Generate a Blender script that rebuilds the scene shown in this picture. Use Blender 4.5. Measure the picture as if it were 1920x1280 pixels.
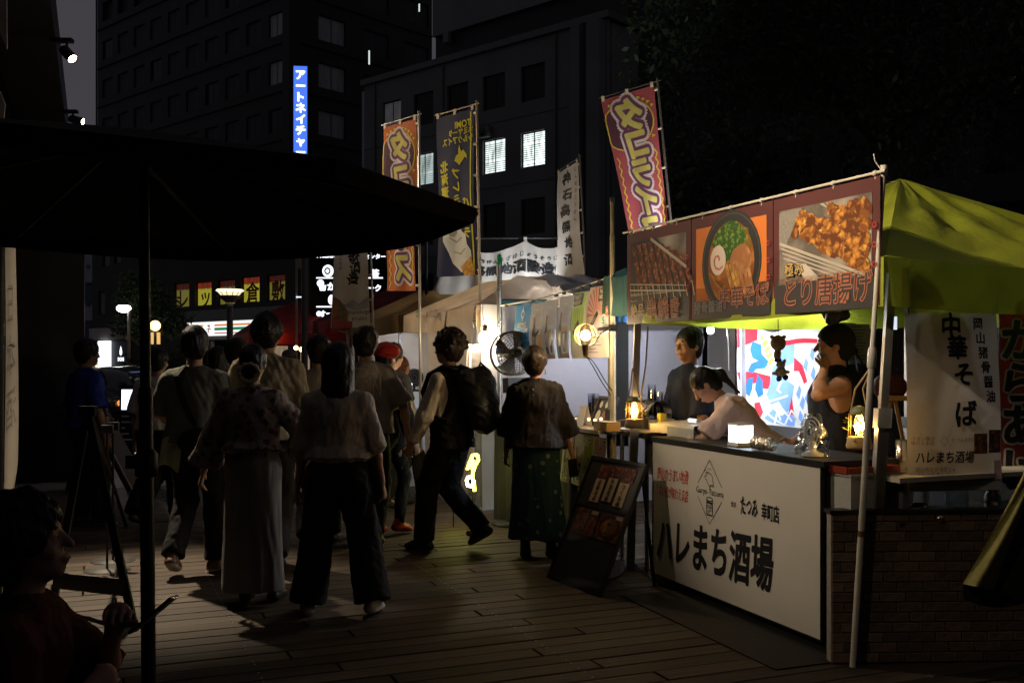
import bpy, bmesh, math, random
import numpy as np
from mathutils import Vector, Matrix, noise
from mathutils.geometry import tessellate_polygon
random.seed(7); RNG = np.random.default_rng(7)
for _o in list(bpy.data.objects): bpy.data.objects.remove(_o)
SC = bpy.context.scene; COL = SC.collection
R = math.radians
# ------------------------------------------------------------------ camera
F, CX, HY, CZ = 1900.0, 960.0, 675.0, 1.55          # focal length in photo pixels, centre column, horizon row, eye height
cam = bpy.data.cameras.new('camera'); cam.sensor_width = 36.0; cam.lens = 36.0*F/1920
cam.shift_y = (HY-640)/1920.0; cam.clip_start = 0.05; cam.clip_end = 900
camo = bpy.data.objects.new('camera', cam); COL.objects.link(camo)
camo.location = (0, 0, CZ); camo.rotation_euler = (R(90), 0, 0); SC.camera = camo
# ------------------------------------------------------------------ night sky
W = bpy.data.worlds.new('World'); SC.world = W; W.use_nodes = True
_n = W.node_tree.nodes; _l = W.node_tree.links
_bg = _n['Background']; _sky = _n.new('ShaderNodeTexSky'); _sky.sky_type = 'NISHITA'
_sky.sun_disc = False; _sky.sun_elevation = R(-4); _sky.sun_rotation = R(200)
_mx = _n.new('ShaderNodeMix'); _mx.data_type = 'RGBA'; _mx.inputs[0].default_value = 1.0
_mx.blend_type = 'ADD'
_l.new(_sky.outputs[0], _mx.inputs[6]); _mx.inputs[7].default_value = (0.52, 0.475, 0.56, 1)   # town glow on low cloud
_l.new(_mx.outputs[2], _bg.inputs[0]); _bg.inputs[1].default_value = 0.10
SC.view_settings.view_transform = 'Standard'; SC.view_settings.look = 'None'
SC.view_settings.exposure = 0.0; SC.view_settings.gamma = 1.0; SC.view_settings.use_curve_mapping = False
SC.cycles.use_denoising = True; SC.cycles.sample_clamp_indirect = 4.0; SC.cycles.max_bounces = 6
SC.cycles.caustics_reflective = False; SC.cycles.caustics_refractive = False

def at(px, py, Y): return Vector(((px-CX)*Y/F, Y, CZ-(py-HY)*Y/F))
def gnd(px, py):
    Y = CZ*F/(py-HY); return Vector(((px-CX)*Y/F, Y, 0))
def xat(px, Y): return (px-CX)*Y/F
def zat(py, Y): return CZ-(py-HY)*Y/F
# market row frame: a runs along the row away from the camera, b runs into the stalls
A0 = Vector((1.85, 5.10, 0)); D = Vector((-0.381, 0.925, 0)).normalized(); N = Vector((D.y, -D.x, 0)); UP = Vector((0, 0, 1))
def S(a, b, z=0.0): return A0 + D*a + N*b + UP*z
# ------------------------------------------------------------------ materials
MATS = {}
def _tex(nt, scale, detail=4, stretch=None, kind='Object'):
    tc = nt.nodes.new('ShaderNodeTexCoord'); mp = nt.nodes.new('ShaderNodeMapping')
    nt.links.new(tc.outputs[kind], mp.inputs[0])
    if stretch: mp.inputs['Scale'].default_value = stretch
    nz = nt.nodes.new('ShaderNodeTexNoise'); nz.inputs['Scale'].default_value = scale; nz.inputs['Detail'].default_value = detail
    nt.links.new(mp.outputs[0], nz.inputs['Vector']); return nz
def mat(name, col, rough=0.6, var=0.18, scale=9, bump=0.0, bscale=60, metal=0.0, emit=None, es=1.0, trans=0.0, stretch=None, spec=0.4, rnd=0.0, sss=0.0, weave=False, tcol=None):
    if name in MATS: return MATS[name]
    m = bpy.data.materials.new(name); m.use_nodes = True; nt = m.node_tree
    b = nt.nodes['Principled BSDF']; out = nt.nodes['Material Output']
    c = tuple(col)+(1,)
    b.inputs['Roughness'].default_value = rough; b.inputs['Metallic'].default_value = metal
    b.inputs['Specular IOR Level'].default_value = spec
    csock = None
    if var > 0:
        nz = _tex(nt, scale, 5, stretch)
        rmp = nt.nodes.new('ShaderNodeValToRGB')
        rmp.color_ramp.elements[0].position = 0.3; rmp.color_ramp.elements[1].position = 0.72
        rmp.color_ramp.elements[0].color = tuple(x*(1-var) for x in col)+(1,)
        rmp.color_ramp.elements[1].color = tuple(min(1, x*(1+var)) for x in col)+(1,)
        nt.links.new(nz.outputs[0], rmp.inputs[0]); csock = rmp.outputs[0]
        mr = nt.nodes.new('ShaderNodeMapRange'); mr.inputs[3].default_value = max(0.03, rough-0.12); mr.inputs[4].default_value = min(1, rough+0.12)
        nt.links.new(nz.outputs[0], mr.inputs[0]); nt.links.new(mr.outputs[0], b.inputs['Roughness'])
    if rnd > 0:
        oi = nt.nodes.new('ShaderNodeObjectInfo'); hs = nt.nodes.new('ShaderNodeHueSaturation')
        mr = nt.nodes.new('ShaderNodeMapRange'); mr.inputs[3].default_value = 1-rnd; mr.inputs[4].default_value = 1+rnd
        nt.links.new(oi.outputs['Random'], mr.inputs[0]); nt.links.new(mr.outputs[0], hs.inputs['Value'])
        if csock: nt.links.new(csock, hs.inputs['Color'])
        else: hs.inputs['Color'].default_value = c
        csock = hs.outputs[0]
    if csock: nt.links.new(csock, b.inputs['Base Color'])
    else: b.inputs['Base Color'].default_value = c
    bsock = None
    if bump > 0:
        nb = _tex(nt, bscale, 3, stretch); bp = nt.nodes.new('ShaderNodeBump')
        bp.inputs['Strength'].default_value = bump; bp.inputs['Distance'].default_value = 0.01
        nt.links.new(nb.outputs[0], bp.inputs['Height']); nt.links.new(bp.outputs[0], b.inputs['Normal']); bsock = bp.outputs[0]
    if sss > 0:
        b.inputs['Subsurface Weight'].default_value = sss; b.inputs['Subsurface Radius'].default_value = (0.6, 0.25, 0.15); b.inputs['Subsurface Scale'].default_value = 0.02
    if emit is not None:
        b.inputs['Emission Color'].default_value = tuple(emit)+(1,); b.inputs['Emission Strength'].default_value = es
    if trans > 0:
        t = nt.nodes.new('ShaderNodeBsdfTranslucent'); mx = nt.nodes.new('ShaderNodeMixShader'); mx.inputs[0].default_value = trans
        if csock: nt.links.new(csock, t.inputs[0])
        else: t.inputs[0].default_value = c
        if bsock: nt.links.new(bsock, t.inputs['Normal'])
        nt.links.new(b.outputs[0], mx.inputs[1]); nt.links.new(t.outputs[0], mx.inputs[2]); nt.links.new(mx.outputs[0], out.inputs[0])
    MATS[name] = m; return m
def glow(name, col, es): return mat(name, (0.6, 0.6, 0.6), 0.5, 0.0, emit=col, es=es)
def clear(name, col=(1, 1, 1), refl=0.12):
    if name in MATS: return MATS[name]
    m = bpy.data.materials.new(name); m.use_nodes = True; nt = m.node_tree; nt.nodes.remove(nt.nodes['Principled BSDF'])
    t = nt.nodes.new('ShaderNodeBsdfTransparent'); t.inputs[0].default_value = tuple(col)+(1,)
    g = nt.nodes.new('ShaderNodeBsdfGlossy'); g.inputs['Roughness'].default_value = 0.08
    lw = nt.nodes.new('ShaderNodeLayerWeight'); lw.inputs[0].default_value = 0.35
    ad = nt.nodes.new('ShaderNodeMath'); ad.operation = 'MULTIPLY_ADD'; ad.inputs[1].default_value = 0.5; ad.inputs[2].default_value = refl*0.5
    nz = _tex(nt, 14, 2); ml = nt.nodes.new('ShaderNodeMath'); ml.operation = 'MULTIPLY'
    nt.links.new(lw.outputs[0], ad.inputs[0]); nt.links.new(ad.outputs[0], ml.inputs[0]); nt.links.new(nz.outputs[0], ml.inputs[1])
    mx = nt.nodes.new('ShaderNodeMixShader'); nt.links.new(ml.outputs[0], mx.inputs[0])
    nt.links.new(t.outputs[0], mx.inputs[1]); nt.links.new(g.outputs[0], mx.inputs[2]); nt.links.new(mx.outputs[0], nt.nodes['Material Output'].inputs[0])
    MATS[name] = m; return m
# ------------------------------------------------------------------ scene graph helpers
WL = {}                                               # world location of every object we place (none are rotated parents)
def thing(name, label, cat, base, group=None):
    o = bpy.data.objects.new(name, None); o.empty_display_size = 0.1; COL.objects.link(o)
    o.location = base; WL[o] = Vector(base); tag(o, label, cat, group); return o
def tag(o, label=None, cat=None, group=None, kind=None):
    if label: o['label'] = label
    if cat: o['category'] = cat
    if group: o['group'] = group
    if kind: o['kind'] = kind
    return o
def copy_tree(o, off, label=None, parent=None, group=None):
    c = o.copy(); COL.objects.link(c); c.parent = parent
    if parent is None:
        c.location = Vector(o.location)+Vector(off); WL[c] = WL[o]+Vector(off)
        if label: c['label'] = label
        if group: c['group'] = group
    else: WL[c] = WL[o]
    for ch in list(o.children): copy_tree(ch, off, None, c)
    return c
def link_mesh(name, me, parent=None, base=(0, 0, 0), kind=None, label=None):
    o = bpy.data.objects.new(name, me); COL.objects.link(o)
    b = Vector(base); WL[o] = b
    if parent is not None:
        o.parent = parent; o.location = b-WL[parent]
    else: o.location = b
    if kind: o['kind'] = kind
    if label: o['label'] = label
    return o
def np_mesh(name, V, Q, mats, mi=None, smooth=True, n=4):
    me = bpy.data.meshes.new(name); V = np.asarray(V, np.float32); Q = np.asarray(Q, np.int32)
    me.vertices.add(len(V)); me.vertices.foreach_set('co', V.ravel())
    me.loops.add(Q.size); me.loops.foreach_set('vertex_index', Q.ravel())
    me.polygons.add(len(Q)); me.polygons.foreach_set('loop_start', np.arange(0, Q.size, n, dtype=np.int32))
    try: me.polygons.foreach_set('loop_total', np.full(len(Q), n, np.int32))
    except Exception: pass
    for m in mats: me.materials.append(m)
    if mi is not None: me.polygons.foreach_set('material_index', np.asarray(mi, np.int32))
    me.polygons.foreach_set('use_smooth', np.full(len(Q), smooth, bool))
    me.update(calc_edges=True); return me
class Fr:
    """planar frame: (u, v) in metres plus an offset towards the viewer"""
    def __init__(s, o, r, u=UP):
        s.o = Vector(o); s.r = Vector(r).normalized(); s.u = Vector(u).normalized(); s.n = s.r.cross(s.u).normalized()
    def __call__(s, u, v, o=0.0): return s.o+s.r*u+s.u*v+s.n*o
class MB:
    def __init__(s): s.v = []; s.f = []; s.mi = []; s.sm = []; s.mats = []
    def _m(s, m):
        if m not in s.mats: s.mats.append(m)
        return s.mats.index(m)
    def add(s, vs, fs, m, smooth=False):
        b = len(s.v); s.v += [Vector(v) for v in vs]; k = s._m(m)
        for f in fs: s.f.append([i+b for i in f]); s.mi.append(k); s.sm.append(smooth)
    def boxf(s, o, ex, ey, ez, m):
        o, ex, ey, ez = map(Vector, (o, ex, ey, ez))
        vs = [o, o+ex, o+ex+ey, o+ey, o+ez, o+ex+ez, o+ex+ey+ez, o+ey+ez]
        s.add(vs, [(0, 3, 2, 1), (4, 5, 6, 7), (0, 1, 5, 4), (1, 2, 6, 5), (2, 3, 7, 6), (3, 0, 4, 7)], m)
    def box(s, c, sx, sy, sz, m, rx=(1, 0, 0), ry=(0, 1, 0)):
        rx = Vector(rx).normalized(); ry = Vector(ry).normalized(); rz = rx.cross(ry)
        s.boxf(Vector(c)-rx*sx/2-ry*sy/2-rz*sz/2, rx*sx, ry*sy, rz*sz, m)
    def tube(s, p0, p1, r0, m, r1=None, n=10, caps=True, smooth=True):
        s.path([p0, p1], [r0, r0 if r1 is None else r1], m, n, caps, smooth)
    def path(s, pts, r, m, n=8, caps=True, smooth=True):
        pts = [Vector(p) for p in pts]; k = len(pts)
        rs = r if isinstance(r, (list, tuple)) else [r]*k
        vs = []; prev = None
        for i, p in enumerate(pts):
            t = (pts[min(i+1, k-1)]-pts[max(i-1, 0)]).normalized()
            if prev is None: x = t.orthogonal().normalized()
            else:
                x = prev-t*prev.dot(t)
                x = t.orthogonal().normalized() if x.length < 1e-5 else x.normalized()
            prev = x; y = t.cross(x)
            for j in range(n):
                a = 2*math.pi*j/n; vs.append(p+(x*math.cos(a)+y*math.sin(a))*rs[i])
        fs = []
        for i in range(k-1):
            for j in range(n): fs.append((i*n+j, i*n+(j+1) % n, (i+1)*n+(j+1) % n, (i+1)*n+j))
        s.add(vs, fs, m, smooth)
        if caps:
            s.add(vs[:n], [tuple(range(n-1, -1, -1))], m); s.add(vs[-n:], [tuple(range(n))], m)
    def lathe(s, prof, c, m, n=20, axis=UP, smooth=True, a0=0, a1=2*math.pi):
        c = Vector(c); z = Vector(axis).normalized(); x = z.orthogonal().normalized(); y = z.cross(x)
        full = abs(a1-a0-2*math.pi) < 1e-4; nn = n if full else n+1; vs = []
        for r, h in prof:
            for j in range(nn):
                a = a0+(a1-a0)*j/n; vs.append(c+z*h+(x*math.cos(a)+y*math.sin(a))*r)
        fs = []
        for i in range(len(prof)-1):
            for j in range(n):
                j2 = (j+1) % nn
                fs.append((i*nn+j, i*nn+j2, (i+1)*nn+j2, (i+1)*nn+j))
        s.add(vs, fs, m, smooth)
    def ball(s, c, r, m, n=14, sx=1, sy=1, sz=1):
        c = Vector(c); vs = []; fs = []; k = max(6, n//2)
        for i in range(k+1):
            a = math.pi*i/k
            for j in range(n):
                b = 2*math.pi*j/n; vs.append(c+Vector((r*sx*math.sin(a)*math.cos(b), r*sy*math.sin(a)*math.sin(b), r*sz*math.cos(a))))
        for i in range(k):
            for j in range(n): fs.append((i*n+j, (i+1)*n+j, (i+1)*n+(j+1) % n, i*n+(j+1) % n))
        s.add(vs, fs, m, True)
    def grid(s, fn, nu, nv, m, smooth=True):
        vs = [fn(i/nu, j/nv) for j in range(nv+1) for i in range(nu+1)]
        fs = [(j*(nu+1)+i, j*(nu+1)+i+1, (j+1)*(nu+1)+i+1, (j+1)*(nu+1)+i) for j in range(nv) for i in range(nu)]
        s.add(vs, fs, m, smooth)
    def tri2(s, tris, fr, m, off, maxlen=None):
        """2D triangles laid on a frame"""
        st = list(tris); vs = []; fs = []
        while st:
            a, b, c = st.pop()
            if maxlen:
                L = [math.dist(a, b), math.dist(b, c), math.dist(c, a)]; q = max(L)
                if q > maxlen:
                    i = L.index(q); p = (a, b, c); p1, p2, p3 = p[i], p[(i+1) % 3], p[(i+2) % 3]
                    h = ((p1[0]+p2[0])/2, (p1[1]+p2[1])/2); st.append((p1, h, p3)); st.append((h, p2, p3)); continue
            k = len(vs); vs += [fr(a[0], a[1], off), fr(b[0], b[1], off), fr(c[0], c[1], off)]; fs.append((k, k+1, k+2))
        s.add(vs, fs, m)
    def poly(s, pts, fr, m, off=0.002, maxlen=None):
        t = tessellate_polygon([[Vector((p[0], p[1], 0)) for p in pts]])
        s.tri2([tuple((pts[i][0], pts[i][1]) for i in q) for q in t], fr, m, off, maxlen)
    def rect(s, u0, v0, u1, v1, fr, m, off=0.002, maxlen=None):
        s.poly([(u0, v0), (u1, v0), (u1, v1), (u0, v1)], fr, m, off, maxlen)
    def line(s, pts, w, fr, m, off=0.002, closed=False, maxlen=None):
        q = list(pts)+([pts[0]] if closed else [])
        for (x0, y0), (x1, y1) in zip(q[:-1], q[1:]):
            dx, dy = x1-x0, y1-y0; L = math.hypot(dx, dy) or 1e-6; nx, ny = -dy/L*w/2, dx/L*w/2; ex, ey = dx/L*w/3, dy/L*w/3
            s.poly([(x0+nx-ex, y0+ny-ey), (x0-nx-ex, y0-ny-ey), (x1-nx+ex, y1-ny+ey), (x1+nx+ex, y1+ny+ey)], fr, m, off, maxlen)
    def text(s, t, u, v, size, fr, m, off=0.002, bold=0.0, align='c', vert=False, sx=1.0, sy=1.0, rot=0.0, shear=0.0, gap=1.0, mirror=False, maxlen=None, rough=0.0):
        if vert:
            for i, ch in enumerate(t): s.text(ch, u, v-i*size*gap, size, fr, m, off, bold, 'c', False, sx, sy, rot, shear, 1, mirror, maxlen, rough)
            return
        if bold > 0.014:                      # heavy strokes: overlay shifted copies, each a hair further out
            k = 6 if bold < 0.03 else (8 if bold < 0.1 else 16)
            for i in range(k):
                a = 6.2832*i/k; s.text(t, u+math.cos(a)*bold*0.8*size*sx, v+math.sin(a)*bold*0.8*size*sy, size, fr, m, off+0.00012*(i+1), 0.008, align, False, sx, sy, rot, shear, gap, mirror, maxlen, rough)
            bold = 0.0
        V, T = glyphs(t, bold)
        if not len(T): return
        x0, x1 = V[:, 0].min(), V[:, 0].max(); cx = (x0+x1)/2 if align == 'c' else (x0 if align == 'l' else x1)
        cy = 0.37
        X = (V[:, 0]-cx)*size*sx; Y = (V[:, 1]-cy)*size*sy; X = X+Y*shear
        if rough:
            X = X+rough*size*np.sin(Y/size*9+X/size*4); Y = Y+rough*size*np.sin(X/size*8+1)
        c, q = math.cos(rot), math.sin(rot); X, Y = X*c-Y*q, X*q+Y*c
        if mirror: X = -X
        P = list(zip((X+u).tolist(), (Y+v).tolist()))
        s.tri2([(P[a], P[b], P[d]) for a, b, d in T], fr, m, off, maxlen)
    def build(s, name, parent=None, base=None, kind=None, label=None):
        if base is None:
            if parent is not None: base = WL[parent]
            else:
                xs = [v.x for v in s.v]; ys = [v.y for v in s.v]; zs = [v.z for v in s.v]
                base = ((min(xs)+max(xs))/2, (min(ys)+max(ys))/2, min(zs))
        b = Vector(base); me = bpy.data.meshes.new(name)
        me.from_pydata([tuple(v-b) for v in s.v], [], s.f)
        for m in s.mats: me.materials.append(m)
        me.polygons.foreach_set('material_index', s.mi); me.polygons.foreach_set('use_smooth', s.sm); me.update()
        return link_mesh(name, me, parent, b, kind, label)
_GL = {}
def glyphs(t, bold=0.0):
    k = (t, round(bold, 4))
    if k in _GL: return _GL[k]
    c = bpy.data.curves.new('t', 'FONT'); c.body = t; c.offset = bold; c.resolution_u = 3
    o = bpy.data.objects.new('t', c); COL.objects.link(o)
    me = bpy.data.meshes.new_from_object(o.evaluated_get(bpy.context.evaluated_depsgraph_get()))
    V = np.array([v.co[:2] for v in me.vertices]) if len(me.vertices) else np.zeros((0, 2)); T = []
    for p in me.polygons:
        q = list(p.vertices)
        for i in range(1, len(q)-1): T.append((q[0], q[i], q[i+1]))
    bpy.data.objects.remove(o); bpy.data.curves.remove(c); bpy.data.meshes.remove(me)
    _GL[k] = (V, T); return _GL[k]
def ell2(cx, cy, rx, ry, n=20, a0=0.0, a1=2*math.pi, rot=0.0):
    p = []
    for i in range(n):
        a = a0+(a1-a0)*i/(n if abs(a1-a0-2*math.pi) < 1e-6 else n-1); x, y = rx*math.cos(a), ry*math.sin(a)
        p.append((cx+x*math.cos(rot)-y*math.sin(rot), cy+x*math.sin(rot)+y*math.cos(rot)))
    return p
def blob2(cx, cy, rx, ry, seed, n=14, j=0.25):
    r = random.Random(seed)
    return [(cx+rx*k*math.cos(2*math.pi*i/n), cy+ry*k*math.sin(2*math.pi*i/n)) for i in range(n) for k in [1-j*r.random()]]
def lamp_at(name, kind, loc, energy, col, parent, radius=0.03, target=None, size=R(70), blend=0.4):
    l = bpy.data.lights.new(name, kind); l.energy = energy; l.color = col; l.shadow_soft_size = radius
    if kind == 'SPOT': l.spot_size = size; l.spot_blend = blend
    o = bpy.data.objects.new(name, l); COL.objects.link(o); o.parent = parent; o.location = Vector(loc)-WL[parent]
    if target is not None: o.rotation_euler = (Vector(target)-Vector(loc)).to_track_quat('-Z', 'Y').to_euler()
    return o
# ------------------------------------------------------------------ soft bodies: smooth-union distance field -> surface
class Sdf:
    def __init__(s, lo, hi, h):
        s.h = h; s.lo = np.array(lo, np.float64); n = np.ceil((np.array(hi)-s.lo)/h).astype(int)+2
        s.D = np.full(n, 9.0, np.float32); s.n = n
    def _win(s, mn, mx, mg):
        a = np.clip(np.floor((np.array(mn)-mg-s.lo)/s.h).astype(int), 0, s.n-1); b = np.clip(np.ceil((np.array(mx)+mg-s.lo)/s.h).astype(int)+1, 1, s.n)
        b = np.maximum(b, a+1); sl = tuple(slice(i, j) for i, j in zip(a, b))
        ax = [(np.arange(i, j)*s.h+l).astype(np.float32) for i, j, l in zip(a, b, s.lo)]
        return sl, ax[0][:, None, None], ax[1][None, :, None], ax[2][None, None, :]
    def _join(s, sl, d, k, op):
        A = s.D[sl]
        if op == 'u':
            if k > 0:
                h = np.clip(0.5+0.5*(A-d)/k, 0, 1); s.D[sl] = A*(1-h)+d*h-k*h*(1-h)
            else: s.D[sl] = np.minimum(A, d)
        else:
            if k > 0:
                h = np.clip(0.5-0.5*(A+d)/k, 0, 1); s.D[sl] = A*(1-h)-d*h+k*h*(1-h)
            else: s.D[sl] = np.maximum(A, -d)
    def cone(s, a, b, ra, rb, k=0.02, ax=None, sq=1.0, flat=False, op='u'):
        """tapered limb a->b; ax/sq squash the section along a direction"""
        a = np.array(a, float); b = np.array(b, float); r = max(ra, rb)
        sl, X, Y, Z = s._win(np.minimum(a, b)-r, np.maximum(a, b)+r, k+2.5*s.h)
        px, py, pz = X-a[0], Y-a[1], Z-a[2]; ab = b-a
        if ax is not None:
            w = np.array(ax, float); w = w-ab*(w@ab)/max(ab@ab, 1e-9); w /= max(np.linalg.norm(w), 1e-6)
            q = (px*w[0]+py*w[1]+pz*w[2])*(1/sq-1); px, py, pz = px+w[0]*q, py+w[1]*q, pz+w[2]*q
        L2 = float(ab@ab); t0 = (px*ab[0]+py*ab[1]+pz*ab[2])/L2; t = np.clip(t0, 0, 1)
        d = np.sqrt((px-ab[0]*t)**2+(py-ab[1]*t)**2+(pz-ab[2]*t)**2)-(ra+(rb-ra)*t)
        if sq < 1: d = d*(0.5+0.5*sq)
        if flat:
            L = math.sqrt(L2); d = np.maximum(d, np.maximum(-t0*L if flat in (True, 'a') else -9.0, (t0-1)*L if flat in (True, 'b') else -9.0))
        s._join(sl, d.astype(np.float32), k, op)
    def ell(s, c, r, k=0.02, M=None, op='u'):
        c = np.array(c, float); r = np.array(r, float); q = r.max()
        sl, X, Y, Z = s._win(c-q, c+q, k+2.5*s.h); p = [X-c[0], Y-c[1], Z-c[2]]
        if M is not None: p = [p[0]*M[0][i]+p[1]*M[1][i]+p[2]*M[2][i] for i in range(3)]
        k0 = np.sqrt((p[0]/r[0])**2+(p[1]/r[1])**2+(p[2]/r[2])**2); k1 = np.sqrt((p[0]/r[0]**2)**2+(p[1]/r[1]**2)**2+(p[2]/r[2]**2)**2)
        s._join(sl, (k0*(k0-1)/np.maximum(k1, 1e-6)).astype(np.float32), k, op)
    def half(s, p, nrm):
        """cut away everything on the side the normal points to"""
        p = np.array(p, float); n = np.array(nrm, float); n /= np.linalg.norm(n)
        sl, X, Y, Z = s._win(s.lo, s.lo+s.n*s.h, 0)
        s.D = np.maximum(s.D, ((X-p[0])*n[0]+(Y-p[1])*n[1]+(Z-p[2])*n[2]).astype(np.float32))
    def mesh(s):
        D = s.D; D[0] = D[-1] = 9; D[:, 0] = D[:, -1] = 9; D[:, :, 0] = D[:, :, -1] = 9
        I = D < 0; c = np.zeros(np.array(D.shape)-1, np.int8); offs = [(i, j, k) for i in (0, 1) for j in (0, 1) for k in (0, 1)]
        nx, ny, nz = D.shape
        for i, j, k in offs: c += I[i:nx-1+i, j:ny-1+j, k:nz-1+k]
        M = np.argwhere((c > 0) & (c < 8)); ids = np.full(c.shape, -1, np.int64); ids[M[:, 0], M[:, 1], M[:, 2]] = np.arange(len(M))
        P = np.zeros((len(M), 3)); cnt = np.zeros(len(M))
        for o in offs:
            for axx in range(3):
                if o[axx]: continue
                o2 = list(o); o2[axx] = 1; d1 = D[M[:, 0]+o[0], M[:, 1]+o[1], M[:, 2]+o[2]]; d2 = D[M[:, 0]+o2[0], M[:, 1]+o2[1], M[:, 2]+o2[2]]
                x = (d1 < 0) != (d2 < 0); t = np.where(x, d1/np.where(x, d1-d2, 1), 0); q = np.tile(np.array(o, float), (len(M), 1)); q[:, axx] = t
                P[x] += q[x]; cnt[x] += 1
        V = (M+P/np.maximum(cnt, 1)[:, None])*s.h+s.lo; Q = []
        for axx in range(3):
            sa = [slice(None)]*3; sb = [slice(None)]*3; sa[axx] = slice(0, -1); sb[axx] = slice(1, None)
            x = I[tuple(sa)] != I[tuple(sb)]; E = np.argwhere(x); u, v = (axx+1) % 3, (axx+2) % 3
            E = E[(E[:, u] > 0) & (E[:, v] > 0) & (E[:, u] < D.shape[u]-1) & (E[:, v] < D.shape[v]-1)]
            def cid(du, dv):
                q = E.copy(); q[:, u] -= du; q[:, v] -= dv; return ids[q[:, 0], q[:, 1], q[:, 2]]
            f = np.stack([cid(1, 1), cid(0, 1), cid(0, 0), cid(1, 0)], 1); ins = I[E[:, 0], E[:, 1], E[:, 2]]
            f[~ins] = f[~ins][:, ::-1]; Q.append(f)
        return V, np.concatenate(Q)
def vnormals(V, Q):
    n = np.cross(V[Q[:, 2]]-V[Q[:, 0]], V[Q[:, 3]]-V[Q[:, 1]]); N_ = np.zeros_like(V)
    for i in range(4): np.add.at(N_, Q[:, i], n)
    return N_/np.maximum(np.linalg.norm(N_, axis=1), 1e-9)[:, None]
def relax(V, Q, it=1, f=0.5):
    e = np.concatenate([Q[:, [0, 1]], Q[:, [1, 2]], Q[:, [2, 3]], Q[:, [3, 0]]]); deg = np.bincount(e.ravel(), minlength=len(V))
    for _ in range(it):
        s = np.zeros_like(V)
        for ax in range(3): s[:, ax] = np.bincount(e[:, 0], V[e[:, 1], ax], len(V))+np.bincount(e[:, 1], V[e[:, 0], ax], len(V))
        V = V*(1-f)+f*s/np.maximum(deg, 1)[:, None]
    return V
def wob(P, seed, freq, octs=3, stretch=(1, 1, 1)):
    r = np.random.default_rng(seed); P = P*np.array(stretch); o = np.zeros(len(P)); amp = 1.0
    for i in range(octs):
        a = np.zeros(len(P))
        for _ in range(3):
            k = r.normal(size=3); k /= np.linalg.norm(k); k2 = r.normal(size=3); k2 /= np.linalg.norm(k2)
            a += np.sin(P@k*freq*6.28+r.random()*6.28+1.8*np.sin(P@k2*freq*3.5+r.random()*6))
        o += amp*a/3; amp *= 0.5; freq *= 2.1
    return o
def ik(a, t, l1, l2, hint):
    a = np.array(a, float); t = np.array(t, float); v = t-a; L = np.linalg.norm(v); mx = (l1+l2)*0.995
    if L > mx: t = a+v/L*mx; v = t-a; L = mx
    d = v/L; x = (l1*l1-l2*l2+L*L)/(2*L); y = math.sqrt(max(l1*l1-x*x, 1e-8)); h = np.array(hint, float); h = h-d*(h@d); h /= max(np.linalg.norm(h), 1e-6)
    return a+d*x+h*y, t
def rotm(rx=0, ry=0, rz=0):
    return np.array((Matrix.Rotation(R(rz), 3, 'Z') @ Matrix.Rotation(R(ry), 3, 'Y') @ Matrix.Rotation(R(rx), 3, 'X')))
SKIN = dict(col=(0.42, 0.25, 0.17))
def cloth(name, col, **k):
    k.setdefault('rough', 0.85); k.setdefault('var', 0.12); k.setdefault('bump', 0.25); k.setdefault('bscale', 240); k.setdefault('spec', 0.2)
    return mat('cloth_'+name, col, **k)
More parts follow.
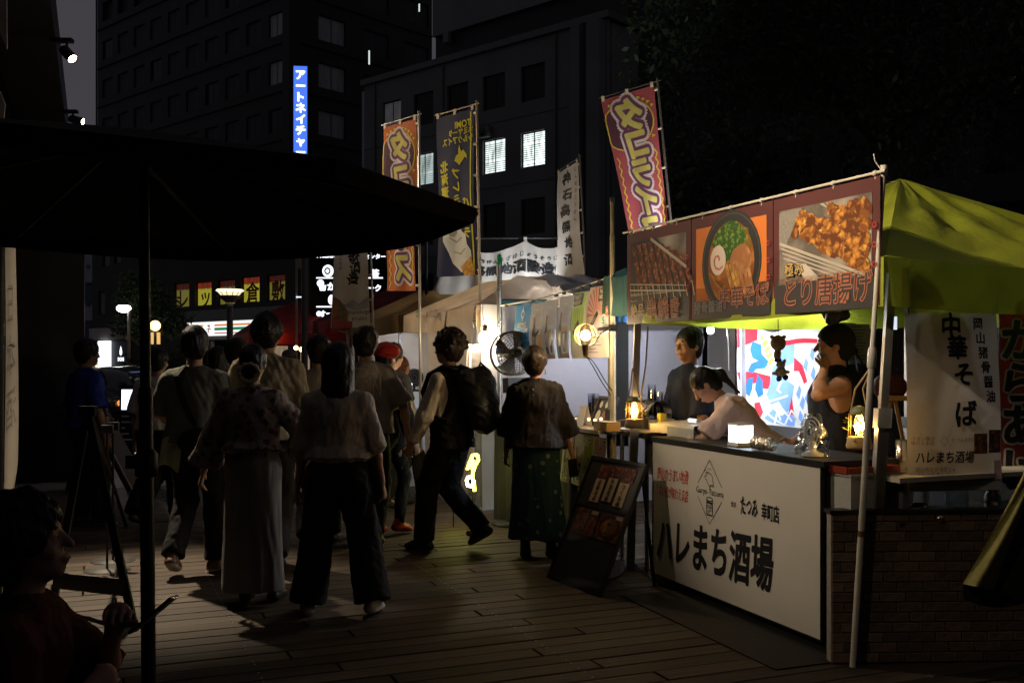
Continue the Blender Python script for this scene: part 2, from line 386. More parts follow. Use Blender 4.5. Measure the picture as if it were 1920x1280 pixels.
class Person:
    """local frame: faces +Y, +X is its own right-hand side, Z up, metres for a 1.75 m body, scaled to H"""
    def __init__(s, label, x, y, H, heading=0, feet=None, hands=None, elbow=None, lean=0, twist=0, side=0, head=(0, 0), fem=False, fat=1.0, res=0.0098, group=None, seat=None, face=False, z=0.0, curl=0.5, palm=(None, None), hres=None, skin=None, pel=0.93):
        s.k = H/1.75; s.x, s.y, s.z0 = x, y, z; s.M = rotm(rz=heading); s.res = res; s.fem = fem; s.fat = fat; s.face = face
        s.th = thing('person', label, 'person', (x, y, z), group)
        s.skin = skin or mat('skin', SKIN['col'], 0.55, 0.1, 14, 0.08, 90, sss=0.12)
        f = feet or [(-0.1, -0.02, 0, -6), (0.1, 0.04, 0, 6)]
        hx = 0.085 if fem else 0.09; s.ank = []; s.toe = []
        for fx, fy, lift, yaw in f:
            s.ank.append(np.array([fx, fy, 0.085+lift]))
        if seat is not None: pz = seat
        else:
            pz = pel
            for q, sg in zip(s.ank, (-1, 1)):
                dx, dy = q[0]-sg*hx, q[1]; pz = min(pz, q[2]+math.sqrt(max(0.80**2, 0.848**2-dx*dx-dy*dy) if dx*dx+dy*dy < 0.08 else max(0.3, 0.848**2-dx*dx-dy*dy)))
        s.pz = pz; s.feet = f
        B = np.array([0, 0, pz]); T = rotm(rx=-lean, ry=side, rz=twist); s.T = T
        up = lambda p: B+T@np.array(p, float)
        s.up = up; s.hip = [np.array([-hx, 0, pz]), np.array([hx, 0, pz])]
        sw = 0.150 if fem else 0.168
        s.waist = up((0, 0, 0.15)); s.chest = up((0, 0.005, 0.36)); s.sh = [up((-sw, -0.005, 0.438)), up((sw, -0.005, 0.438))]; s.neck = up((0, -0.01, 0.53))
        s.HM = T@rotm(rx=-head[1], rz=head[0]); s.headc = s.neck+s.HM@np.array([0, 0.025, 0.155])
        s.knee = []
        for i in range(2):
            kn, an = ik(s.hip[i], s.ank[i], 0.43, 0.43, (0, 1, 0.05)); s.knee.append(kn); s.ank[i] = an
        hd = hands or [(-0.25, 0.06, 0.80), (0.25, 0.06, 0.80)]; eh = elbow or [(-0.6, -1, 0), (0.6, -1, 0)]
        s.el = []; s.wr = []
        for i in range(2):
            e, w = ik(s.sh[i], hd[i], 0.285, 0.25, eh[i]); s.el.append(e); s.wr.append(w)
        s.palm = palm; s.curl = curl; s.body()
    def grid(s, pts, pad, h=None):
        P = np.array(pts); return Sdf(P.min(0)-pad, P.max(0)+pad, h or s.res)
    def emit(s, name, F_, mats, sel=None, amp=0.0, freq=6, seed=1, stretch=(1, 1, 1), fine=0.0, smooth=1, label=None, parent=None):
        V, Q = F_.mesh()
        if smooth: V = relax(V, Q, smooth, 0.4)
        if amp or fine:
            n = vnormals(V, Q); V = V+n*(amp*wob(V, seed, freq, 3, stretch)[:, None]+(fine*wob(V, seed+5, 45, 2)[:, None] if fine else 0))
            if not fine:
                q = np.array(stretch)*np.array([1, 1, 1.25]); V = V+n*(amp*0.5*(0.32-np.abs(wob(V, seed+9, freq*1.3, 2, q)))[:, None]+amp*0.10*wob(V, seed+17, freq*4.2, 2, q)[:, None])
        mi = None
        if sel is not None: mi = sel(V[Q].mean(1))
        V = (V*s.k)@s.M.T
        me = np_mesh(name, V, Q, mats, mi)
        return link_mesh(name, me, parent or s.th, (s.x, s.y, s.z0), None, label)
    def hand(s, F_, i):
        w, e = s.wr[i], s.el[i]; d = (w-e)/np.linalg.norm(w-e); sg = (-1, 1)[i]
        pn = np.array(s.palm[i] if s.palm[i] is not None else s.T@np.array([-sg, 0.15, 0]), float); pn = pn-d*(pn@d); pn /= np.linalg.norm(pn)
        ac = np.cross(d, pn)*1.0; 
        if (ac@(s.T@np.array([0, 1, 0.3]))) < 0: ac = -ac           # towards the thumb
        kn = w+d*0.085
        F_.cone(w, kn, 0.026, 0.036, 0.012, ax=pn, sq=0.5)
        c = s.curl
        for j, (o, L) in enumerate(((0.030, 0.070), (0.010, 0.078), (-0.010, 0.073), (-0.029, 0.057))):
            b = w+d*0.08+ac*o; cj = c*(0.8+0.12*j); d1 = d*math.cos(cj)+pn*math.sin(cj); d2 = d*math.cos(2.1*cj)+pn*math.sin(2.1*cj)
            m = b+d1*L*0.52+ac*o*0.12; F_.cone(b, m, 0.0100, 0.0092, 0.005); F_.cone(m, m+d2*L*0.48, 0.0092, 0.0078, 0.003)
        b = w+d*0.025+ac*0.024; m = b+(d*0.55+ac*0.6+pn*0.35)*0.045; F_.cone(b, m, 0.0135, 0.011, 0.008); F_.cone(m, m+(d*0.9+ac*0.1+pn*0.4)*0.033, 0.011, 0.0085, 0.003)
    def body(s):
        f = s.fat; fem = s.fem; T = s.T; up = s.up; fx = T[:, 1]
        pts = s.ank+s.knee+s.hip+s.sh+s.el+s.wr+[s.headc, s.neck]
        F_ = s.grid(pts, 0.24)
        for i in range(2):
            sg = (-1, 1)[i]
            F_.cone(s.hip[i]+np.array([0, 0, -0.02]), s.knee[i], 0.082*f, 0.052, 0.03); F_.cone(s.knee[i], s.ank[i], 0.050, 0.036, 0.02)
            c = s.knee[i]*0.66+s.ank[i]*0.34; F_.ell(c+np.array([0, -0.006, 0]), (0.040, 0.043, 0.10), 0.02)
            yaw = R(s.feet[i][3]); t = np.array([-math.sin(-yaw), math.cos(yaw), 0]); F_.cone(s.ank[i]+np.array([0, 0, -0.045]), s.ank[i]+t*0.12+np.array([0, 0, -0.055]), 0.036, 0.028, 0.02)
            F_.cone(s.sh[i], s.el[i], 0.049*f if not fem else 0.041*f, 0.036, 0.03); F_.cone(s.el[i], s.wr[i], 0.035, 0.025, 0.015)
            c = s.el[i]*0.68+s.wr[i]*0.32; F_.ell(c, (0.035, 0.035, 0.045), 0.03)
            F_.cone(up((0, -0.01, 0.45)), s.sh[i], 0.075*f, 0.052, 0.04, ax=fx, sq=0.85); s.hand(F_, i)
        F_.ell(up((0, -0.01, 0.02)), (0.155*f, 0.115*f, 0.12), 0.03, T); F_.cone(up((0, 0, 0.06)), up((0, 0, 0.26)), 0.13*f, 0.125*f, 0.04, ax=fx, sq=0.74)
        F_.ell(up((0, 0, 0.34)), (0.155*f, 0.112*f, 0.17), 0.04, T)
        F_.cone(s.neck+T@np.array([0, -0.005, -0.06]), s.headc+s.HM@np.array([0, -0.02, -0.05]), 0.058 if not fem else 0.05, 0.05 if not fem else 0.044, 0.025)
        h = lambda x, y, z: s.headc+s.HM@np.array([x, y, z], float)
        F_.ell(h(0, -0.012, 0.025), (0.076, 0.095, 0.098), 0.02, s.HM); F_.ell(h(0, 0.022, -0.03), (0.062, 0.066, 0.088), 0.03, s.HM); F_.ell(h(0, 0.055, -0.092), (0.03, 0.025, 0.024), 0.025, s.HM)
        F_.ell(h(0, 0.078, 0.022), (0.055, 0.014, 0.014), 0.02, s.HM)
        for sg in (-1, 1):
            F_.ell(h(sg*0.031, 0.098, -0.004), (0.018, 0.02, 0.012), 0.01, s.HM, op='s'); F_.ell(h(sg*0.031, 0.078, -0.004), (0.015, 0.014, 0.011), 0.004, s.HM)
            F_.ell(h(sg*0.078, -0.01, -0.008), (0.011, 0.022, 0.034), 0.006, s.HM); F_.ell(h(sg*0.04, 0.062, -0.035), (0.022, 0.02, 0.02), 0.02, s.HM)
        F_.cone(h(0, 0.09, 0.008), h(0, 0.108, -0.034), 0.009, 0.014, 0.01); F_.ell(h(0, 0.088, -0.066), (0.022, 0.012, 0.007), 0.006, s.HM); F_.ell(h(0, 0.086, -0.078), (0.018, 0.012, 0.007), 0.006, s.HM)
        s.emit('body', F_, [s.skin], smooth=1)
        if s.face:
            m = mat('eye_dark', (0.012, 0.009, 0.008), 0.25, 0.05); w = mat('eye_white', (0.6, 0.57, 0.54), 0.35, 0.05)
            q = lambda v: Vector((np.array(v)*s.k)@s.M.T)+Vector((s.x, s.y, s.z0))
            for sg in (-1, 1):
                mb = MB(); mb.ball(q(h(sg*0.031, 0.0815, -0.004)), 0.0095*s.k, w, 10); mb.ball(q(h(sg*0.031, 0.0865, -0.0045)), 0.0062*s.k, m, 8); mb.build('eye', s.th)
            for sg in (-1, 1):
                mb = MB(); mb.path([q(h(sg*x, 0.093-0.18*abs(x-0.03), z)) for x, z in ((0.014, 0.020), (0.03, 0.025), (0.047, 0.018))], [0.0028*s.k, 0.0035*s.k, 0.002*s.k], m, 6); mb.build('eyebrow', s.th)
            lp = mat('lips', (0.33, 0.12, 0.10), 0.45, 0.1); mb = MB()
            mb.path([q(h(x, 0.098-1.0*abs(x)**1.3*2.2, -0.0715)) for x in (-0.022, -0.012, 0, 0.012, 0.022)], [0.0015*s.k, 0.004*s.k, 0.0045*s.k, 0.004*s.k, 0.0015*s.k], lp, 6); mb.build('lips', s.th)
    # ---------------------------------------------------------------- garments
    def top(s, m, loose=0.02, hem=-0.02, slv=0.75, sl_r=0.075, sl_end=None, name='shirt', amp=0.006, seed=3, mats=None, sel=None, flare=0.0, collar=0.0, back=0.0, sleeveless=False, tuck=False, v=None, label=None):
        """hem: height above the hips in torso space; slv: sleeve end along the arm (0-1 upper, 1-2 forearm)"""
        f = s.fat; T = s.T; up = s.up; fx = T[:, 1]; F_ = s.grid(s.sh+s.el+s.wr+[up((0, 0, hem)), s.neck], 0.26)
        l = loose; fm = 0.9 if s.fem else 1.0
        F_.ell(up((0, 0, 0.34)), (0.158*f*fm+l, 0.115*f+l, 0.175), 0.05, T)
        F_.cone(up((0, 0, 0.36)), up((0, 0, 0.12)), 0.146*f*fm+l, 0.150*f*fm+l+flare*0.5, 0.04, ax=fx, sq=0.76)
        F_.cone(up((0, 0, 0.16)), up((0, -0.008, hem)), 0.150*f*fm+l+flare*0.5, (0.150*f*fm+l*0.6 if tuck else 0.178*f+l+flare), 0.04, ax=fx, sq=0.76 if tuck else 0.86, flat='b')
        for i in range(2):
            F_.cone(up((0, -0.008, 0.452)), s.sh[i], 0.088*f, 0.054+l*0.5, 0.05, ax=fx, sq=0.9)
            if sleeveless: continue
            if slv <= 1:
                e = s.sh[i]+(s.el[i]-s.sh[i])*slv; F_.cone(s.sh[i], e, 0.052+l*0.6, sl_r, 0.03, flat='b')
            else:
                e = s.el[i]+(s.wr[i]-s.el[i])*(slv-1); F_.cone(s.sh[i], s.el[i], 0.052+l*0.6, sl_r*0.98, 0.03); F_.cone(s.el[i], e, sl_r*0.95, sl_end or sl_r*0.75, 0.02, flat='b')
        F_.cone(up((0, -0.012, 0.43)), up((0, -0.005, 0.522+collar)), 0.11, 0.066 if not s.fem else 0.060, 0.03, flat='b')
        if sleeveless:
            for i in range(2):
                sg = (-1, 1)[i]; F_.ell(s.sh[i]+T@np.array([sg*0.03, 0, -0.05]), (0.06, 0.12, 0.12), 0.015, T, op='s')
        return s.emit(name, F_, mats or [m], sel, amp, 7, seed, (1, 1, 0.55), smooth=1, label=label)
    def trousers(s, m, w=(0.10, 0.085, 0.075), top=0.13, cuff=0.0, name='trousers', seed=11, amp=0.007, crop=1.0, label=None):
        f = s.fat; F_ = s.grid(s.hip+s.knee+s.ank+[s.up((0, 0, top))], 0.25); T = s.T
        F_.ell(s.up((0, -0.012, 0.01)), (0.168*f, 0.130*f, 0.13), 0.03, T); F_.cone(s.up((0, 0, 0.0)), s.up((0, 0, top)), 0.155*f, 0.138*f, 0.03, ax=T[:, 1], sq=0.78, flat='b')
        for i in range(2):
            a = s.knee[i]+(s.ank[i]-s.knee[i])*crop+np.array([0, 0, -cuff])
            F_.cone(s.hip[i]+np.array([0, 0, -0.01]), s.knee[i], w[0]*f, w[1], 0.03); F_.cone(s.knee[i], a, w[1], w[2], 0.02, flat='b')
        return s.emit(name, F_, [m], None, amp, 6, seed, (1, 1, 0.6), label=label)
    def skirt(s, m, hem=0.12, r0=0.15, r1=0.24, top=0.13, name='skirt', folds=0.012, seed=21, sq=0.8, off=(0, 0), mats=None, sel=None, label=None):
        b = np.array([off[0], off[1], hem]); F_ = s.grid([s.up((0, 0, top)), b], r1+0.06); F_.ell(s.up((0, -0.012, 0.0)), (0.165*s.fat, 0.135, 0.14), 0.04)
        F_.cone(s.up((0, 0, top)), s.up((0, 0, -0.02)), r0*0.92, r0*1.12, 0.04, ax=(0, 1, 0), sq=0.78, flat='a'); F_.cone(s.up((0, -0.005, -0.02)), b, r0*1.12, r1, 0.03, ax=(0, 1, 0), sq=sq, flat='b')
        return s.emit(name, F_, mats or [m], sel, folds, 4.5, seed, (1, 1, 0.12), label=label)
    def shoes(s, m, sole, size=1.0, name='shoe', high=0.0):
        for i in range(2):
            yaw = R(s.feet[i][3]); lift = s.feet[i][2]; a = s.ank[i]; pit = min(1.0, lift*5.0)
            fw = np.array([math.sin(yaw), math.cos(yaw), 0]); rt = np.array([fw[1], -fw[0], 0]); q = fw*math.cos(pit)+np.array([0, 0, -math.sin(pit)]); u = np.cross(rt, q)
            O = a-u*0.085
            P = lambda x, y, z: O+rt*x+q*y+u*z
            F_ = s.grid([P(0, -0.08, 0), P(0, 0.2, 0), P(0, 0, 0.16+high)], 0.07, 0.0078)
            F_.cone(P(0, -0.045, 0.035), P(0, 0.09, 0.032), 0.041*size, 0.046*size, 0.01, ax=u, sq=0.8); F_.cone(P(0, 0.09, 0.032), P(0.004, 0.145, 0.028), 0.046*size, 0.037*size, 0.015, ax=u, sq=0.72)
            F_.cone(P(0, -0.03, 0.05), P(0, -0.005, 0.105+high), 0.042, 0.043, 0.02, flat='b'); F_.cone(P(0, 0.01, 0.075), P(0, 0.1, 0.045), 0.035, 0.03, 0.03)
            F_.half(P(0, 0, 0.0), -u)
            zz = lambda C: (((C-O)@u) < 0.024).astype(int)
            s.emit(name, F_, [m, sole], zz, smooth=1)
    # ---------------------------------------------------------------- hair and hats
    def hair(s, style='short', m=None, seed=5, vol=0.0, length=0.0, name='hair', amp=None, label=None):
        m = m or mat('hair_black', (0.010, 0.008, 0.008), 0.42, 0.35, 30, 0.5, 160, stretch=(1, 1, 0.15), spec=0.3)
        h = lambda x, y, z: s.headc+s.HM@np.array([x, y, z], float); HM = s.HM; F_ = s.grid([h(0, 0, 0), h(0, -0.06, -0.12-length), h(0, -0.2, -0.05)] if length or style in ('pony', 'bun') else [h(0, 0, 0)], 0.20+vol, 0.0078)
        v = vol; F_.ell(h(0, -0.018, 0.034), (0.088+v, 0.105+v, 0.103+v), 0.0, HM)
        if style == 'curly':
            r = random.Random(seed)
            for _ in range(70):
                a, b = r.uniform(0, 6.28), r.uniform(-0.35, 1.4); c = h((0.085+v)*math.cos(a)*math.cos(b), -0.022+(0.10+v)*math.sin(a)*math.cos(b), 0.036+(0.10+v)*math.sin(b)); F_.ell(c, (0.024, 0.024, 0.024), 0.008)
        F_.ell(h(0, -0.05, -0.03), (0.072+v*0.6, 0.06+v*0.5, 0.08), 0.02, HM)
        if style in ('bob', 'long'):
            F_.cone(h(0, -0.03, 0.0), h(0, -0.045, -0.10-length), 0.088+v, 0.095+v, 0.03, ax=HM[:, 1], sq=0.78)
        if style == 'bun': F_.ell(h(0, -0.115, -0.055), (0.05, 0.042, 0.046), 0.012, HM)
        # face opening
        F_.ell(h(0, 0.125, -0.05), (0.085, 0.10, 0.105) if style != 'curly' else (0.09, 0.09, 0.10), 0.008, HM, op='s'); F_.cone(h(0, 0.11, -0.09), h(0, 0.06, -0.26), 0.10, 0.13, 0.01, op='s')
        if style in ('short', 'curly', 'pony', 'bun'):
            F_.cone(h(-0.2, 0.02, -0.075), h(0.2, 0.02, -0.075), 0.045, 0.045, 0.01, op='s'); F_.cone(h(-0.2, -0.05, -0.155), h(0.2, -0.05, -0.155), 0.06, 0.06, 0.01, op='s')
        if style == 'pony':
            a = h(0, -0.115, 0.03); b = a+np.array([0, -0.052, -0.012]); c = b+s.T@np.array([0.01, -0.012, -0.15])+np.array([0, -0.03, -0.03]); F_.cone(h(0, -0.09, 0.03), a, 0.026, 0.017, 0.02); F_.cone(a, b, 0.020, 0.031, 0.02); F_.cone(b, c, 0.031, 0.012, 0.03)
        return s.emit(name, F_, [m], None, amp if amp is not None else (0.004 if style != 'curly' else 0.005), 16, seed, (1, 1, 0.35), fine=0.0022 if style != 'curly' else 0.004, smooth=1, label=label)
    def hat(s, m, kind='beanie', name='hat', seed=4, label=None):
        h = lambda x, y, z: s.headc+s.HM@np.array([x, y, z], float); HM = s.HM; F_ = s.grid([h(0, 0, 0), h(0, 0.12, 0.05), h(0, -0.16, -0.1)], 0.19, 0.008)
        if kind == 'beret':
            F_.ell(h(0.02, -0.02, 0.07), (0.125, 0.125, 0.075), 0.0, HM); F_.cone(h(0, -0.012, 0.02), h(0, -0.012, 0.06), 0.098, 0.102, 0.02, flat='a')
        elif kind == 'cap':
            F_.ell(h(0, -0.012, 0.05), (0.098, 0.115, 0.085), 0.0, HM); F_.cone(h(0, 0.08, 0.05), h(0, 0.17, 0.03), 0.075, 0.06, 0.01, ax=HM[:, 2], sq=0.16)
            F_.half(h(0, 0, 0.022), -HM[:, 2])
        elif kind == 'bandana':
            F_.ell(h(0, -0.015, 0.040), (0.095, 0.112, 0.098), 0.0, HM); F_.ell(h(0, -0.06, -0.02), (0.08, 0.062, 0.08), 0.03, HM)
            F_.ell(h(0, 0.155, -0.045), (0.14, 0.13, 0.10), 0.01, HM, op='s'); F_.cone(h(-0.2, 0.02, -0.075), h(0.2, 0.02, -0.075), 0.05, 0.05, 0.01, op='s')
            F_.ell(h(0, -0.125, -0.03), (0.024, 0.022, 0.022), 0.012, HM); F_.cone(h(0, -0.125, -0.03), h(0.015, -0.155, -0.135), 0.014, 0.03, 0.01, ax=HM[:, 1], sq=0.4); F_.cone(h(0, -0.125, -0.03), h(-0.03, -0.16, -0.10), 0.014, 0.028, 0.01, ax=HM[:, 1], sq=0.4)
        return s.emit(name, F_, [m], None, 0.003, 12, seed, smooth=1, label=label)
    def w(s, p):
        """local point (1.75 m body) -> world"""
        return Vector((np.array(p, float)*s.k)@s.M.T)+Vector((s.x, s.y, s.z0))
# ================================================================== SETTING: ground, deck, street
asph = mat('asphalt', (0.045, 0.044, 0.043), 0.8, 0.3, 3, 0.4, 120)
mb = MB(); g = Fr((0, 0, 0), (1, 0, 0), (0, 1, 0)); mb.rect(-420, -60, 420, 640, g, asph, -0.075); mb.build('ground', base=(0, 0, -0.075), kind='structure')
pave = mat('paving_concrete', (0.30, 0.28, 0.25), 0.8, 0.2, 2.2, 0.3, 60)
mb = MB()
pO = S(8.6, -9.0); pv = Fr(pO, N, D)
for i in range(10):
    for j in range(7):
        mb.box(pO+N*(0.9+i*1.82)+D*(0.9+j*1.82)+UP*(-0.04), 1.8, 1.8, 0.05+0.004*((i*7+j*3) % 3), pave, N, D)
o = mb.build('pavement', kind='structure')
kerb = MB(); km = mat('kerb_stone', (0.32, 0.31, 0.29), 0.8, 0.2, 6, 0.3)
for i in range(20): kerb.boxf(S(21.45, -12.4+i*1.2, -0.07), N*1.19, D*0.16, UP*0.14, km)
kerb.build('kerb', kind='structure')
# timber deck: planks run along N, one object each where they can be told apart
dk = mat('deck_timber', (0.058, 0.043, 0.031), 0.68, 0.42, 5, 0.6, 38, stretch=(0.06, 1, 1), rnd=0.38, spec=0.25)
sub = MB(); sub.rect(-9, -4, 10, 14.5, Fr(S(0, 0), N, D), mat('deck_joists', (0.012, 0.010, 0.008), 0.9, 0.2, 8), -0.05)
deck = sub.build('deck', base=S(0, 0, -0.05), kind='structure')
bmL = []
for L in (2.44, 2.44, 2.44):
    bm = bmesh.new(); bmesh.ops.create_cube(bm, size=1.0)
    for v in bm.verts: v.co = Vector((v.co.x*L, v.co.y*0.142, v.co.z*0.03-0.015))
    bmesh.ops.bevel(bm, geom=[e for e in bm.edges if abs(e.verts[0].co.z) < 1e-4 and abs(e.verts[1].co.z) < 1e-4], offset=0.004, segments=1, affect='EDGES')
    me = bpy.data.meshes.new('plank'); bm.to_mesh(me); bm.free(); me.materials.append(dk); bmL.append(me)
rz = math.atan2(N.y, N.x); rr = random.Random(3); rest = []
for r in range(-13, 50):
    a = r*0.15+0.02; st = (r % 2)*1.22+(r % 3)*0.2
    for k in range(7):
        b = -7.6+st+k*2.45
        if b > 1.9:
            rest.append((a, b)); continue
        p = S(a, b, rr.uniform(-0.0022, 0.0012))
        if p.y < 2.2: continue
        o = link_mesh('plank', bmL[k % 3], deck, p); o.rotation_euler = (rr.uniform(-0.006, 0.006), 0, rz)
far = MB()
for a, b in rest: far.box(S(a, b, -0.015), 2.44, 0.142, 0.03, dk, N, D)
for r in range(50, 62):
    for k in range(7): far.box(S(r*0.15+0.02, -6.6+(r % 2)*1.2+k*2.45, -0.015), 2.44, 0.142, 0.03, dk, N, D)
far.build('decking', deck, kind='stuff')
# screw heads along the joist lines
sc = MB(); smm = mat('screw_steel', (0.5, 0.48, 0.45), 0.3, 0.1, 30, metal=1.0)
for r in range(-9, 26):
    for bj in (-4.4, -2.9, -1.4, 0.1):
        for q in (-0.045, 0.045): sc.lathe([(0.0001, 0.0006), (0.005, 0.0003), (0.005, -0.001)], S(r*0.15+0.02+q, bj, 0.0025), smm, 6)
sc.build('deck_screws', deck, kind='stuff')

# ================================================================== BUILDINGS
E_ = Vector((-0.743, 0.669, 0)); E2 = Vector((0.669, 0.743, 0))        # the block's two street directions
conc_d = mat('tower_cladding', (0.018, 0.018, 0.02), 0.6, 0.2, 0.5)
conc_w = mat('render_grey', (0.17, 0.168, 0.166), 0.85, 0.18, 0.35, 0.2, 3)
fr_m = mat('window_frame_dark', (0.03, 0.03, 0.032), 0.5, 0.1, 5)
pane_m = mat('window_glass_dark', (0.012, 0.013, 0.015), 0.25, 0.3, 0.8, spec=0.25)
lit_m = None
def litglass(name, col, es, stripes=8.0):
    """a lit room behind blinds"""
    if name in MATS: return MATS[name]
    m = glow(name, col, es); nt = m.node_tree; b = nt.nodes['Principled BSDF']
    tc = nt.nodes.new('ShaderNodeTexCoord'); mp = nt.nodes.new('ShaderNodeMapping'); mp.inputs['Scale'].default_value = (1.5, 1.5, 0.4); wv = nt.nodes.new('ShaderNodeTexNoise'); wv.inputs['Scale'].default_value = stripes*0.35; wv.inputs['Detail'].default_value = 6
    rp = nt.nodes.new('ShaderNodeValToRGB'); rp.color_ramp.elements[0].color = tuple(c*0.35 for c in col)+(1,); rp.color_ramp.elements[0].position = 0.33; rp.color_ramp.elements[1].color = tuple(col)+(1,); rp.color_ramp.elements[1].position = 0.6
    nt.links.new(tc.outputs['Object'], mp.inputs[0]); nt.links.new(mp.outputs[0], wv.inputs['Vector']); nt.links.new(wv.outputs[0], rp.inputs[0]); nt.links.new(rp.outputs[0], b.inputs['Emission Color'])
    return m
def window(parent, fr, u, v, w, h, glass, mullions=1, rec=0.12, fm=None, slats=False):
    """frame as a part, its pane a sub-part, set back in a reveal"""
    fm = fm or fr_m; m = MB(); t = 0.06
    bx = lambda u0, v0, u1, v1, o0, o1, mm, mbx: mbx.boxf(fr(u0, v0, o0), fr.r*(u1-u0), fr.u*(v1-v0), fr.n*(o1-o0), mm)
    bx(u, v, u+w, v+t, 0.0, 0.04, fm, m); bx(u, v+h-t, u+w, v+h, 0.0, 0.04, fm, m); bx(u, v+t, u+t, v+h-t, 0.0, 0.04, fm, m); bx(u+w-t, v+t, u+w, v+h-t, 0.0, 0.04, fm, m)
    for i in range(mullions):
        c = u+w*(i+1)/(mullions+1); bx(c-t/2, v+t, c+t/2, v+h-t, 0.002, 0.038, fm, m)
    base = fr(u+w/2, v, 0.02); f = m.build('window', parent, base=base)
    p = MB(); bx(u+t*0.5, v+t*0.5, u+w-t*0.5, v+h-t*0.5, 0.008, 0.02, glass, p); p.build('pane', f, base=base)
    if slats:
        s = MB(); sm_ = mat('blind_slats', (0.7, 0.7, 0.66), 0.6, 0.1, 4)
        for i in range(int(h/0.11)):
            if (i*7+int(u*13)) % 9 == 0: continue
            bx(u+t, v+t+i*0.11, u+w-t, v+t+i*0.11+0.035, 0.024, 0.03, sm_, s)
        s.build('blind', f, base=base, kind='stuff')
    return f
def wall_with_holes(m, fr, U, V, holes, material, depth=0.35):
    """facade skin built from strips so that every window sits in a real opening"""
    us = sorted(set([0, U]+[h[0] for h in holes]+[h[0]+h[2] for h in holes])); vs = sorted(set([0, V]+[h[1] for h in holes]+[h[1]+h[3] for h in holes]))
    for v0, v1 in zip(vs[:-1], vs[1:]):
        run = None
        for u0, u1 in zip(us[:-1], us[1:]):
            cu, cv = (u0+u1)/2, (v0+v1)/2
            hole = any(h[0] < cu < h[0]+h[2] and h[1] < cv < h[1]+h[3] for h in holes)
            if hole:
                if run is not None: m.boxf(fr(run, v0, -0.1), fr.r*(u0-run), fr.u*(v1-v0), fr.n*0.28, material); run = None
            elif run is None: run = u0
        if run is not None: m.boxf(fr(run, v0, -0.1), fr.r*(U-run), fr.u*(v1-v0), fr.n*0.28, material)
# --- dark office tower
TC = Vector((xat(545, 75), 75, 0))
tw = thing('office_tower', 'very tall dark office tower with rows of unlit windows', 'building', TC)
frA = Fr(TC+E_*30, -E_, UP); holes = []
for r in range(11):
    for c in range(10): holes.append((0.9+c*2.95, 4.2+r*3.6, 1.9, 1.75))
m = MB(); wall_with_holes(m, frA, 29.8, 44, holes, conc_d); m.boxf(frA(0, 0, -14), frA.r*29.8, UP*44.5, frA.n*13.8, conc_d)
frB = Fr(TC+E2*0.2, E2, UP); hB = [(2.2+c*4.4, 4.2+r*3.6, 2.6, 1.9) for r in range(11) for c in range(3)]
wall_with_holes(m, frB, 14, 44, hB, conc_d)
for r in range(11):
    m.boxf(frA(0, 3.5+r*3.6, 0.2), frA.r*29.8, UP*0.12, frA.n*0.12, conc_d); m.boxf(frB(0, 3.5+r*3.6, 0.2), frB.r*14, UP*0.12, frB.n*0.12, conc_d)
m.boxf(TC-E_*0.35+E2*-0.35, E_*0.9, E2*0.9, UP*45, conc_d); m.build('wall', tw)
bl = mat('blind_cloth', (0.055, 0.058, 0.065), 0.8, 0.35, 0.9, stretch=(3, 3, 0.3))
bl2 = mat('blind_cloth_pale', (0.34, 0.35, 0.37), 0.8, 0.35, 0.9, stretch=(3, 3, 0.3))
for i, h in enumerate(holes):
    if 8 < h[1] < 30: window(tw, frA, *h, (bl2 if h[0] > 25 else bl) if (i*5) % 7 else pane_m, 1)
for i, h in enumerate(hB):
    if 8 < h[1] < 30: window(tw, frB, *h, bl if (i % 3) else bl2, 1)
slit = glow('slit_light', (0.85, 0.95, 0.9), 0.8)
for px, py0, py1, Y in ((786, 8, 22, 84), (692, 96, 121, 79)):
    m = MB(); m.boxf(at(px-1.3, py1, Y-3), Vector((0.11, 0, 0)), Vector((0, 0.05, 0)), UP*((py1-py0)*Y/F), slit); m.build('lit_curtain_gap', tw, base=at(px, py1, Y-3))
# blue vertical sign on the tower's corner
ys = 73.0; sg = thing('vertical_sign', 'tall backlit blue sign with white katakana on the dark tower corner', 'sign', at(562, 264, ys))
m = MB(); fs = Fr(at(550.5, 300, ys), (1, 0.12, 0), UP); wS, hS = 25*ys/F, 176*ys/F
m.boxf(fs(-0.06, -0.06, -0.5), fs.r*(wS+0.12), UP*(hS+0.12), fs.n*0.48, mat('sign_case', (0.08, 0.09, 0.11), 0.5, 0.1)); m.build('case', sg)
m = MB(); m.boxf(fs(0, 0, -0.015), fs.r*wS, UP*hS, fs.n*0.02, glow('sign_blue', (0.05, 0.16, 0.9), 1.25)); m.build('face', sg)
m = MB(); m.text('アートネイチャー', wS*0.52, hS-0.62, 0.76, fs, glow('sign_white', (0.92, 0.96, 1), 2.2), 0.02, bold=0.035, vert=True, gap=1.05); m.build('lettering', sg)
# --- pale centre building with lit rooms
WC = Vector((1.2, 53, 0)); frC = Fr(WC+E_*13.6, -E_, UP); Uc = 18.4
wb = thing('office_building', 'pale grey four storey office building with a few brightly lit windows', 'building', WC)
hc = []; lit = {}
for r, zc in enumerate((16.05, 12.57, 9.08, 5.6)):
    for c, s_ in enumerate((11.1, 8.34, 5.56, 2.78, 0.0)):
        hc.append((13.6-s_-0.83, zc-0.95, 1.66, 1.86)); lit[(round(hc[-1][0], 2), round(hc[-1][1], 2))] = (r, c)
m = MB(); wall_with_holes(m, frC, Uc, 18.3, hc, conc_w); m.boxf(frC(0, 0, -9), frC.r*Uc, UP*18.2, frC.n*8.8, conc_w)
m.boxf(frC(-0.2, 18.3, -9.2), frC.r*(Uc+0.4), UP*0.35, frC.n*9.55, mat('parapet_metal', (0.12, 0.12, 0.12), 0.5, 0.1, 2)); m.build('wall', wb)
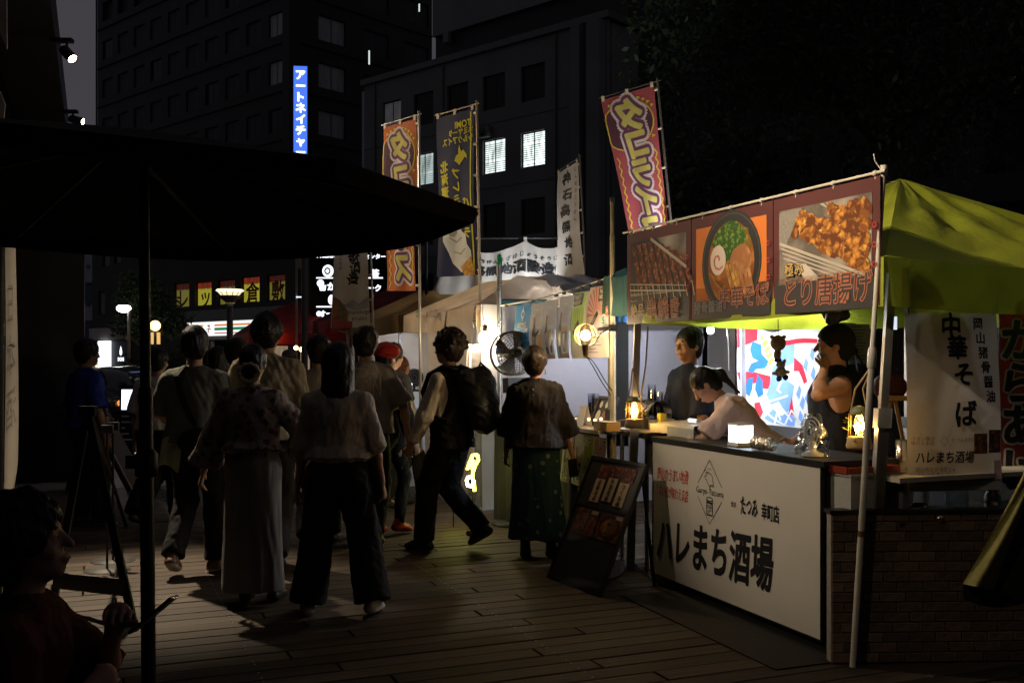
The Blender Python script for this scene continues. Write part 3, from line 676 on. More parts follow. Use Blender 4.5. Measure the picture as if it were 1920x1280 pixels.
m = MB()
for u0, w_ in ((16.5, 0.55), (17.5, 0.8)): m.boxf(frC(u0, 0, 0.18), frC.r*w_, UP*18.2, frC.n*0.5, conc_w)
m.build('pilaster', wb, kind='stuff'); m = MB()
for z_ in (3.9, 7.4, 10.85, 14.35): m.boxf(frC(0, z_, 0.18), frC.r*16.4, UP*0.07, frC.n*0.03, MATS['parapet_metal'])
m.build('string_course', wb, kind='stuff')
for u_ in (1.05, 6.95, 15.2): m = MB(); m.tube(frC(u_, 0, 0.27), frC(u_, 18.2, 0.27), 0.06, MATS['parapet_metal'], n=8); m.build('downpipe', wb)
for u_, z_ in ((4.4, 10.2), (9.9, 13.6), (12.5, 6.8)): m = MB(); m.boxf(frC(u_, z_, 0.19), frC.r*0.8, UP*0.6, frC.n*0.35, conc_w); m.lathe([(0.001, 0.01), (0.24, 0.01), (0.24, 0)], frC(u_+0.4, z_+0.3, 0.545), fr_m, 14, axis=frC.n); m.build('air_conditioner', wb)
LIT = {(1, 4): ((0.86, 1.0, 0.95), 1.9), (1, 3): ((0.84, 0.97, 0.93), 1.5), (1, 1): ((0.6, 0.75, 0.72), 0.9), (0, 0): ((0.5, 0.5, 0.5), 0.05)}
for h in hc:
    k = lit[(round(h[0], 2), round(h[1], 2))]
    if k in LIT: window(wb, frC, *h, litglass('room_light_%d_%d' % k, *LIT[k]), 1, slats=k != (0, 0))
    else: window(wb, frC, *h, pane_m, 1)
m = MB(); m.boxf(frC(0, 0, -0.12), -frC.n*8, UP*18.1, -frC.r*0.6, mat('tile_blue_grey', (0.3, 0.36, 0.42), 0.6, 0.1, 1)); m.build('side_wall', wb)
# penthouse block set back above it
pb = thing('plant_room', 'plain pale concrete block rising behind the roof of the grey office building', 'building', Vector((xat(817, 68), 68, 0)))
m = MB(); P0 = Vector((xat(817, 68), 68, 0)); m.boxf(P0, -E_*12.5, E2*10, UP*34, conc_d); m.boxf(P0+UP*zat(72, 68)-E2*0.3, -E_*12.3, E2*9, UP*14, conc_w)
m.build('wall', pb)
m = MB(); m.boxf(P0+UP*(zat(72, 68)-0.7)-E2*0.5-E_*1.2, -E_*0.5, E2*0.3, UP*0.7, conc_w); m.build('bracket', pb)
# --- dark block behind the trees
db = thing('brick_block', 'nearly black apartment block hidden behind the dark trees', 'building', Vector((9, 62, 0)))
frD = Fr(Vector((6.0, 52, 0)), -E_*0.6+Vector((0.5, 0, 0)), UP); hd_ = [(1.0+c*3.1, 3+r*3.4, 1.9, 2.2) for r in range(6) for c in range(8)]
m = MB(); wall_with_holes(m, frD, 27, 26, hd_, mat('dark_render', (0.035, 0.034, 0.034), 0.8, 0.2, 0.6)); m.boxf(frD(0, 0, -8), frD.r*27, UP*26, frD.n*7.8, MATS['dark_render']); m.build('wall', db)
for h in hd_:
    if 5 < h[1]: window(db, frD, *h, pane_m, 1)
# --- convenience store block on the far side of the street
B0 = Vector((xat(560, 50), 50, 0)); st = thing('shop_building', 'dark two storey shop building with yellow window posters above a lit store band', 'building', B0)
frS = Fr(B0+E_*21.5, -E_, UP); Us = 21.5
def us(px):
    """distance along the shop front for a photo column"""
    q = (px-CX)/F; s_ = (B0.x-q*B0.y)/(q*E_.y-E_.x); return Us-s_, (B0+E_*s_).y
wins = []
for px0, px1, py0, py1 in ((331, 360, 530, 577), (371, 402, 528, 574), (413, 446, 524, 572), (457, 492, 518, 568), (505, 540, 514, 564)):
    u0, y0 = us(px0); u1, y1 = us(px1); wins.append((u0, zat(py1, (y0+y1)/2), u1-u0, (py1-py0)*(y0+y1)/2/F))
dw = []
for px0, px1, py0, py1 in ((197, 211, 474, 500), (219, 232, 474, 494), (189, 202, 546, 590)):
    u0, y0 = us(px0); u1, y1 = us(px1); dw.append((u0, zat(py1, (y0+y1)/2), u1-u0, (py1-py0)*(y0+y1)/2/F))
low = (us(398)[0], 0.1, us(545)[0]-us(398)[0], 2.55)
shopd = mat('shop_cladding', (0.05, 0.048, 0.046), 0.7, 0.25, 0.8)
m = MB(); wall_with_holes(m, frS, Us, 8.5, wins+dw+[low], shopd); m.boxf(frS(0, 0, -7), frS.r*Us, UP*8.4, frS.n*4, shopd); m.build('wall', st)
yel = glow('poster_yellow', (0.78, 0.72, 0.02), 0.34); yel2 = glow('poster_yellow_dim', (0.62, 0.58, 0.03), 0.16)
redp = mat('poster_red', (0.5, 0.05, 0.02), 0.6, 0.1, emit=(0.6, 0.07, 0.02), es=0.28); red2 = mat('poster_red_dim', (0.2, 0.03, 0.02), 0.6, 0.1, emit=(0.4, 0.05, 0.02), es=0.10)
ink = mat('poster_ink_red', (0.30, 0.02, 0.01), 0.6, 0.1)
for i, (w_, ch) in enumerate(zip(wins, 'レッツ倉敷')):
    br = i in (1, 3); f = window(st, frS, *w_, yel if br else yel2, 0)
    m = MB(); u, v, w0, h0 = w_; m.rect(u+0.05, v+h0*0.72, u+w0-0.05, v+h0-0.05, frS, redp if br else red2, 0.024)
    m.text('買取', u+w0/2, v+h0*0.84, w0*0.32, frS, mat('paper_cream', (0.7, 0.66, 0.55), 0.7, 0.05), 0.03, sx=1.0); m.text(ch, u+w0/2, v+h0*0.36, w0*0.72, frS, ink, 0.03, bold=0.02); m.build('poster', f, base=frS(u+w0/2, v, 0.02))
for w_ in dw: window(st, frS, *w_, mat('blind_grey', (0.22, 0.2, 0.18), 0.8, 0.1), 0)
wh = glow('store_white', (0.95, 1, 0.98), 1.05)
u0, yA = us(366); u1, yB = us(557); z0 = zat(628, 53); z1 = z0+0.74
m = MB(); m.boxf(frS(u0, z0, 0.2), frS.r*(u1-u0), UP*(z1-z0), frS.n*0.3, wh); m.build('store_sign', st)
m = MB(); so = 0.505
uc = us(407)[0]
def band(a, b, mm, gapc=True):
    if gapc: m.rect(u0, z0+a, uc-0.55, z0+b, frS, mm, so); m.rect(uc+0.55, z0+a, u1, z0+b, frS, mm, so)
band(0.50, 0.60, glow('store_orange', (0.95, 0.28, 0.04), 0.75)); band(0.27, 0.42, glow('store_green', (0.0, 0.36, 0.14), 0.55)); band(0.10, 0.16, glow('store_red', (0.75, 0.05, 0.05), 0.6))
m.text('7', uc, z0+0.40, 0.52, frS, glow('store_red', (0.75, 0.05, 0.05), 0.6), so, bold=0.04); m.rect(uc-0.22, z0+0.33, uc+0.22, z0+0.38, frS, glow('store_green', (0, 0.36, 0.14), 0.55), so+0.003); m.text('I', uc, z0+0.16, 0.2, frS, glow('store_red', (0.75, 0.05, 0.05), 0.6), so, bold=0.05); m.build('store_stripes', st)
m = MB(); m.boxf(frS(u0-0.2, z1+0.02, 0.19), frS.r*(u1-u0+0.4), UP*0.62, frS.n*0.36, mat('fascia_grey', (0.25, 0.26, 0.24), 0.6, 0.1, 2)); m.build('fascia', st)
m = MB(); u, v, w0, h0 = low; m.boxf(frS(u, v, -2.6), frS.r*w0, UP*h0, frS.n*0.05, litglass('store_interior', (0.9, 0.62, 0.38), 0.30)); m.build('shop_interior', st)
m = MB(); uw = us(457)[0]; m.boxf(frS(uw, 2.0, 0.03), frS.r*0.9, UP*0.5, frS.n*0.04, glow('notice_light', (0.6, 0.65, 0.9), 0.5)); m.build('notice', st)
for px in (398, 440, 500):
    m = MB(); uu = us(px)[0]; m.boxf(frS(uu, 0, -0.05), frS.r*0.14, UP*2.6, frS.n*0.14, mat('shop_column', (0.3, 0.28, 0.25), 0.6, 0.1)); m.build('column', st)
# lower signs along that front
u0, y0 = us(177); u1, y1 = us(246); zA, zB = zat(636, 62), zat(614, 62)
m = MB(); m.boxf(frS(u0, zA, 0.2), frS.r*(u1-u0), UP*(zB-zA), frS.n*0.15, mat('fascia_pale', (0.45, 0.42, 0.38), 0.7, 0.15, 1.0)); m.build('blank_fascia', st)
m = MB(); u0, y0 = us(248); u1, y1 = us(274); zA, zB = zat(637, 60), zat(600, 60); m.boxf(frS(u0, zA, 0.36), frS.r*(u1-u0), UP*(zB-zA), frS.n*0.06, mat('panel_cream', (0.6, 0.5, 0.36), 0.7, 0.1))
m.text('LIEL', (u0+u1)/2, zA+(zB-zA)*0.66, 0.42, frS, mat('poster_ink_brown', (0.08, 0.05, 0.03), 0.6, 0.1), 0.424); m.build('shop_name_panel', st)
for q in (0.3, 0.7):
    m = MB(); m.ball(frS(u0+(u1-u0)*q, zB-0.12, 0.52), 0.07, glow('picture_light', (1, 0.8, 0.5), 30), 8); m.build('picture_lamp', st)
m = MB(); u0, y0 = us(197); u1, y1 = us(215); zA, zB = zat(690, 61), zat(638, 61); m.boxf(frS(u0, zA, 0.22), frS.r*(u1-u0), UP*(zB-zA), frS.n*0.25, glow('sign_cool', (0.86, 0.9, 1), 1.7)); m.text('営業中', (u0+u1)/2+0.02, zB-0.3, 0.3, frS, glow('sign_cool_ink', (0.5, 0.55, 0.7), 0.9), 0.475, vert=True, gap=1.5); m.build('lightbox', st)
m = MB(); u0, y0 = us(216); u1, y1 = us(252); m.boxf(frS(u0, 0.1, 0.19), frS.r*(u1-u0), UP*2.6, frS.n*0.06, mat('navy_panel', (0.012, 0.016, 0.035), 0.5, 0.1)); uc = us(234)[0]; zz = zat(657, 61)
lw = glow('logo_white', (0.85, 0.88, 1), 1.7); m.poly([(uc, zz+0.30), (uc+0.10, zz+0.12), (uc+0.17, zz-0.06), (uc+0.14, zz-0.22), (uc, zz-0.3), (uc-0.14, zz-0.22), (uc-0.17, zz-0.06), (uc-0.10, zz+0.12)], frS, lw, 0.256); m.text('DOMI', uc, zat(673, 61), 0.30, frS, lw, 0.256, bold=0.05); m.build('drop_logo_panel', st)
u0, y0 = us(170); u1, y1 = us(196); m = MB(); m.boxf(frS(u0, 0.2, 0.185), frS.r*(u1-u0), UP*2.4, frS.n*0.03, litglass('cafe_window', (0.55, 0.38, 0.26), 0.22, 14))
for k in range(4): m.boxf(frS(u0+k*(u1-u0)/3-0.03, 0.2, 0.22), frS.r*0.06, UP*2.4, frS.n*0.05, mat('cafe_frame', (0.4, 0.4, 0.42), 0.5, 0.1))
m.boxf(frS(u0, 1.5, 0.221), frS.r*(u1-u0), UP*0.08, frS.n*0.045, MATS['cafe_frame']); m.build('cafe_front', st)
for px, py in ((168, 664), (177, 673), (184, 676), (191, 687)):
    uu = us(px)[0]; m = MB(); m.ball(frS(uu, zat(py, 61), 0.35), 0.075, glow('cafe_lamp', (1, 0.62, 0.22), 2.5), 8); m.build('cafe_lamp', st)
# --- bluish apartment strip
ap = thing('apartment_block', 'narrow bluish apartment block with stacked balconies seen past the dark pillar', 'building', Vector((xat(168, 72), 72, 0)))
frT = Fr(Vector((xat(150, 72), 72, 0)), (1, 0.05, 0), UP); m = MB(); wT = 31*72/F; apm = mat('tile_lilac', (0.34, 0.36, 0.46), 0.6, 0.12, 1.2)
m.boxf(frT(0, 0, -5), frT.r*wT, UP*14, frT.n*5, apm); m.build('wall', ap)
for z_, h_ in ((7.0, 1.4), (4.3, 1.5)):
    m = MB(); m.boxf(frT(0.1, z_-h_, 0.02), frT.r*(wT-0.2), UP*h_, frT.n*0.06, mat('balcony_rail', (0.10, 0.13, 0.22), 0.5, 0.15, 2))
    for k in range(9): m.boxf(frT(0.1+k*0.12, z_-h_, 0.085), frT.r*0.02, UP*h_, frT.n*0.03, MATS['balcony_rail'])
    m.boxf(frT(0.0, z_, 0.02), frT.r*wT, UP*0.08, frT.n*0.2, MATS['balcony_rail']); m.build('balcony', ap)
for z_ in (8.2, 5.5):
    m = MB(); m.lathe([(0.001, 0.02), (0.16, 0.015), (0.18, 0)], frT(wT*0.5, z_, 0.0), MATS['balcony_rail'], 12, axis=frT.n); m.build('vent', ap)
# --- building whose eave carries the spotlights: the eave runs parallel to the market row
eD = D; e0 = Vector((-3.78, 8.3, 4.5)); dark = mat('dark_steel', (0.022, 0.021, 0.021), 0.5, 0.25, 2, 0.2)
lb = thing('arcade_building', 'black arcade building whose slanting eave carries two spotlights, with raised wall and added unseen wing', 'building', Vector((-5.6, 9, 0)))
m = MB(); m.boxf(e0-eD*9, eD*30, -N*0.55, UP*0.42, dark); m.boxf(e0-eD*9-N*0.56+UP*0.03, eD*30, -N*0.05, UP*0.35, dark); m.build('eave', lb, base=e0)
m = MB(); m.boxf(e0-eD*9-N*0.62+UP*0.30, eD*30, -N*2.6, UP*0.25, dark); m.build('soffit', lb, base=e0)
m = MB(); m.boxf(e0-eD*34-N*3.0-UP*4.5, eD*55, -N*9, UP*27, dark); m.boxf((-16, -16, 0), (46, 0, 0), (0, 6, 0), UP*22, dark); m.build('wall', lb, base=(-5.6, 9, 0))  # wall raised, and unseen wing added behind the camera, to block sky light
c = e0+eD*5.6-N*0.20-UP*4.5; m = MB(); m.box(c+UP*2.25, 0.82, 0.9, 4.5, dark, N, eD); m.box(c+UP*0.15, 0.9, 0.98, 0.3, dark, N, eD); m.build('pillar', lb, base=c)
m = MB(); m.boxf(c-N*0.4-eD*0.3, -N*2.6, -eD*0.12, UP*4.5, dark); m.build('screen_wall', lb, base=c)
# lilac tower beyond the eave (the pale strip of wall beside the black tower)
m = MB(); pw = mat('pale_panel_wall', (0.62, 0.60, 0.66), 0.7, 0.06, 0.4); lp = thing('stair_tower', 'pale lilac stair tower edge lit by the sky beside the black tower', 'building', Vector((xat(187, 100), 100, 0)))
m.boxf(Vector((xat(180, 100), 100, 0)), Vector((15*100/F, 0, 0)), Vector((0, 3, 0)), UP*48, pw); m.build('wall', lp)
m = MB(); m.boxf(Vector((xat(179.2, 99.9), 99.9, 0)), Vector((0.09, 0, 0)), Vector((0, 0.1, 0)), UP*48, fr_m); m.build('downpipe', lp)

# ================================================================== STREET LAMPS, POLES
steel_g = mat('pole_grey', (0.30, 0.29, 0.28), 0.5, 0.12, 6)
def spotlight(px_y, on, label, energy, tgt, size=R(75)):
    d = 2.95*F/(675-px_y); p = Vector((-3.78-0.4119*(d-8.3), d, 4.5)); t = thing('spotlight', label, 'spotlight', p+UP*-0.05, 'spotlights along the eave of the arcade')
    q = p+Vector((0.07, -0.03, -0.02)); m = MB(); m.boxf(p+Vector((-0.03, -0.035, -0.04)), Vector((0.19, 0, 0)), Vector((0, 0.07, 0)), UP*0.035, dark); m.tube(q+Vector((0.05, 0, -0.02)), q+Vector((0.05, 0, -0.075)), 0.012, dark); m.build('bracket', t)
    dr = (Vector(tgt)-q).normalized(); dv = Vector((0.62, -0.35, -0.62)).normalized() if on == 'v' else dr; h = q+Vector((0.02, 0, -0.09)); m = MB()
    m.lathe([(0.001, 0), (0.042, 0), (0.048, 0.02), (0.048, 0.17), (0.043, 0.173), (0.042, 0.15)], h, dark, 18, axis=dv); m.build('lamp_head', t)
    m = MB(); m.lathe([(0.001, 0.155), (0.041, 0.155)], h, glow('spot_lens', (1, 0.83, 0.6), 40), 16, axis=dv); m.build('lens', t)
    lamp_at('spot_light', 'SPOT', h+dv*0.19, energy, (1.0, 0.80, 0.56), t, 0.05, tgt, size, 0.95); return t
# ================================================================== STREET LIGHTS NEAR AND FAR
rr = random.Random(11)
sp1 = spotlight(72, 'v', 'lit black spotlight on a bracket, higher of the two on the slanting eave', 1700, (-2.5, 7.1, 0.0), R(36))
sp2 = spotlight(206, 1, 'black spotlight on the slanting eave just above the umbrella', 700, (-0.9, 11.3, 3.2), R(72))
for k, (d_, en, tg) in enumerate(((6.7, 520, (1.2, 6.2, 1.85)), (4.0, 950, (2.0, 5.6, 2.45)))):
    p_ = 675-2.95*F/d_; spotlight(p_, 1, 'black spotlight further along the eave, beyond the photo edge %s' % ('above the white flag' if k == 0 else 'above the umbrella'), en, tg, R(37) if k == 0 else R(34))
p_ = 675-2.95*F/2.5; spotlight(p_, 1, 'black spotlight on the eave above the camera side, aimed at the brick wall', 75, (2.1, 5.2, 0.5), R(36))
p_ = 675-2.95*F/5.4; spotlight(p_, 1, 'black spotlight further along the eave, turned down onto the white flag', 380, (-3.30, 6.65, 1.5), R(26))
def street_lamp(px, py, py_base, Y, name_, label, kind):
    t = thing('street_lamp', label, 'street lamp', at(px, py_base, Y) if kind != 'disc' else Vector((xat(px, Y), Y, 0))); b = Vector((xat(px, Y), Y, 0)); top = at(px, py, Y); m = MB(); 
    m.tube(b, top, 0.09 if kind == 'disc' else 0.06, steel_g, 0.07 if kind == 'disc' else 0.045, 12); m.tube(b, b+UP*0.4, 0.12, steel_g); m.build('pole', t)
    return t, top
Yd = 24.0; t, top = street_lamp(431, 566, 0, Yd, '', 'slim lamp post with a flat glowing disc head before the store', 'disc')
m = MB(); m.lathe([(0.09, 0), (0.12, 0.03), (0.30, 0.16), (0.30, 0.165), (0.13, 0.05)], top-UP*0.02, steel_g, 24)
for k in range(12):
    a = k*math.pi/6; m.tube(top+Vector((0.1*math.cos(a), 0.1*math.sin(a), 0.02)), top+Vector((0.31*math.cos(a), 0.31*math.sin(a), 0.25)), 0.009, steel_g, n=6)
m.build('cage', t); m = MB(); m.lathe([(0.001, 0.30), (0.30, 0.295), (0.325, 0.265), (0.30, 0.245), (0.001, 0.235)], top, mat('lamp_rim', (0.6, 0.55, 0.45), 0.4, 0.1, emit=(1, 0.78, 0.5), es=2.2), 28); m.build('disc', t)
m = MB(); m.lathe([(0.10, 0.0), (0.285, 0.225)], top+UP*0.01, glow('lamp_cone', (1, 0.75, 0.45), 1.3), 24); m.build('diffuser', t)
for px, py, Y, h, lab, r_ in ((236, 578, 34, 0.16, 'tall street light glowing white before the dark tree', 2), (262, 577, 40, 0.12, 'street light half hidden in the dark tree leaves', 1)):
    t = thing('street_lamp', lab, 'street lamp', Vector((xat(px+6, Y), Y, 0))); b = Vector((xat(px+6, Y), Y, 0)); top = at(px+6, py-2, Y); m = MB(); m.path([b, b+UP*(top.z-0.1), top+UP*0.08, at(px, py-3, Y)], [0.075, 0.05, 0.04, 0.035], steel_g, 8); m.build('pole', t)
    m = MB(); q = at(px-4, py, Y); m.ball(q, h*1.15, glow('lamp_white', (1, 0.98, 0.88), 22), 12, 1.35, 0.8, 0.75); m.build('lamp_head', t)
    m = MB(); m.lathe([(0.001, 0.12), (0.16, 0.10), (0.2, 0.07)], q+UP*0.02, steel_g, 12); m.build('hood', t)
lamp_at('street_light', 'SPOT', at(228, 585, 31)+Vector((0.6, -7, 0.4)), 260, (1, 0.9, 0.72), t, 0.1, (-7.6, 19.0, 0), R(44), 0.3)
t, top = street_lamp(291, 622, 0, 33, '', 'short lamp post with a round amber globe near the hedge', 'globe'); m = MB(); m.ball(top+UP*0.2, 0.17, glow('globe_amber', (1, 0.62, 0.22), 4.5), 16); m.build('globe', t)
m = MB(); m.boxf(at(283, 645, 36), Vector((0.3, 0, 0)), Vector((0, 0.1, 0)), UP*0.42, glow('amber_window', (1, 0.55, 0.12), 0.8)); o = m.build('lit_sign'); tag(o, 'small amber lit sign below the globe lamp', 'sign')
t = thing('utility_pole', 'slim grey steel pole standing before the white lit directory sign', 'pole', Vector((xat(571, 22), 22, 0))); m = MB(); b = Vector((xat(571, 22), 22, 0)); m.tube(b, b+UP*4.2, 0.075, steel_g, 0.065, 12); m.build('shaft', t); m = MB(); m.lathe([(0.2, 0), (0.2, 0.02), (0.08, 0.03)], b, steel_g, 14); m.build('base_plate', t)
t = thing('sign_bracket_post', 'thin post with short lit tubes beside the grey steel pole', 'post', Vector((xat(556, 26), 26, 0))); m = MB(); b = Vector((xat(556, 26), 26, 0)); m.tube(b, b+UP*4.3, 0.03, steel_g); m.boxf(b+UP*3.9, Vector((0.16, 0, 0)), Vector((0, 0.06, 0)), UP*0.32, steel_g); m.build('shaft', t)
m = MB(); m.boxf(b+Vector((0, -0.06, 3.15)), Vector((0.13, 0, 0)), Vector((0, 0.03, 0)), UP*0.03, glow('tube_white', (0.75, 0.8, 1), 1.6)); m.build('tube', t)
# ---- directory sign with white icons
Yp = 28.0; t = thing('directory_sign', 'tall black directory sign with glowing white shop icons and rules', 'sign', Vector((xat(650, Yp), Yp, 0))); fp = Fr(Vector((xat(581, Yp), Yp, 0)), (1, 0.0, 0), UP); pw_ = 150*Yp/F
m = MB(); m.boxf(fp(0, 0, -0.4), fp.r*pw_, UP*zat(452, Yp), fp.n*0.4, mat('sign_black', (0.006, 0.008, 0.016), 0.35, 0.1)); m.build('case', t)
U_ = lambda px: (px-581)*Yp/F
V_ = lambda py: zat(py, Yp)
gw = glow('icon_white', (0.88, 0.9, 1), 1.8)
m = MB(); m.text('Health', U_(611), V_(478), 0.19, fp, gw, 0.006, bold=0.05); m.text('センター', U_(703), V_(481), 0.15, fp, gw, 0.006, bold=0.04); m.build('heading', t)
m = MB(); m.poly(ell2(U_(615), V_(508), 0.155, 0.17, 22), fp, gw, 0.006); m.poly(ell2(U_(614), V_(508), 0.09, 0.10, 18), fp, MATS['sign_black'], 0.009); m.poly(ell2(U_(614), V_(508), 0.05, 0.055, 14), fp, gw, 0.012); m.build('icon', t)
for px0, px1, py in ((593, 718, 521), (593, 718, 575)):
    m = MB(); m.rect(U_(px0), V_(py)-0.018, U_(px1), V_(py)+0.018, fp, gw, 0.006); m.build('rule', t)
m = MB(); m.poly(ell2(U_(601), V_(531), 0.10, 0.10, 18), fp, gw, 0.006); m.poly([(U_(598), V_(537)), (U_(612), V_(534)), (U_(610), V_(545)), (U_(600), V_(545))], fp, gw, 0.007); m.build('icon', t)
m = MB(); m.text('か', U_(622), V_(537), 0.24, fp, gw, 0.006, bold=0.05); m.text('ーク', U_(702), V_(540), 0.2, fp, gw, 0.006, bold=0.05); m.build('lettering', t)
m = MB(); m.poly(ell2(U_(622), V_(562), 0.10, 0.14, 18), fp, gw, 0.006); m.build('icon', t)
m = MB(); m.text('茶', U_(703), V_(513), 0.24, fp, gw, 0.006, bold=0.05); m.build('lettering', t)
m = MB(); m.poly(ell2(U_(598), V_(588), 0.07, 0.075, 16), fp, gw, 0.006); m.build('icon', t)
m = MB(); m.text('オー', U_(611), V_(588), 0.19, fp, gw, 0.006, bold=0.06, align='c'); m.build('lettering', t)
om = glow('arrow_orange', (1, 0.22, 0.03), 1.5); m = MB(); m.line([(U_(595), V_(622)), (U_(604), V_(610)), (U_(613), V_(622))], 0.055, fp, om, 0.006); m.line([(U_(600), V_(624)), (U_(604), V_(617)), (U_(608), V_(624))], 0.045, fp, om, 0.006); m.build('arrow', t)
m = MB(); m.text('E', U_(624), V_(622), 0.24, fp, gw, 0.006, bold=0.05); m.build('lettering', t)
# ================================================================== BLACK UMBRELLA
ub = mat('umbrella_black', (0.006, 0.006, 0.0065), 0.85, 0.2, 12, 0.3, 200, spec=0.15); pol = mat('pole_black', (0.012, 0.012, 0.012), 0.4, 0.2, 10)
UC = Vector((-1.44, 3.86, 0)); t = thing('umbrella', 'large black market umbrella open over the deck with its dark pole', 'umbrella', Vector((xat(283, 3.7), 3.7, 0)))
ap_ = Vector((-1.50, 3.9, 2.445)); rim = [UC+Vector((1.31*math.cos(a), 1.42*math.sin(a), 2.13+0.012*math.sin(3*a))) for a in [math.pi/4*k+0.02 for k in range(8)]]
for k in range(8):
    r0, r1 = rim[k], rim[(k+1) % 8]
    def pan(u, v, r0=r0, r1=r1):
        e = r0.lerp(r1, u); q = ap_.lerp(e, v); sag = -0.05*math.sin(math.pi*v)*(0.35+0.65*math.sin(math.pi*u)); edge = -0.0*v; return q+UP*(sag+0.02*math.sin(math.pi*v))-UP*0.0
    m = MB(); m.grid(lambda u, v: pan(u, 0.03+0.97*v), 8, 12, ub); 
    ins = lambda u: r0.lerp(r1, u)+(UC-r0.lerp(r1, u)).normalized()*0.10*0
    m.grid(lambda u, v, r0=r0, r1=r1: r0.lerp(r1, u)-UP*(0.055*v+0.012*v*math.sin(u*math.pi))+(r0.lerp(r1, u)-Vector((UC.x, UC.y, 2.13)))*(-0.012*v), 8, 2, ub); m.build('canopy_panel', t)
for k in range(8):
    m = MB(); m.tube(ap_-UP*0.05, rim[k]-UP*0.02, 0.010, pol, 0.008, 6); m.build('rib', t)
pb_ = Vector((xat(281, 3.70), 3.70, 0.0)); pt_ = Vector((-1.42, 3.9, 2.41)); ax_ = pt_-pb_
m = MB(); m.tube(pb_, pb_+ax_*0.60, 0.026, pol, n=14); m.build('lower_pole', t)
m = MB(); m.tube(pb_+ax_*0.60, pt_, 0.020, pol, n=14); m.build('upper_pole', t)
m = MB(); m.lathe([(0.024, 0), (0.042, 0.01), (0.042, 0.09), (0.024, 0.11)], pb_+ax_*0.46, pol, 14, axis=ax_); m.boxf(pb_+ax_*0.475+Vector((-0.075, -0.012, 0)), Vector((0.05, 0, 0)), Vector((0, 0.024, 0)), UP*0.05, pol); m.build('crank_collar', t)
m = MB(); m.lathe([(0.02, 0), (0.05, -0.02), (0.06, -0.06), (0.02, -0.10)], pt_, pol, 14); m.build('hub', t)
m = MB(); m.lathe([(0.32, 0.0), (0.32, 0.05), (0.06, 0.07), (0.045, 0.30), (0.03, 0.31)], pb_, mat('cast_base', (0.015, 0.015, 0.016), 0.6, 0.2, 5), 26); m.build('base', t)
for k in (0, 4):
    a, b = rim[k], None
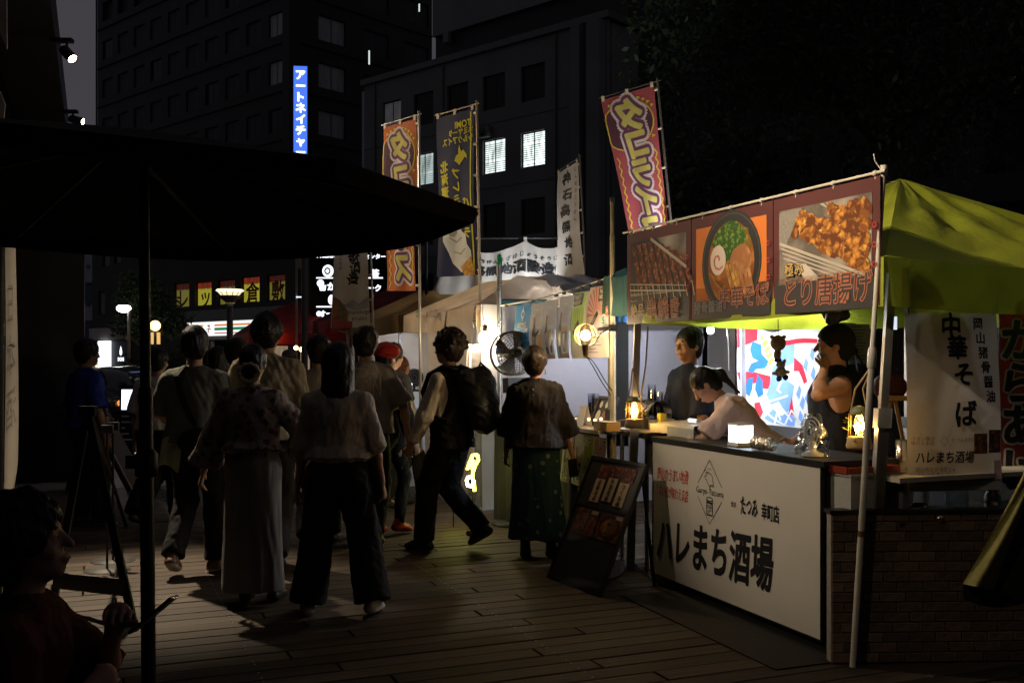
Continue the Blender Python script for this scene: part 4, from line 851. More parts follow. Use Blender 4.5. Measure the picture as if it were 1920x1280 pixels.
# ================================================================== TENTS
alu = mat('alu_leg', (0.42, 0.41, 0.40), 0.38, 0.12, 12, metal=0.7); wpole = mat('pole_white', (0.62, 0.58, 0.50), 0.45, 0.12, 9, 0.15)
def tent(label, FL, FR, depth, eave, peak, cm, legs=(1, 1, 1, 1), val=0.24, sag=0.10, seed=1, valm=None, n=N, frame=True, lift=0.13):
    """pop-up canopy: FL/FR front corners (far/near end of the front), depth into the stall"""
    FL, FR = Vector(FL), Vector(FR); BL, BR = FL+n*depth, FR+n*depth; C = (FL+FR+BL+BR)/4; r = random.Random(seed)
    t = thing('tent', label, 'tent', Vector((C.x, C.y, 0))); cor = [FR, FL, BL, BR]; P = Vector((C.x, C.y, peak)); nm = ['front', 'far', 'back', 'near']
    hip = [Vector((c.x, c.y, eave)).lerp(P, 0.62)+UP*lift for c in cor]
    for k in range(4):
        a, b = cor[k], cor[(k+1) % 4]; ha, hb = hip[k], hip[(k+1) % 4]; s1, s2 = r.random()*9, r.random()*9
        def fn(u, v, a=a, b=b, ha=ha, hb=hb, s1=s1, s2=s2):
            e = Vector((a.x, a.y, eave)).lerp(Vector((b.x, b.y, eave)), u); h = ha.lerp(hb, u)
            if v < 0.62: q = e.lerp(h, v/0.62)
            else: q = h.lerp(P, (v-0.62)/0.38)
            w = math.sin(math.pi*u)*math.sin(math.pi*min(1, v*1.05)); lo = math.sin(math.pi*u)*(1-v)
            rip = 0.014*math.sin(u*23+s1+5*v)*v*(1-v)*4+0.012*math.sin(v*17+u*9+s2)*w
            cr = noise.noise(Vector((u*5.0+s1, v*4.0, s2)))*0.05+(0.5-abs(noise.noise(Vector((u*9.0+s2+v*5, v*3.0-u*2, s1)))))*0.035
            return q-UP*(sag*w+0.03*lo)+UP*cr*min(1, 3*u*(1-u)*2)*min(1, 6*v*(1-v)+0.1)+UP*rip*(math.sin(math.pi*u)**0.5 if 0 < u < 1 else 0)
        m = MB(); m.grid(fn, 40, 26, cm); m.build('canopy_panel', t)
        out = (a+b)/2-C; out.z = 0; out.normalize(); m = MB()
        m.grid(lambda u, v: fn(u, 0)-UP*(val*v)+out*(0.012+0.02*v*math.sin(u*14+s1)+0.015*v*math.sin(u*31+s2)), 26, 4, valm or cm); m.build('valance', t)
    for k, c in enumerate(cor):
        if not legs[k]: continue
        q = c+(C-c).normalized()*0.05; q.z = 0; m = MB(); m.box(q+UP*eave/2*0.5, 0.048, 0.048, eave/2, alu, n, n.cross(UP)); m.box(q+UP*eave*0.72, 0.036, 0.036, eave*0.54, alu, n, n.cross(UP)); m.box(q+UP*0.006, 0.11, 0.11, 0.012, alu, n, n.cross(UP)); m.box(q+UP*eave*0.5, 0.07, 0.07, 0.09, mat('leg_joint', (0.05, 0.05, 0.05), 0.5, 0.1), n, n.cross(UP)); m.build('leg', t)
    if frame:
        for k in range(4):
            a, b = cor[k], cor[(k+1) % 4]; m = MB(); z0, z1 = eave-0.05, eave-0.22; nn_ = 4
            for i in range(nn_):
                p, q = a.lerp(b, i/nn_), a.lerp(b, (i+1)/nn_); inn = (C-(a+b)/2).normalized()*0.05
                m.tube(p+inn+UP*(z0 if i % 2 == 0 else z1), q+inn+UP*(z1 if i % 2 == 0 else z0), 0.010, alu, n=6); m.tube(p+inn*1.5+UP*(z1 if i % 2 == 0 else z0), q+inn*1.5+UP*(z0 if i % 2 == 0 else z1), 0.010, alu, n=6)
            m.build('truss', t)
        m = MB(); m.tube(C+UP*(eave-0.3), P-UP*0.03, 0.018, alu, n=8); m.build('centre_pole', t)
    return t
tarp = lambda nme, col, tr=0.35, rough=0.6, **k: mat(nme, col, rough, 0.14, 4, 0.5, 26, trans=tr, spec=0.3, **k)
g_lime = tarp('canvas_lime', (0.33, 0.38, 0.03), 0.25); g_beige = tarp('canvas_beige', (0.55, 0.42, 0.28), 0.3); g_brown = tarp('canvas_brown', (0.26, 0.15, 0.05), 0.22); g_red = tarp('canvas_red', (0.42, 0.03, 0.03), 0.35); g_dgreen = tarp('canvas_green', (0.035, 0.085, 0.07), 0.3); g_mar = tarp('canvas_maroon', (0.16, 0.015, 0.02), 0.3); g_lil = tarp('canvas_lilac', (0.4, 0.36, 0.55), 0.3)
tA = tent('lime green pop-up canopy above the fried chicken stall', S(2.55, 0.02), S(-0.02, 0.02), 2.6, 2.07, 2.76, g_lime, (0, 0, 1, 1), 0.25, 0.05, 3, frame=False, lift=0.0)
tB = tent('narrow dark green canopy squeezed between the lime canopy and the beer stall', S(3.2, 0.12), S(2.66, 0.12), 2.4, 2.22, 2.5, g_dgreen, (0, 1, 1, 0), 0.30, 0.03, 5)
tC = tent('beige canopy glowing in bulb light, its silver patched top highest', S(8.45, 0.0), S(5.85, 0.0), 2.6, 2.12, 2.55, g_beige, (1, 0, 1, 1), 0.22, 0.12, 8)
tD = tent('golden brown canopy between the beige tent and the red tents', S(11.4, 0.0), S(8.75, 0.0), 2.6, 2.15, 2.62, g_brown, (1, 1, 1, 1), 0.24, 0.10, 9)
tE = tent('maroon canopy with a lilac panel behind the brown tent', S(14.3, 0.0), S(11.7, 0.0), 2.7, 2.25, 2.8, g_mar, (1, 1, 1, 1), 0.22, 0.08, 10, g_red)
tF = tent('bright red canopy lit from inside, farthest of the tents', S(26.4, 0.1), S(23.2, 0.1), 3.0, 2.3, 3.2, g_red, (1, 1, 1, 1), 0.3, 0.06, 12)
# silver tarpaulin thrown over the beige tent's top
m = MB(); slv = mat('tarp_silver', (0.45, 0.46, 0.48), 0.32, 0.2, 7, 0.6, 14, metal=0.5); c0 = S(6.9, 1.1, 2.45)
m.grid(lambda u, v: c0+D*(-1.05+1.25*u)+N*(0.05+1.5*v)+UP*(-0.30*abs(u-0.72)/0.72+0.07*math.sin(u*21+v*4)*0.35+0.02*math.sin(v*26+u*9)-0.20*abs(v-0.25)**1.3+0.10), 30, 26, slv); o = m.build('tarpaulin'); tag(o, 'crumpled silver tarpaulin laid over the top of the beige tent', 'tarpaulin')
# white valance print on the beige tent
m = MB(); fv = Fr(S(8.3, -0.06, 2.02), -D, UP); gi = mat('print_grey', (0.22, 0.17, 0.12), 0.8, 0.1); m.text('TENT', 0.75, 0.08, 0.1, fv, mat('print_green', (0.05, 0.2, 0.1), 0.8, 0.1), 0.03, bold=0.03); m.text('MARKET', 1.25, 0.06, 0.11, fv, gi, 0.03, bold=0.02, shear=0.3); m.build('valance_print', tC)
# ------------------------------------------------------------------ back walls of the stalls
wall_g = mat('tarp_wall_grey', (0.55, 0.55, 0.60), 0.7, 0.10, 1.5, 0.25, 9, trans=0.5); wall_w = mat('tarp_wall_white', (0.50, 0.42, 0.33), 0.7, 0.08, 1.5, 0.25, 9, trans=0.2)
def sheet(name, label, cat, p0, p1, z0, z1, mtl, amp=0.03, seed=1, nu=30, nv=18, folds=3.0, parent=None):
    p0, p1 = Vector(p0), Vector(p1); nn = (p1-p0).cross(UP).normalized(); r = random.Random(seed); s = [r.random()*6 for _ in range(4)]
    m = MB(); m.grid(lambda u, v: p0.lerp(p1, u)+UP*(z0+(z1-z0)*v-0.02*math.sin(math.pi*u)*(v > 0.9))+nn*amp*((0.6*math.sin(u*folds*6.28+s[0]+3*v)+0.4*math.sin(u*folds*13+s[1]-5*v)+0.5*math.sin((u+v)*9+s[2]))*(1-v*0.6)), nu, nv, mtl); o = m.build(name, parent)
    if parent is None: tag(o, label, cat)
    return o
sheet('tarp_wall', 'plain bluish grey tarpaulin wall at the far end of the beer stall', 'tarpaulin', S(5.62, -0.02), S(5.62, 2.62), 0.03, 2.12, wall_g, 0.03, 3, folds=1.3)
sheet('tarp_wall', 'grey tarpaulin closing the back of the beer stall in shade', 'tarpaulin', S(5.6, 2.66), S(3.6, 2.66), 0.03, 2.2, wall_g, 0.03, 4)
sheet('tarp_wall', 'pale front curtain of the beige tent below the white bulb', 'tarpaulin', S(5.9, -0.03), S(7.5, 0.0), 0.03, 2.0, wall_w, 0.03, 5, folds=2.0)
sheet('tarp_wall', 'cream tarpaulin wall inside the beige tent, lit by the bulb', 'tarpaulin', S(8.5, 0.25), S(8.5, 2.5), 0.03, 2.15, wall_w, 0.02, 6)
sheet('tarp_wall', 'white tarpaulin wall glowing inside the brown tent', 'tarpaulin', S(11.3, 0.1), S(11.3, 2.5), 0.03, 2.05, mat('tarp_wall_pure', (0.75, 0.72, 0.7), 0.7, 0.05, 1.5, trans=0.2), 0.01, 7)
sheet('tarp_wall', 'white tarpaulin closing the back of the brown tent', 'tarpaulin', S(11.3, 2.52), S(8.8, 2.52), 0.03, 2.05, MATS['tarp_wall_pure'], 0.01, 8)
sheet('tarp_wall', 'black tarpaulin wall behind the fried chicken stall with papers pinned up', 'tarpaulin', S(2.6, 2.75), S(-3.5, 2.75), 0.03, 2.3, mat('tarp_black', (0.012, 0.012, 0.013), 0.6, 0.2, 2, 0.3, 9), 0.03, 9)

# pale awning edge at the upper picture edge, on the arcade side
t = thing('awning', 'pale folded awning cloth hanging under the arcade eave at the picture edge', 'awning', at(0, 235, 7.2)); awm = mat('awning_pale', (0.55, 0.56, 0.58), 0.8, 0.08, 4, 0.2, 20, trans=0.2)
for k, pts in enumerate(([(-60, -30), (12, -30), (13, 93), (-2, 58), (-60, 40)], [(-60, 160), (-1, 172), (10, 199), (8, 212), (7, 228), (-60, 236)])):
    fa_ = Fr(at(0, 0, 7.2+0.1*k), (1, 0, 0), UP); P_ = [(x*7.2/F, -y*7.2/F) for x, y in pts]; m = MB(); m.poly(P_, fa_, awm, 0.0); m.poly(P_, fa_, awm, -0.012)
    n_ = len(P_)
    for i in range(n_): a_, b_ = P_[i], P_[(i+1) % n_]; m.add([fa_(*a_, 0), fa_(*b_, 0), fa_(*b_, -0.012), fa_(*a_, -0.012)], [(0, 1, 2, 3)], awm)
    m.build('cloth', t)
m = MB(); m.tube(at(-60, 160, 7.3), at(-1, 172, 7.3), 0.012, dark, n=6); m.tube(at(-40, 170, 7.3), Vector((at(-40, 170, 7.3).x, 7.3, 4.55)), 0.012, dark, n=6); m.build('hanger', t)
# ================================================================== FRIED CHICKEN STALL
black = mat('board_black', (0.010, 0.010, 0.011), 0.5, 0.2, 8); white_b = mat('board_white', (0.68, 0.64, 0.58), 0.55, 0.04, 3, 0.05, 60); inkk = mat('print_black', (0.012, 0.012, 0.014), 0.55, 0.1); inkr = mat('print_red', (0.55, 0.05, 0.03), 0.6, 0.1)
wht = mat('plastic_white', (0.72, 0.72, 0.70), 0.4, 0.06, 6); steel = mat('steel', (0.55, 0.55, 0.56), 0.25, 0.15, 10, metal=1.0); wood = mat('wood_tan', (0.42, 0.25, 0.10), 0.55, 0.3, 7, 0.2, 40, stretch=(1, 1, 0.1)); cord = mat('cord_black', (0.012, 0.012, 0.012), 0.5, 0.1); rope = mat('rope_tan', (0.35, 0.24, 0.13), 0.85, 0.2, 60)
# --- overhead menu banner (three printed panels on a rail)
BR_ = Vector((xat(1652, 5.10), 5.10, 0)); BL_ = Vector((xat(1176, 7.5), 7.5, 0)); bd = (BR_-BL_).normalized(); bw = (BR_-BL_).length; fb = Fr(Vector((BL_.x, BL_.y, 1.815)), bd, UP); bh = 0.665
t = thing('menu_banner', 'long three panel food banner hung on a rail over the fried chicken counter', 'banner', BL_+UP*1.8)
m_mar = mat('banner_maroon', (0.085, 0.014, 0.012), 0.55, 0.12, 6); m_dk = mat('banner_charcoal', (0.035, 0.03, 0.028), 0.55, 0.12, 6); m_or = mat('ink_orange', (0.62, 0.17, 0.02), 0.6, 0.12, 5); lt_or = mat('ink_lettering_orange', (0.42, 0.13, 0.06), 0.6, 0.08); lt_cr = mat('ink_lettering_cream', (0.36, 0.26, 0.14), 0.6, 0.08)
def seg(m, f0, pts_cols):
    for pts, mm, o in pts_cols: m.poly(pts, f0, mm, o)
pw3 = bw/3
def photo_mat(name, c1, c2, scale, kind='voronoi', c3=None):
    """printed photograph of food: cell pattern in flat ink"""
    if name in MATS: return MATS[name]
    mm = bpy.data.materials.new(name); mm.use_nodes = True; nt = mm.node_tree; b = nt.nodes['Principled BSDF']; b.inputs['Roughness'].default_value = 0.6; b.inputs['Specular IOR Level'].default_value = 0.25
    tc = nt.nodes.new('ShaderNodeTexCoord'); nz = nt.nodes.new('ShaderNodeTexNoise'); nz.inputs['Scale'].default_value = scale*0.9; nz.inputs['Detail'].default_value = 6
    ad = nt.nodes.new('ShaderNodeVectorMath'); ad.operation = 'MULTIPLY_ADD'; ad.inputs[1].default_value = (0.06, 0.06, 0.06); nt.links.new(nz.outputs['Color'], ad.inputs[0]); nt.links.new(tc.outputs['Object'], ad.inputs[2])
    vo = nt.nodes.new('ShaderNodeTexVoronoi'); vo.inputs['Scale'].default_value = scale; nt.links.new(ad.outputs[0], vo.inputs['Vector'])
    n2 = nt.nodes.new('ShaderNodeTexNoise'); n2.inputs['Scale'].default_value = scale*3.2; n2.inputs['Detail'].default_value = 5; nt.links.new(tc.outputs['Object'], n2.inputs['Vector'])
    mi = nt.nodes.new('ShaderNodeMath'); mi.operation = 'MULTIPLY_ADD'; mi.inputs[1].default_value = 0.55; nt.links.new(n2.outputs[0], mi.inputs[0]); nt.links.new(vo.outputs['Distance'], mi.inputs[2])
    rp = nt.nodes.new('ShaderNodeValToRGB'); e = rp.color_ramp.elements; e[0].position = 0.25; e[0].color = tuple(c1)+(1,); e[1].position = 0.85; e[1].color = tuple(c2)+(1,)
    if c3: q = e.new(0.55); q.color = tuple(c3)+(1,)
    nt.links.new(mi.outputs[0], rp.inputs[0]); nt.links.new(rp.outputs[0], b.inputs['Base Color']); MATS[name] = mm; return mm
fried = photo_mat('ink_fried', (0.75, 0.36, 0.07), (0.13, 0.035, 0.008), 17, c3=(0.55, 0.22, 0.03)); skew = photo_mat('ink_skewer', (0.36, 0.15, 0.07), (0.10, 0.03, 0.015), 26, c3=(0.24, 0.09, 0.04)); greens = photo_mat('ink_scallion', (0.32, 0.42, 0.10), (0.03, 0.08, 0.01), 30, c3=(0.12, 0.22, 0.03)); soup = photo_mat('ink_soup', (0.50, 0.20, 0.04), (0.20, 0.06, 0.01), 9, c3=(0.36, 0.12, 0.02)); noodle = photo_mat('ink_noodle', (0.62, 0.36, 0.10), (0.28, 0.12, 0.02), 14); metal_ink = photo_mat('ink_tray', (0.40, 0.35, 0.28), (0.12, 0.10, 0.08), 4, c3=(0.25, 0.21, 0.17)); chashu = photo_mat('ink_chashu', (0.55, 0.28, 0.13), (0.30, 0.12, 0.04), 12)
def waves(m, f0, x0, x1, y, mm, r=0.036, o=0.009):
    n = max(1, int((x1-x0)/(1.3*r)))
    for i in range(n):
        cx = x0+(i+0.5)*(x1-x0)/n
        for q in (1.0, 0.66, 0.33): m.line(ell2(cx, y, r*q, r*q, 9, 0, math.pi), 0.0035, f0, mm, o)
for k in range(3):
    x0 = k*pw3; pf = Fr(fb(x0, 0), fb.r, UP); m = MB(); m.boxf(pf(0.004, 0, -0.004), pf.r*(pw3-0.008), UP*bh, pf.n*0.006, m_mar); pn = m.build('panel', t, base=pf(pw3/2, 0))
    m = MB(); A, B, C0, D0 = 0.06, pw3-0.06, 0.05, bh-0.075
    m.rect(0.03, 0.0, pw3-0.02, 0.20, pf, m_dk, 0.004)
    if k == 0:
        m.rect(A, 0.20, B, D0, pf, metal_ink, 0.004); m.poly([(A, 0.22), (A, D0), (A+0.36, D0), (B, 0.34), (B, 0.2)], pf, mat('ink_grill', (0.03, 0.02, 0.016), 0.6, 0.2, 30), 0.005)
        for i in range(9):
            xa, ya = A+0.05+i*0.078, D0-0.02-max(0, i-4)*0.028; xb, yb = xa+0.10+0.02*i*0.3, 0.25
            L_ = 7; pts = []
            for q in range(L_+1): pts.append((xa+(xb-xa)*q/L_-0.030-0.010*math.sin(q*2.3+i), ya+(yb-ya)*q/L_))
            for q in range(L_, -1, -1): pts.append((xa+(xb-xa)*q/L_+0.026+0.010*math.sin(q*2.9+i), ya+(yb-ya)*q/L_))
            m.poly(pts, pf, skew, 0.0065+0.0004*(i % 2)); m.line([(xb, yb+0.01), (xb+0.03, yb-0.085)], 0.008, pf, mat('ink_stick', (0.5, 0.36, 0.18), 0.6, 0.1), 0.0075)
        for i in range(14): m.line([(A+i*0.055, 0.285-i*0.004), (A+i*0.055+0.012, 0.20)], 0.004, pf, mat('ink_wire', (0.36, 0.32, 0.26), 0.6, 0.1), 0.0082)
        m.line([(A, 0.29), (B, 0.235)], 0.007, pf, MATS['ink_wire'], 0.0084); m.line([(A, 0.245), (B, 0.20)], 0.011, pf, MATS['ink_wire'], 0.0084); m.line([(A+0.30, D0), (B, 0.36)], 0.022, pf, MATS['ink_wire'], 0.0086)
        m.text('絶品', 0.165, 0.095, 0.095, pf, lt_cr, 0.010, bold=0.02, rough=0.02); m.text('串焼き', 0.52, 0.095, 0.152, pf, lt_or, 0.010, bold=0.035); m.text('串焼き', 0.52, 0.095, 0.152, pf, m_dk, 0.0115, bold=-0.004)
        m.line([(0.06+i*0.02, 0.165+0.006*math.sin(i*2)) for i in range(6)], 0.004, pf, lt_cr, 0.01)
    if k == 1:
        m.rect(A, 0.10, B, D0, pf, m_or, 0.004); cx, cy = pw3*0.515, 0.345; m.poly(ell2(cx, cy, 0.315, 0.32, 34), pf, mat('ink_bowl', (0.016, 0.015, 0.014), 0.5, 0.2, 6), 0.0052); m.line(ell2(cx, cy, 0.30, 0.30, 34), 0.008, pf, mat('ink_bowl_rim', (0.06, 0.055, 0.05), 0.5, 0.1), 0.0056, True)
        m.poly(ell2(cx, cy-0.01, 0.245, 0.262, 30), pf, soup, 0.006); m.poly(blob2(cx-0.02, cy+0.13, 0.19, 0.13, 4, 18, 0.2), pf, greens, 0.0066); m.poly(blob2(cx+0.10, cy+0.12, 0.12, 0.10, 8, 16, 0.2), pf, photo_mat('ink_leaf_orange', (0.5, 0.26, 0.05), (0.16, 0.1, 0.01), 20), 0.0063)
        m.poly(blob2(cx+0.11, cy+0.0, 0.125, 0.10, 6, 16, 0.15), pf, chashu, 0.0070)
        for i in range(6): m.poly([(cx-0.06+i*0.045, cy-0.02), (cx-0.03+i*0.045, cy-0.01), (cx+0.05+i*0.04, cy-0.20), (cx+0.02+i*0.04, cy-0.21)], pf, chashu if i > 2 else noodle, 0.0072+0.0002*i)
        for i in range(5): m.line([(cx-0.22+0.02*i, cy-0.06-0.02*i), (cx-0.12+0.02*i, cy-0.12-0.015*i), (cx-0.03+0.01*i, cy-0.22)], 0.013, pf, noodle, 0.0078)
        nr = mat('ink_naruto', (0.62, 0.5, 0.42), 0.6, 0.05); m.poly(ell2(cx-0.13, cy+0.02, 0.085, 0.095, 20), pf, nr, 0.0085)
        m.line([(cx-0.13+(0.012+0.006*q)*math.cos(q*0.62), cy+0.02+(0.012+0.006*q)*math.sin(q*0.62)) for q in range(10)], 0.014, pf, mat('ink_naruto_pink', (0.55, 0.20, 0.13), 0.6, 0.05), 0.009)
        m.rect(0.03, 0.0, pw3-0.02, 0.115, pf, m_dk, 0.0092); waves(m, pf, 0.07, 0.20, 0.115, lt_or, 0.034, 0.0098); waves(m, pf, pw3-0.15, pw3-0.05, 0.15, lt_or, 0.034, 0.0098)
        m.text('猪骨醤油', 0.205, 0.075, 0.080, pf, mat('ink_grey', (0.15, 0.14, 0.13), 0.6, 0.1), 0.0105, bold=0.015); m.text('中華そば', 0.59, 0.125, 0.128, pf, lt_or, 0.0105, bold=0.04, sy=1.1); m.text('中華そば', 0.59, 0.125, 0.128, pf, m_dk, 0.0118, bold=0.0, sy=1.1)
    if k == 2:
        m.rect(A, 0.13, B, D0, pf, metal_ink, 0.004); tray = mat('ink_steel_light', (0.46, 0.40, 0.32), 0.6, 0.1, 5)
        for i in range(4): m.poly([(A+0.32+i*0.03, D0-0.005), (A+0.40, D0-0.005), (B-0.005, D0-0.10-i*0.07), (B-0.005, D0-0.14-i*0.07)], pf, tray if i % 2 else mat('ink_steel_dark', (0.14, 0.11, 0.08), 0.6, 0.1), 0.0045+0.0003*i)
        m.poly([(A, D0-0.01), (A+0.20, D0-0.005), (A+0.05, D0-0.22), (A, D0-0.22)], pf, photo_mat('ink_paper', (0.34, 0.31, 0.27), (0.22, 0.2, 0.17), 60), 0.006)
        r2 = random.Random(5); spots = []
        for i in range(430):
            u_, v_ = r2.uniform(0.14, 0.80), r2.uniform(0.19, 0.55)
            if v_ < 0.49-0.44*(u_-0.10) or v_ > 0.555-0.035*abs(math.sin(u_*13))-0.09*(u_ < 0.22)-0.06*(0.44 < u_ < 0.50): continue
            if u_ > pw3-0.095: continue
            spots.append((u_, v_))
        spots.sort(key=lambda s_: -s_[1])
        for i, (u_, v_) in enumerate(spots): m.poly(blob2(u_, v_, r2.uniform(0.034, 0.058), r2.uniform(0.03, 0.05), i, 11, 0.35), pf, fried if i % 4 else photo_mat('ink_fried_light', (0.85, 0.48, 0.12), (0.22, 0.07, 0.012), 19, c3=(0.62, 0.28, 0.05)), 0.0065+0.00001*i)
        for i in range(4): m.line([(A+0.02+0.01*i, 0.40-0.028*i), (B-0.02, 0.165-0.02*i)], 0.009 if i else 0.016, pf, tray, 0.0118)
        m.poly([(A+0.16, 0.27), (A+0.24, 0.27), (A+0.37, 0.17), (A+0.24, 0.17)], pf, mat('ink_white_dim', (0.5, 0.44, 0.36), 0.6, 0.1), 0.0119); m.rect(0.03, 0.0, pw3-0.02, 0.165, pf, m_dk, 0.0122); waves(m, pf, 0.07, pw3-0.06, 0.165, mat('ink_wave', (0.26, 0.15, 0.08), 0.6, 0.1), 0.034, 0.0126)
        m.text('極み', 0.20, 0.245, 0.085, pf, mat('ink_black_soft', (0.02, 0.015, 0.01), 0.6, 0.1), 0.0126, bold=0.06); m.text('極み', 0.20, 0.245, 0.085, pf, mat('ink_gold', (0.5, 0.33, 0.11), 0.6, 0.1), 0.0138, bold=0.012)
        m.text('とり唐揚げ', 0.47, 0.115, 0.145, pf, lt_or, 0.0138, bold=0.045, sy=1.15, shear=0.05); m.text('とり唐揚げ', 0.47, 0.115, 0.145, pf, m_dk, 0.015, bold=0.005, sy=1.15, shear=0.05)
    for q in range(3):
        m.line(ell2(pw3-0.032, 0.42-0.10*q, 0.013, 0.013, 14), 0.006, pf, inkr, 0.0155, True)
    m.build('print', pn, base=WL[pn])
m = MB(); m.tube(fb(-0.06, bh+0.018, 0.0), fb(bw+0.03, bh+0.018, 0.0), 0.0085, wpole, n=8); m.build('rail', t)
for i in range(9):
    c = fb(0.06+i*(bw-0.1)/8, bh+0.016, 0); m = MB(); m.lathe([(0.012, -0.012), (0.016, 0), (0.012, 0.012)], c, wpole, 8, axis=bd); m.tube(c, c-UP*0.03, 0.004, wpole, n=5); m.build('tie', t)
pO_ = Vector((xat(1599, 5.13), 5.13, 0)); pT_ = Vector((xat(1657, 5.12), 5.12, zat(318, 5.12)))
t = thing('banner_pole', 'tall leaning white pole with a joint at the end of the food banner', 'pole', pO_); ax_ = pT_-pO_
m = MB(); m.tube(pO_, pO_+ax_*0.62, 0.0165, wpole, n=14); m.build('lower_tube', t); m = MB(); m.tube(pO_+ax_*0.62, pT_, 0.0125, wpole, n=12); m.build('upper_tube', t); m = MB(); m.lathe([(0.017, 0), (0.022, 0.01), (0.022, 0.09), (0.016, 0.11)], pO_+ax_*0.60, wpole, 12, axis=ax_); m.build('joint', t); m = MB(); m.lathe([(0.0001, 0.025), (0.017, 0.02), (0.018, -0.03)], pT_, wpole, 12, axis=ax_); m.build('cap', t)
m = MB(); c = pT_-UP*0.03; m.path([c, c+Vector((-0.02, 0, 0.04)), c+Vector((-0.045, 0, 0.075)), c+Vector((-0.05, 0, 0.11))], 0.0035, wpole, 6); m.path([c-UP*0.03, c+Vector((0.06, 0, -0.035))], 0.003, wpole, 5); m.build('cable_tie', t)
m = MB(); m.lathe([(0.0172, 0), (0.0172, 0.03)], pO_+ax_*0.262, mat('tape_rust', (0.20, 0.08, 0.03), 0.6, 0.2), 14, axis=ax_); m.build('tape_band', t)
t = thing('tent_post', 'wide grey aluminium tent post standing beside the leaning white pole', 'post', Vector((xat(1624, 5.25), 5.25, 0))); q0 = Vector((xat(1626, 5.26), 5.26, 0)); q1 = Vector((xat(1672, 5.26), 5.26, 2.0)); m = MB(); dq = (q1-q0)
sx_ = Vector((1, 0, 0)); sy_ = dq.normalized().cross(sx_).normalized()
m.boxf(q0-sx_*0.028-sy_*0.028, sx_*0.056, sy_*0.056, dq*0.62, alu); m.build('lower_tube', t); m = MB(); m.boxf(q0+dq*0.62-sx_*0.02-sy_*0.02, sx_*0.04, sy_*0.04, dq*0.38, alu); m.build('upper_tube', t); m = MB(); m.boxf(q0+dq*0.60-sx_*0.036-sy_*0.036, sx_*0.072, sy_*0.072, dq*0.05, mat('leg_joint_pale', (0.5, 0.49, 0.47), 0.5, 0.1)); m.build('joint', t); m = MB(); m.boxf(q0+dq*0.345-sx_*0.05-sy_*0.034, sx_*0.1, sy_*0.068, dq*0.006, black); m.build('clip', t); m = MB(); m.box(q0+UP*0.006, 0.12, 0.12, 0.012, alu); m.build('foot', t)
# --- counter and its sign board
sR = Vector((xat(1538, 5.35), 5.35, 0)); sL = Vector((xat(1224, 7.06), 7.06, 0)); sd = (sR-sL).normalized(); sw_ = (sR-sL).length; fS = Fr(Vector((sL.x, sL.y, 0.075)), sd, UP); sh_ = 0.905
t = thing('counter', 'black serving counter of the fried chicken stall', 'counter', sR); m = MB(); inn = -fS.n
m.boxf(fS(-0.02, -0.075, -0.03), sd*(sw_+0.04), inn*0.42, UP*0.985, black); m.build('cabinet', t); m = MB(); m.boxf(fS(-0.03, 0.912, 0.0), sd*(sw_+0.06), inn*0.50, UP*0.03, black); m.build('worktop', t)
t = thing('sign_board', 'large white board lettered in black and red on the counter front', 'sign board', fS(sw_/2, -0.04, 0)); m = MB(); m.boxf(fS(0, 0, -0.024), sd*sw_, UP*sh_, fS.n*0.024, white_b); m.build('board', t)
m = MB(); e = 0.008
for u0, v0, u1, v1 in ((-e, -e, sw_+e, 0), (-e, sh_, sw_+e, sh_+e), (-e, 0, 0, sh_), (sw_, 0, sw_+e, sh_)): m.boxf(fS(u0, v0, -0.026), sd*(u1-u0), UP*(v1-v0), fS.n*0.028, black)
m.build('edging', t)
cu = lambda px, py: None
# sign coordinates from the photo's own proportions (0..1 across, 0..1 up)
sx = lambda q: q*sw_
sy = lambda q: q*sh_
m = MB(); m.text('ハレまち酒場', sx(0.405), sy(0.31), 0.236, fS, inkk, 0.002, bold=0.029, sy=1.38, sx=0.96, shear=0.12, rot=0.045); m.build('lettering', t)
m = MB(); m.text('岡山のうまい地酒', sx(0.15), sy(0.775), 0.073, fS, inkr, 0.002, bold=0.012, rough=0.05, sx=0.72, sy=1.35, rot=0.03, shear=0.15); m.text('うまい魚が味わえる店', sx(0.145), sy(0.645), 0.064, fS, inkr, 0.002, bold=0.012, rough=0.05, sx=0.68, sy=1.35, shear=0.15); m.build('lettering', t, label='red handwritten lettering')
m = MB(); cx, cy, hw, hh = sx(0.405), sy(0.715), 0.175, 0.20
gp = 0.165
for sg in (-1, 1):
    for s2 in (-1, 1): m.line([(cx, cy+s2*hh), (cx+sg*hw*0.80, cy+s2*hh*0.22)], 0.004, fS, inkk, 0.002)
m.text('Garyu-Tatsumi', cx, cy+0.004, 0.056, fS, inkk, 0.002, sx=0.95)
pigp = [(x_*1.0, y_*0.78-0.012) for x_, y_ in [(-0.05, 0.115), (-0.058, 0.135), (-0.04, 0.142), (-0.03, 0.165), (-0.012, 0.175), (-0.004, 0.165), (0.02, 0.16), (0.035, 0.135), (0.034, 0.11), (0.046, 0.085), (0.04, 0.06), (0.03, 0.075), (0.012, 0.072), (0.004, 0.055), (-0.012, 0.075), (-0.028, 0.09), (-0.035, 0.108)]]
m.line([(cx+x, cy+y) for x, y in pigp], 0.0045, fS, inkk, 0.002, True); m.line(ell2(cx-0.045, cy+0.125, 0.012, 0.009, 9), 0.003, fS, inkk, 0.002, True); m.line([(cx-0.02, cy+0.14), (cx-0.015, cy+0.15)], 0.004, fS, inkk, 0.002); m.line([(cx+0.005, cy+0.14), (cx+0.009, cy+0.15)], 0.004, fS, inkk, 0.002)
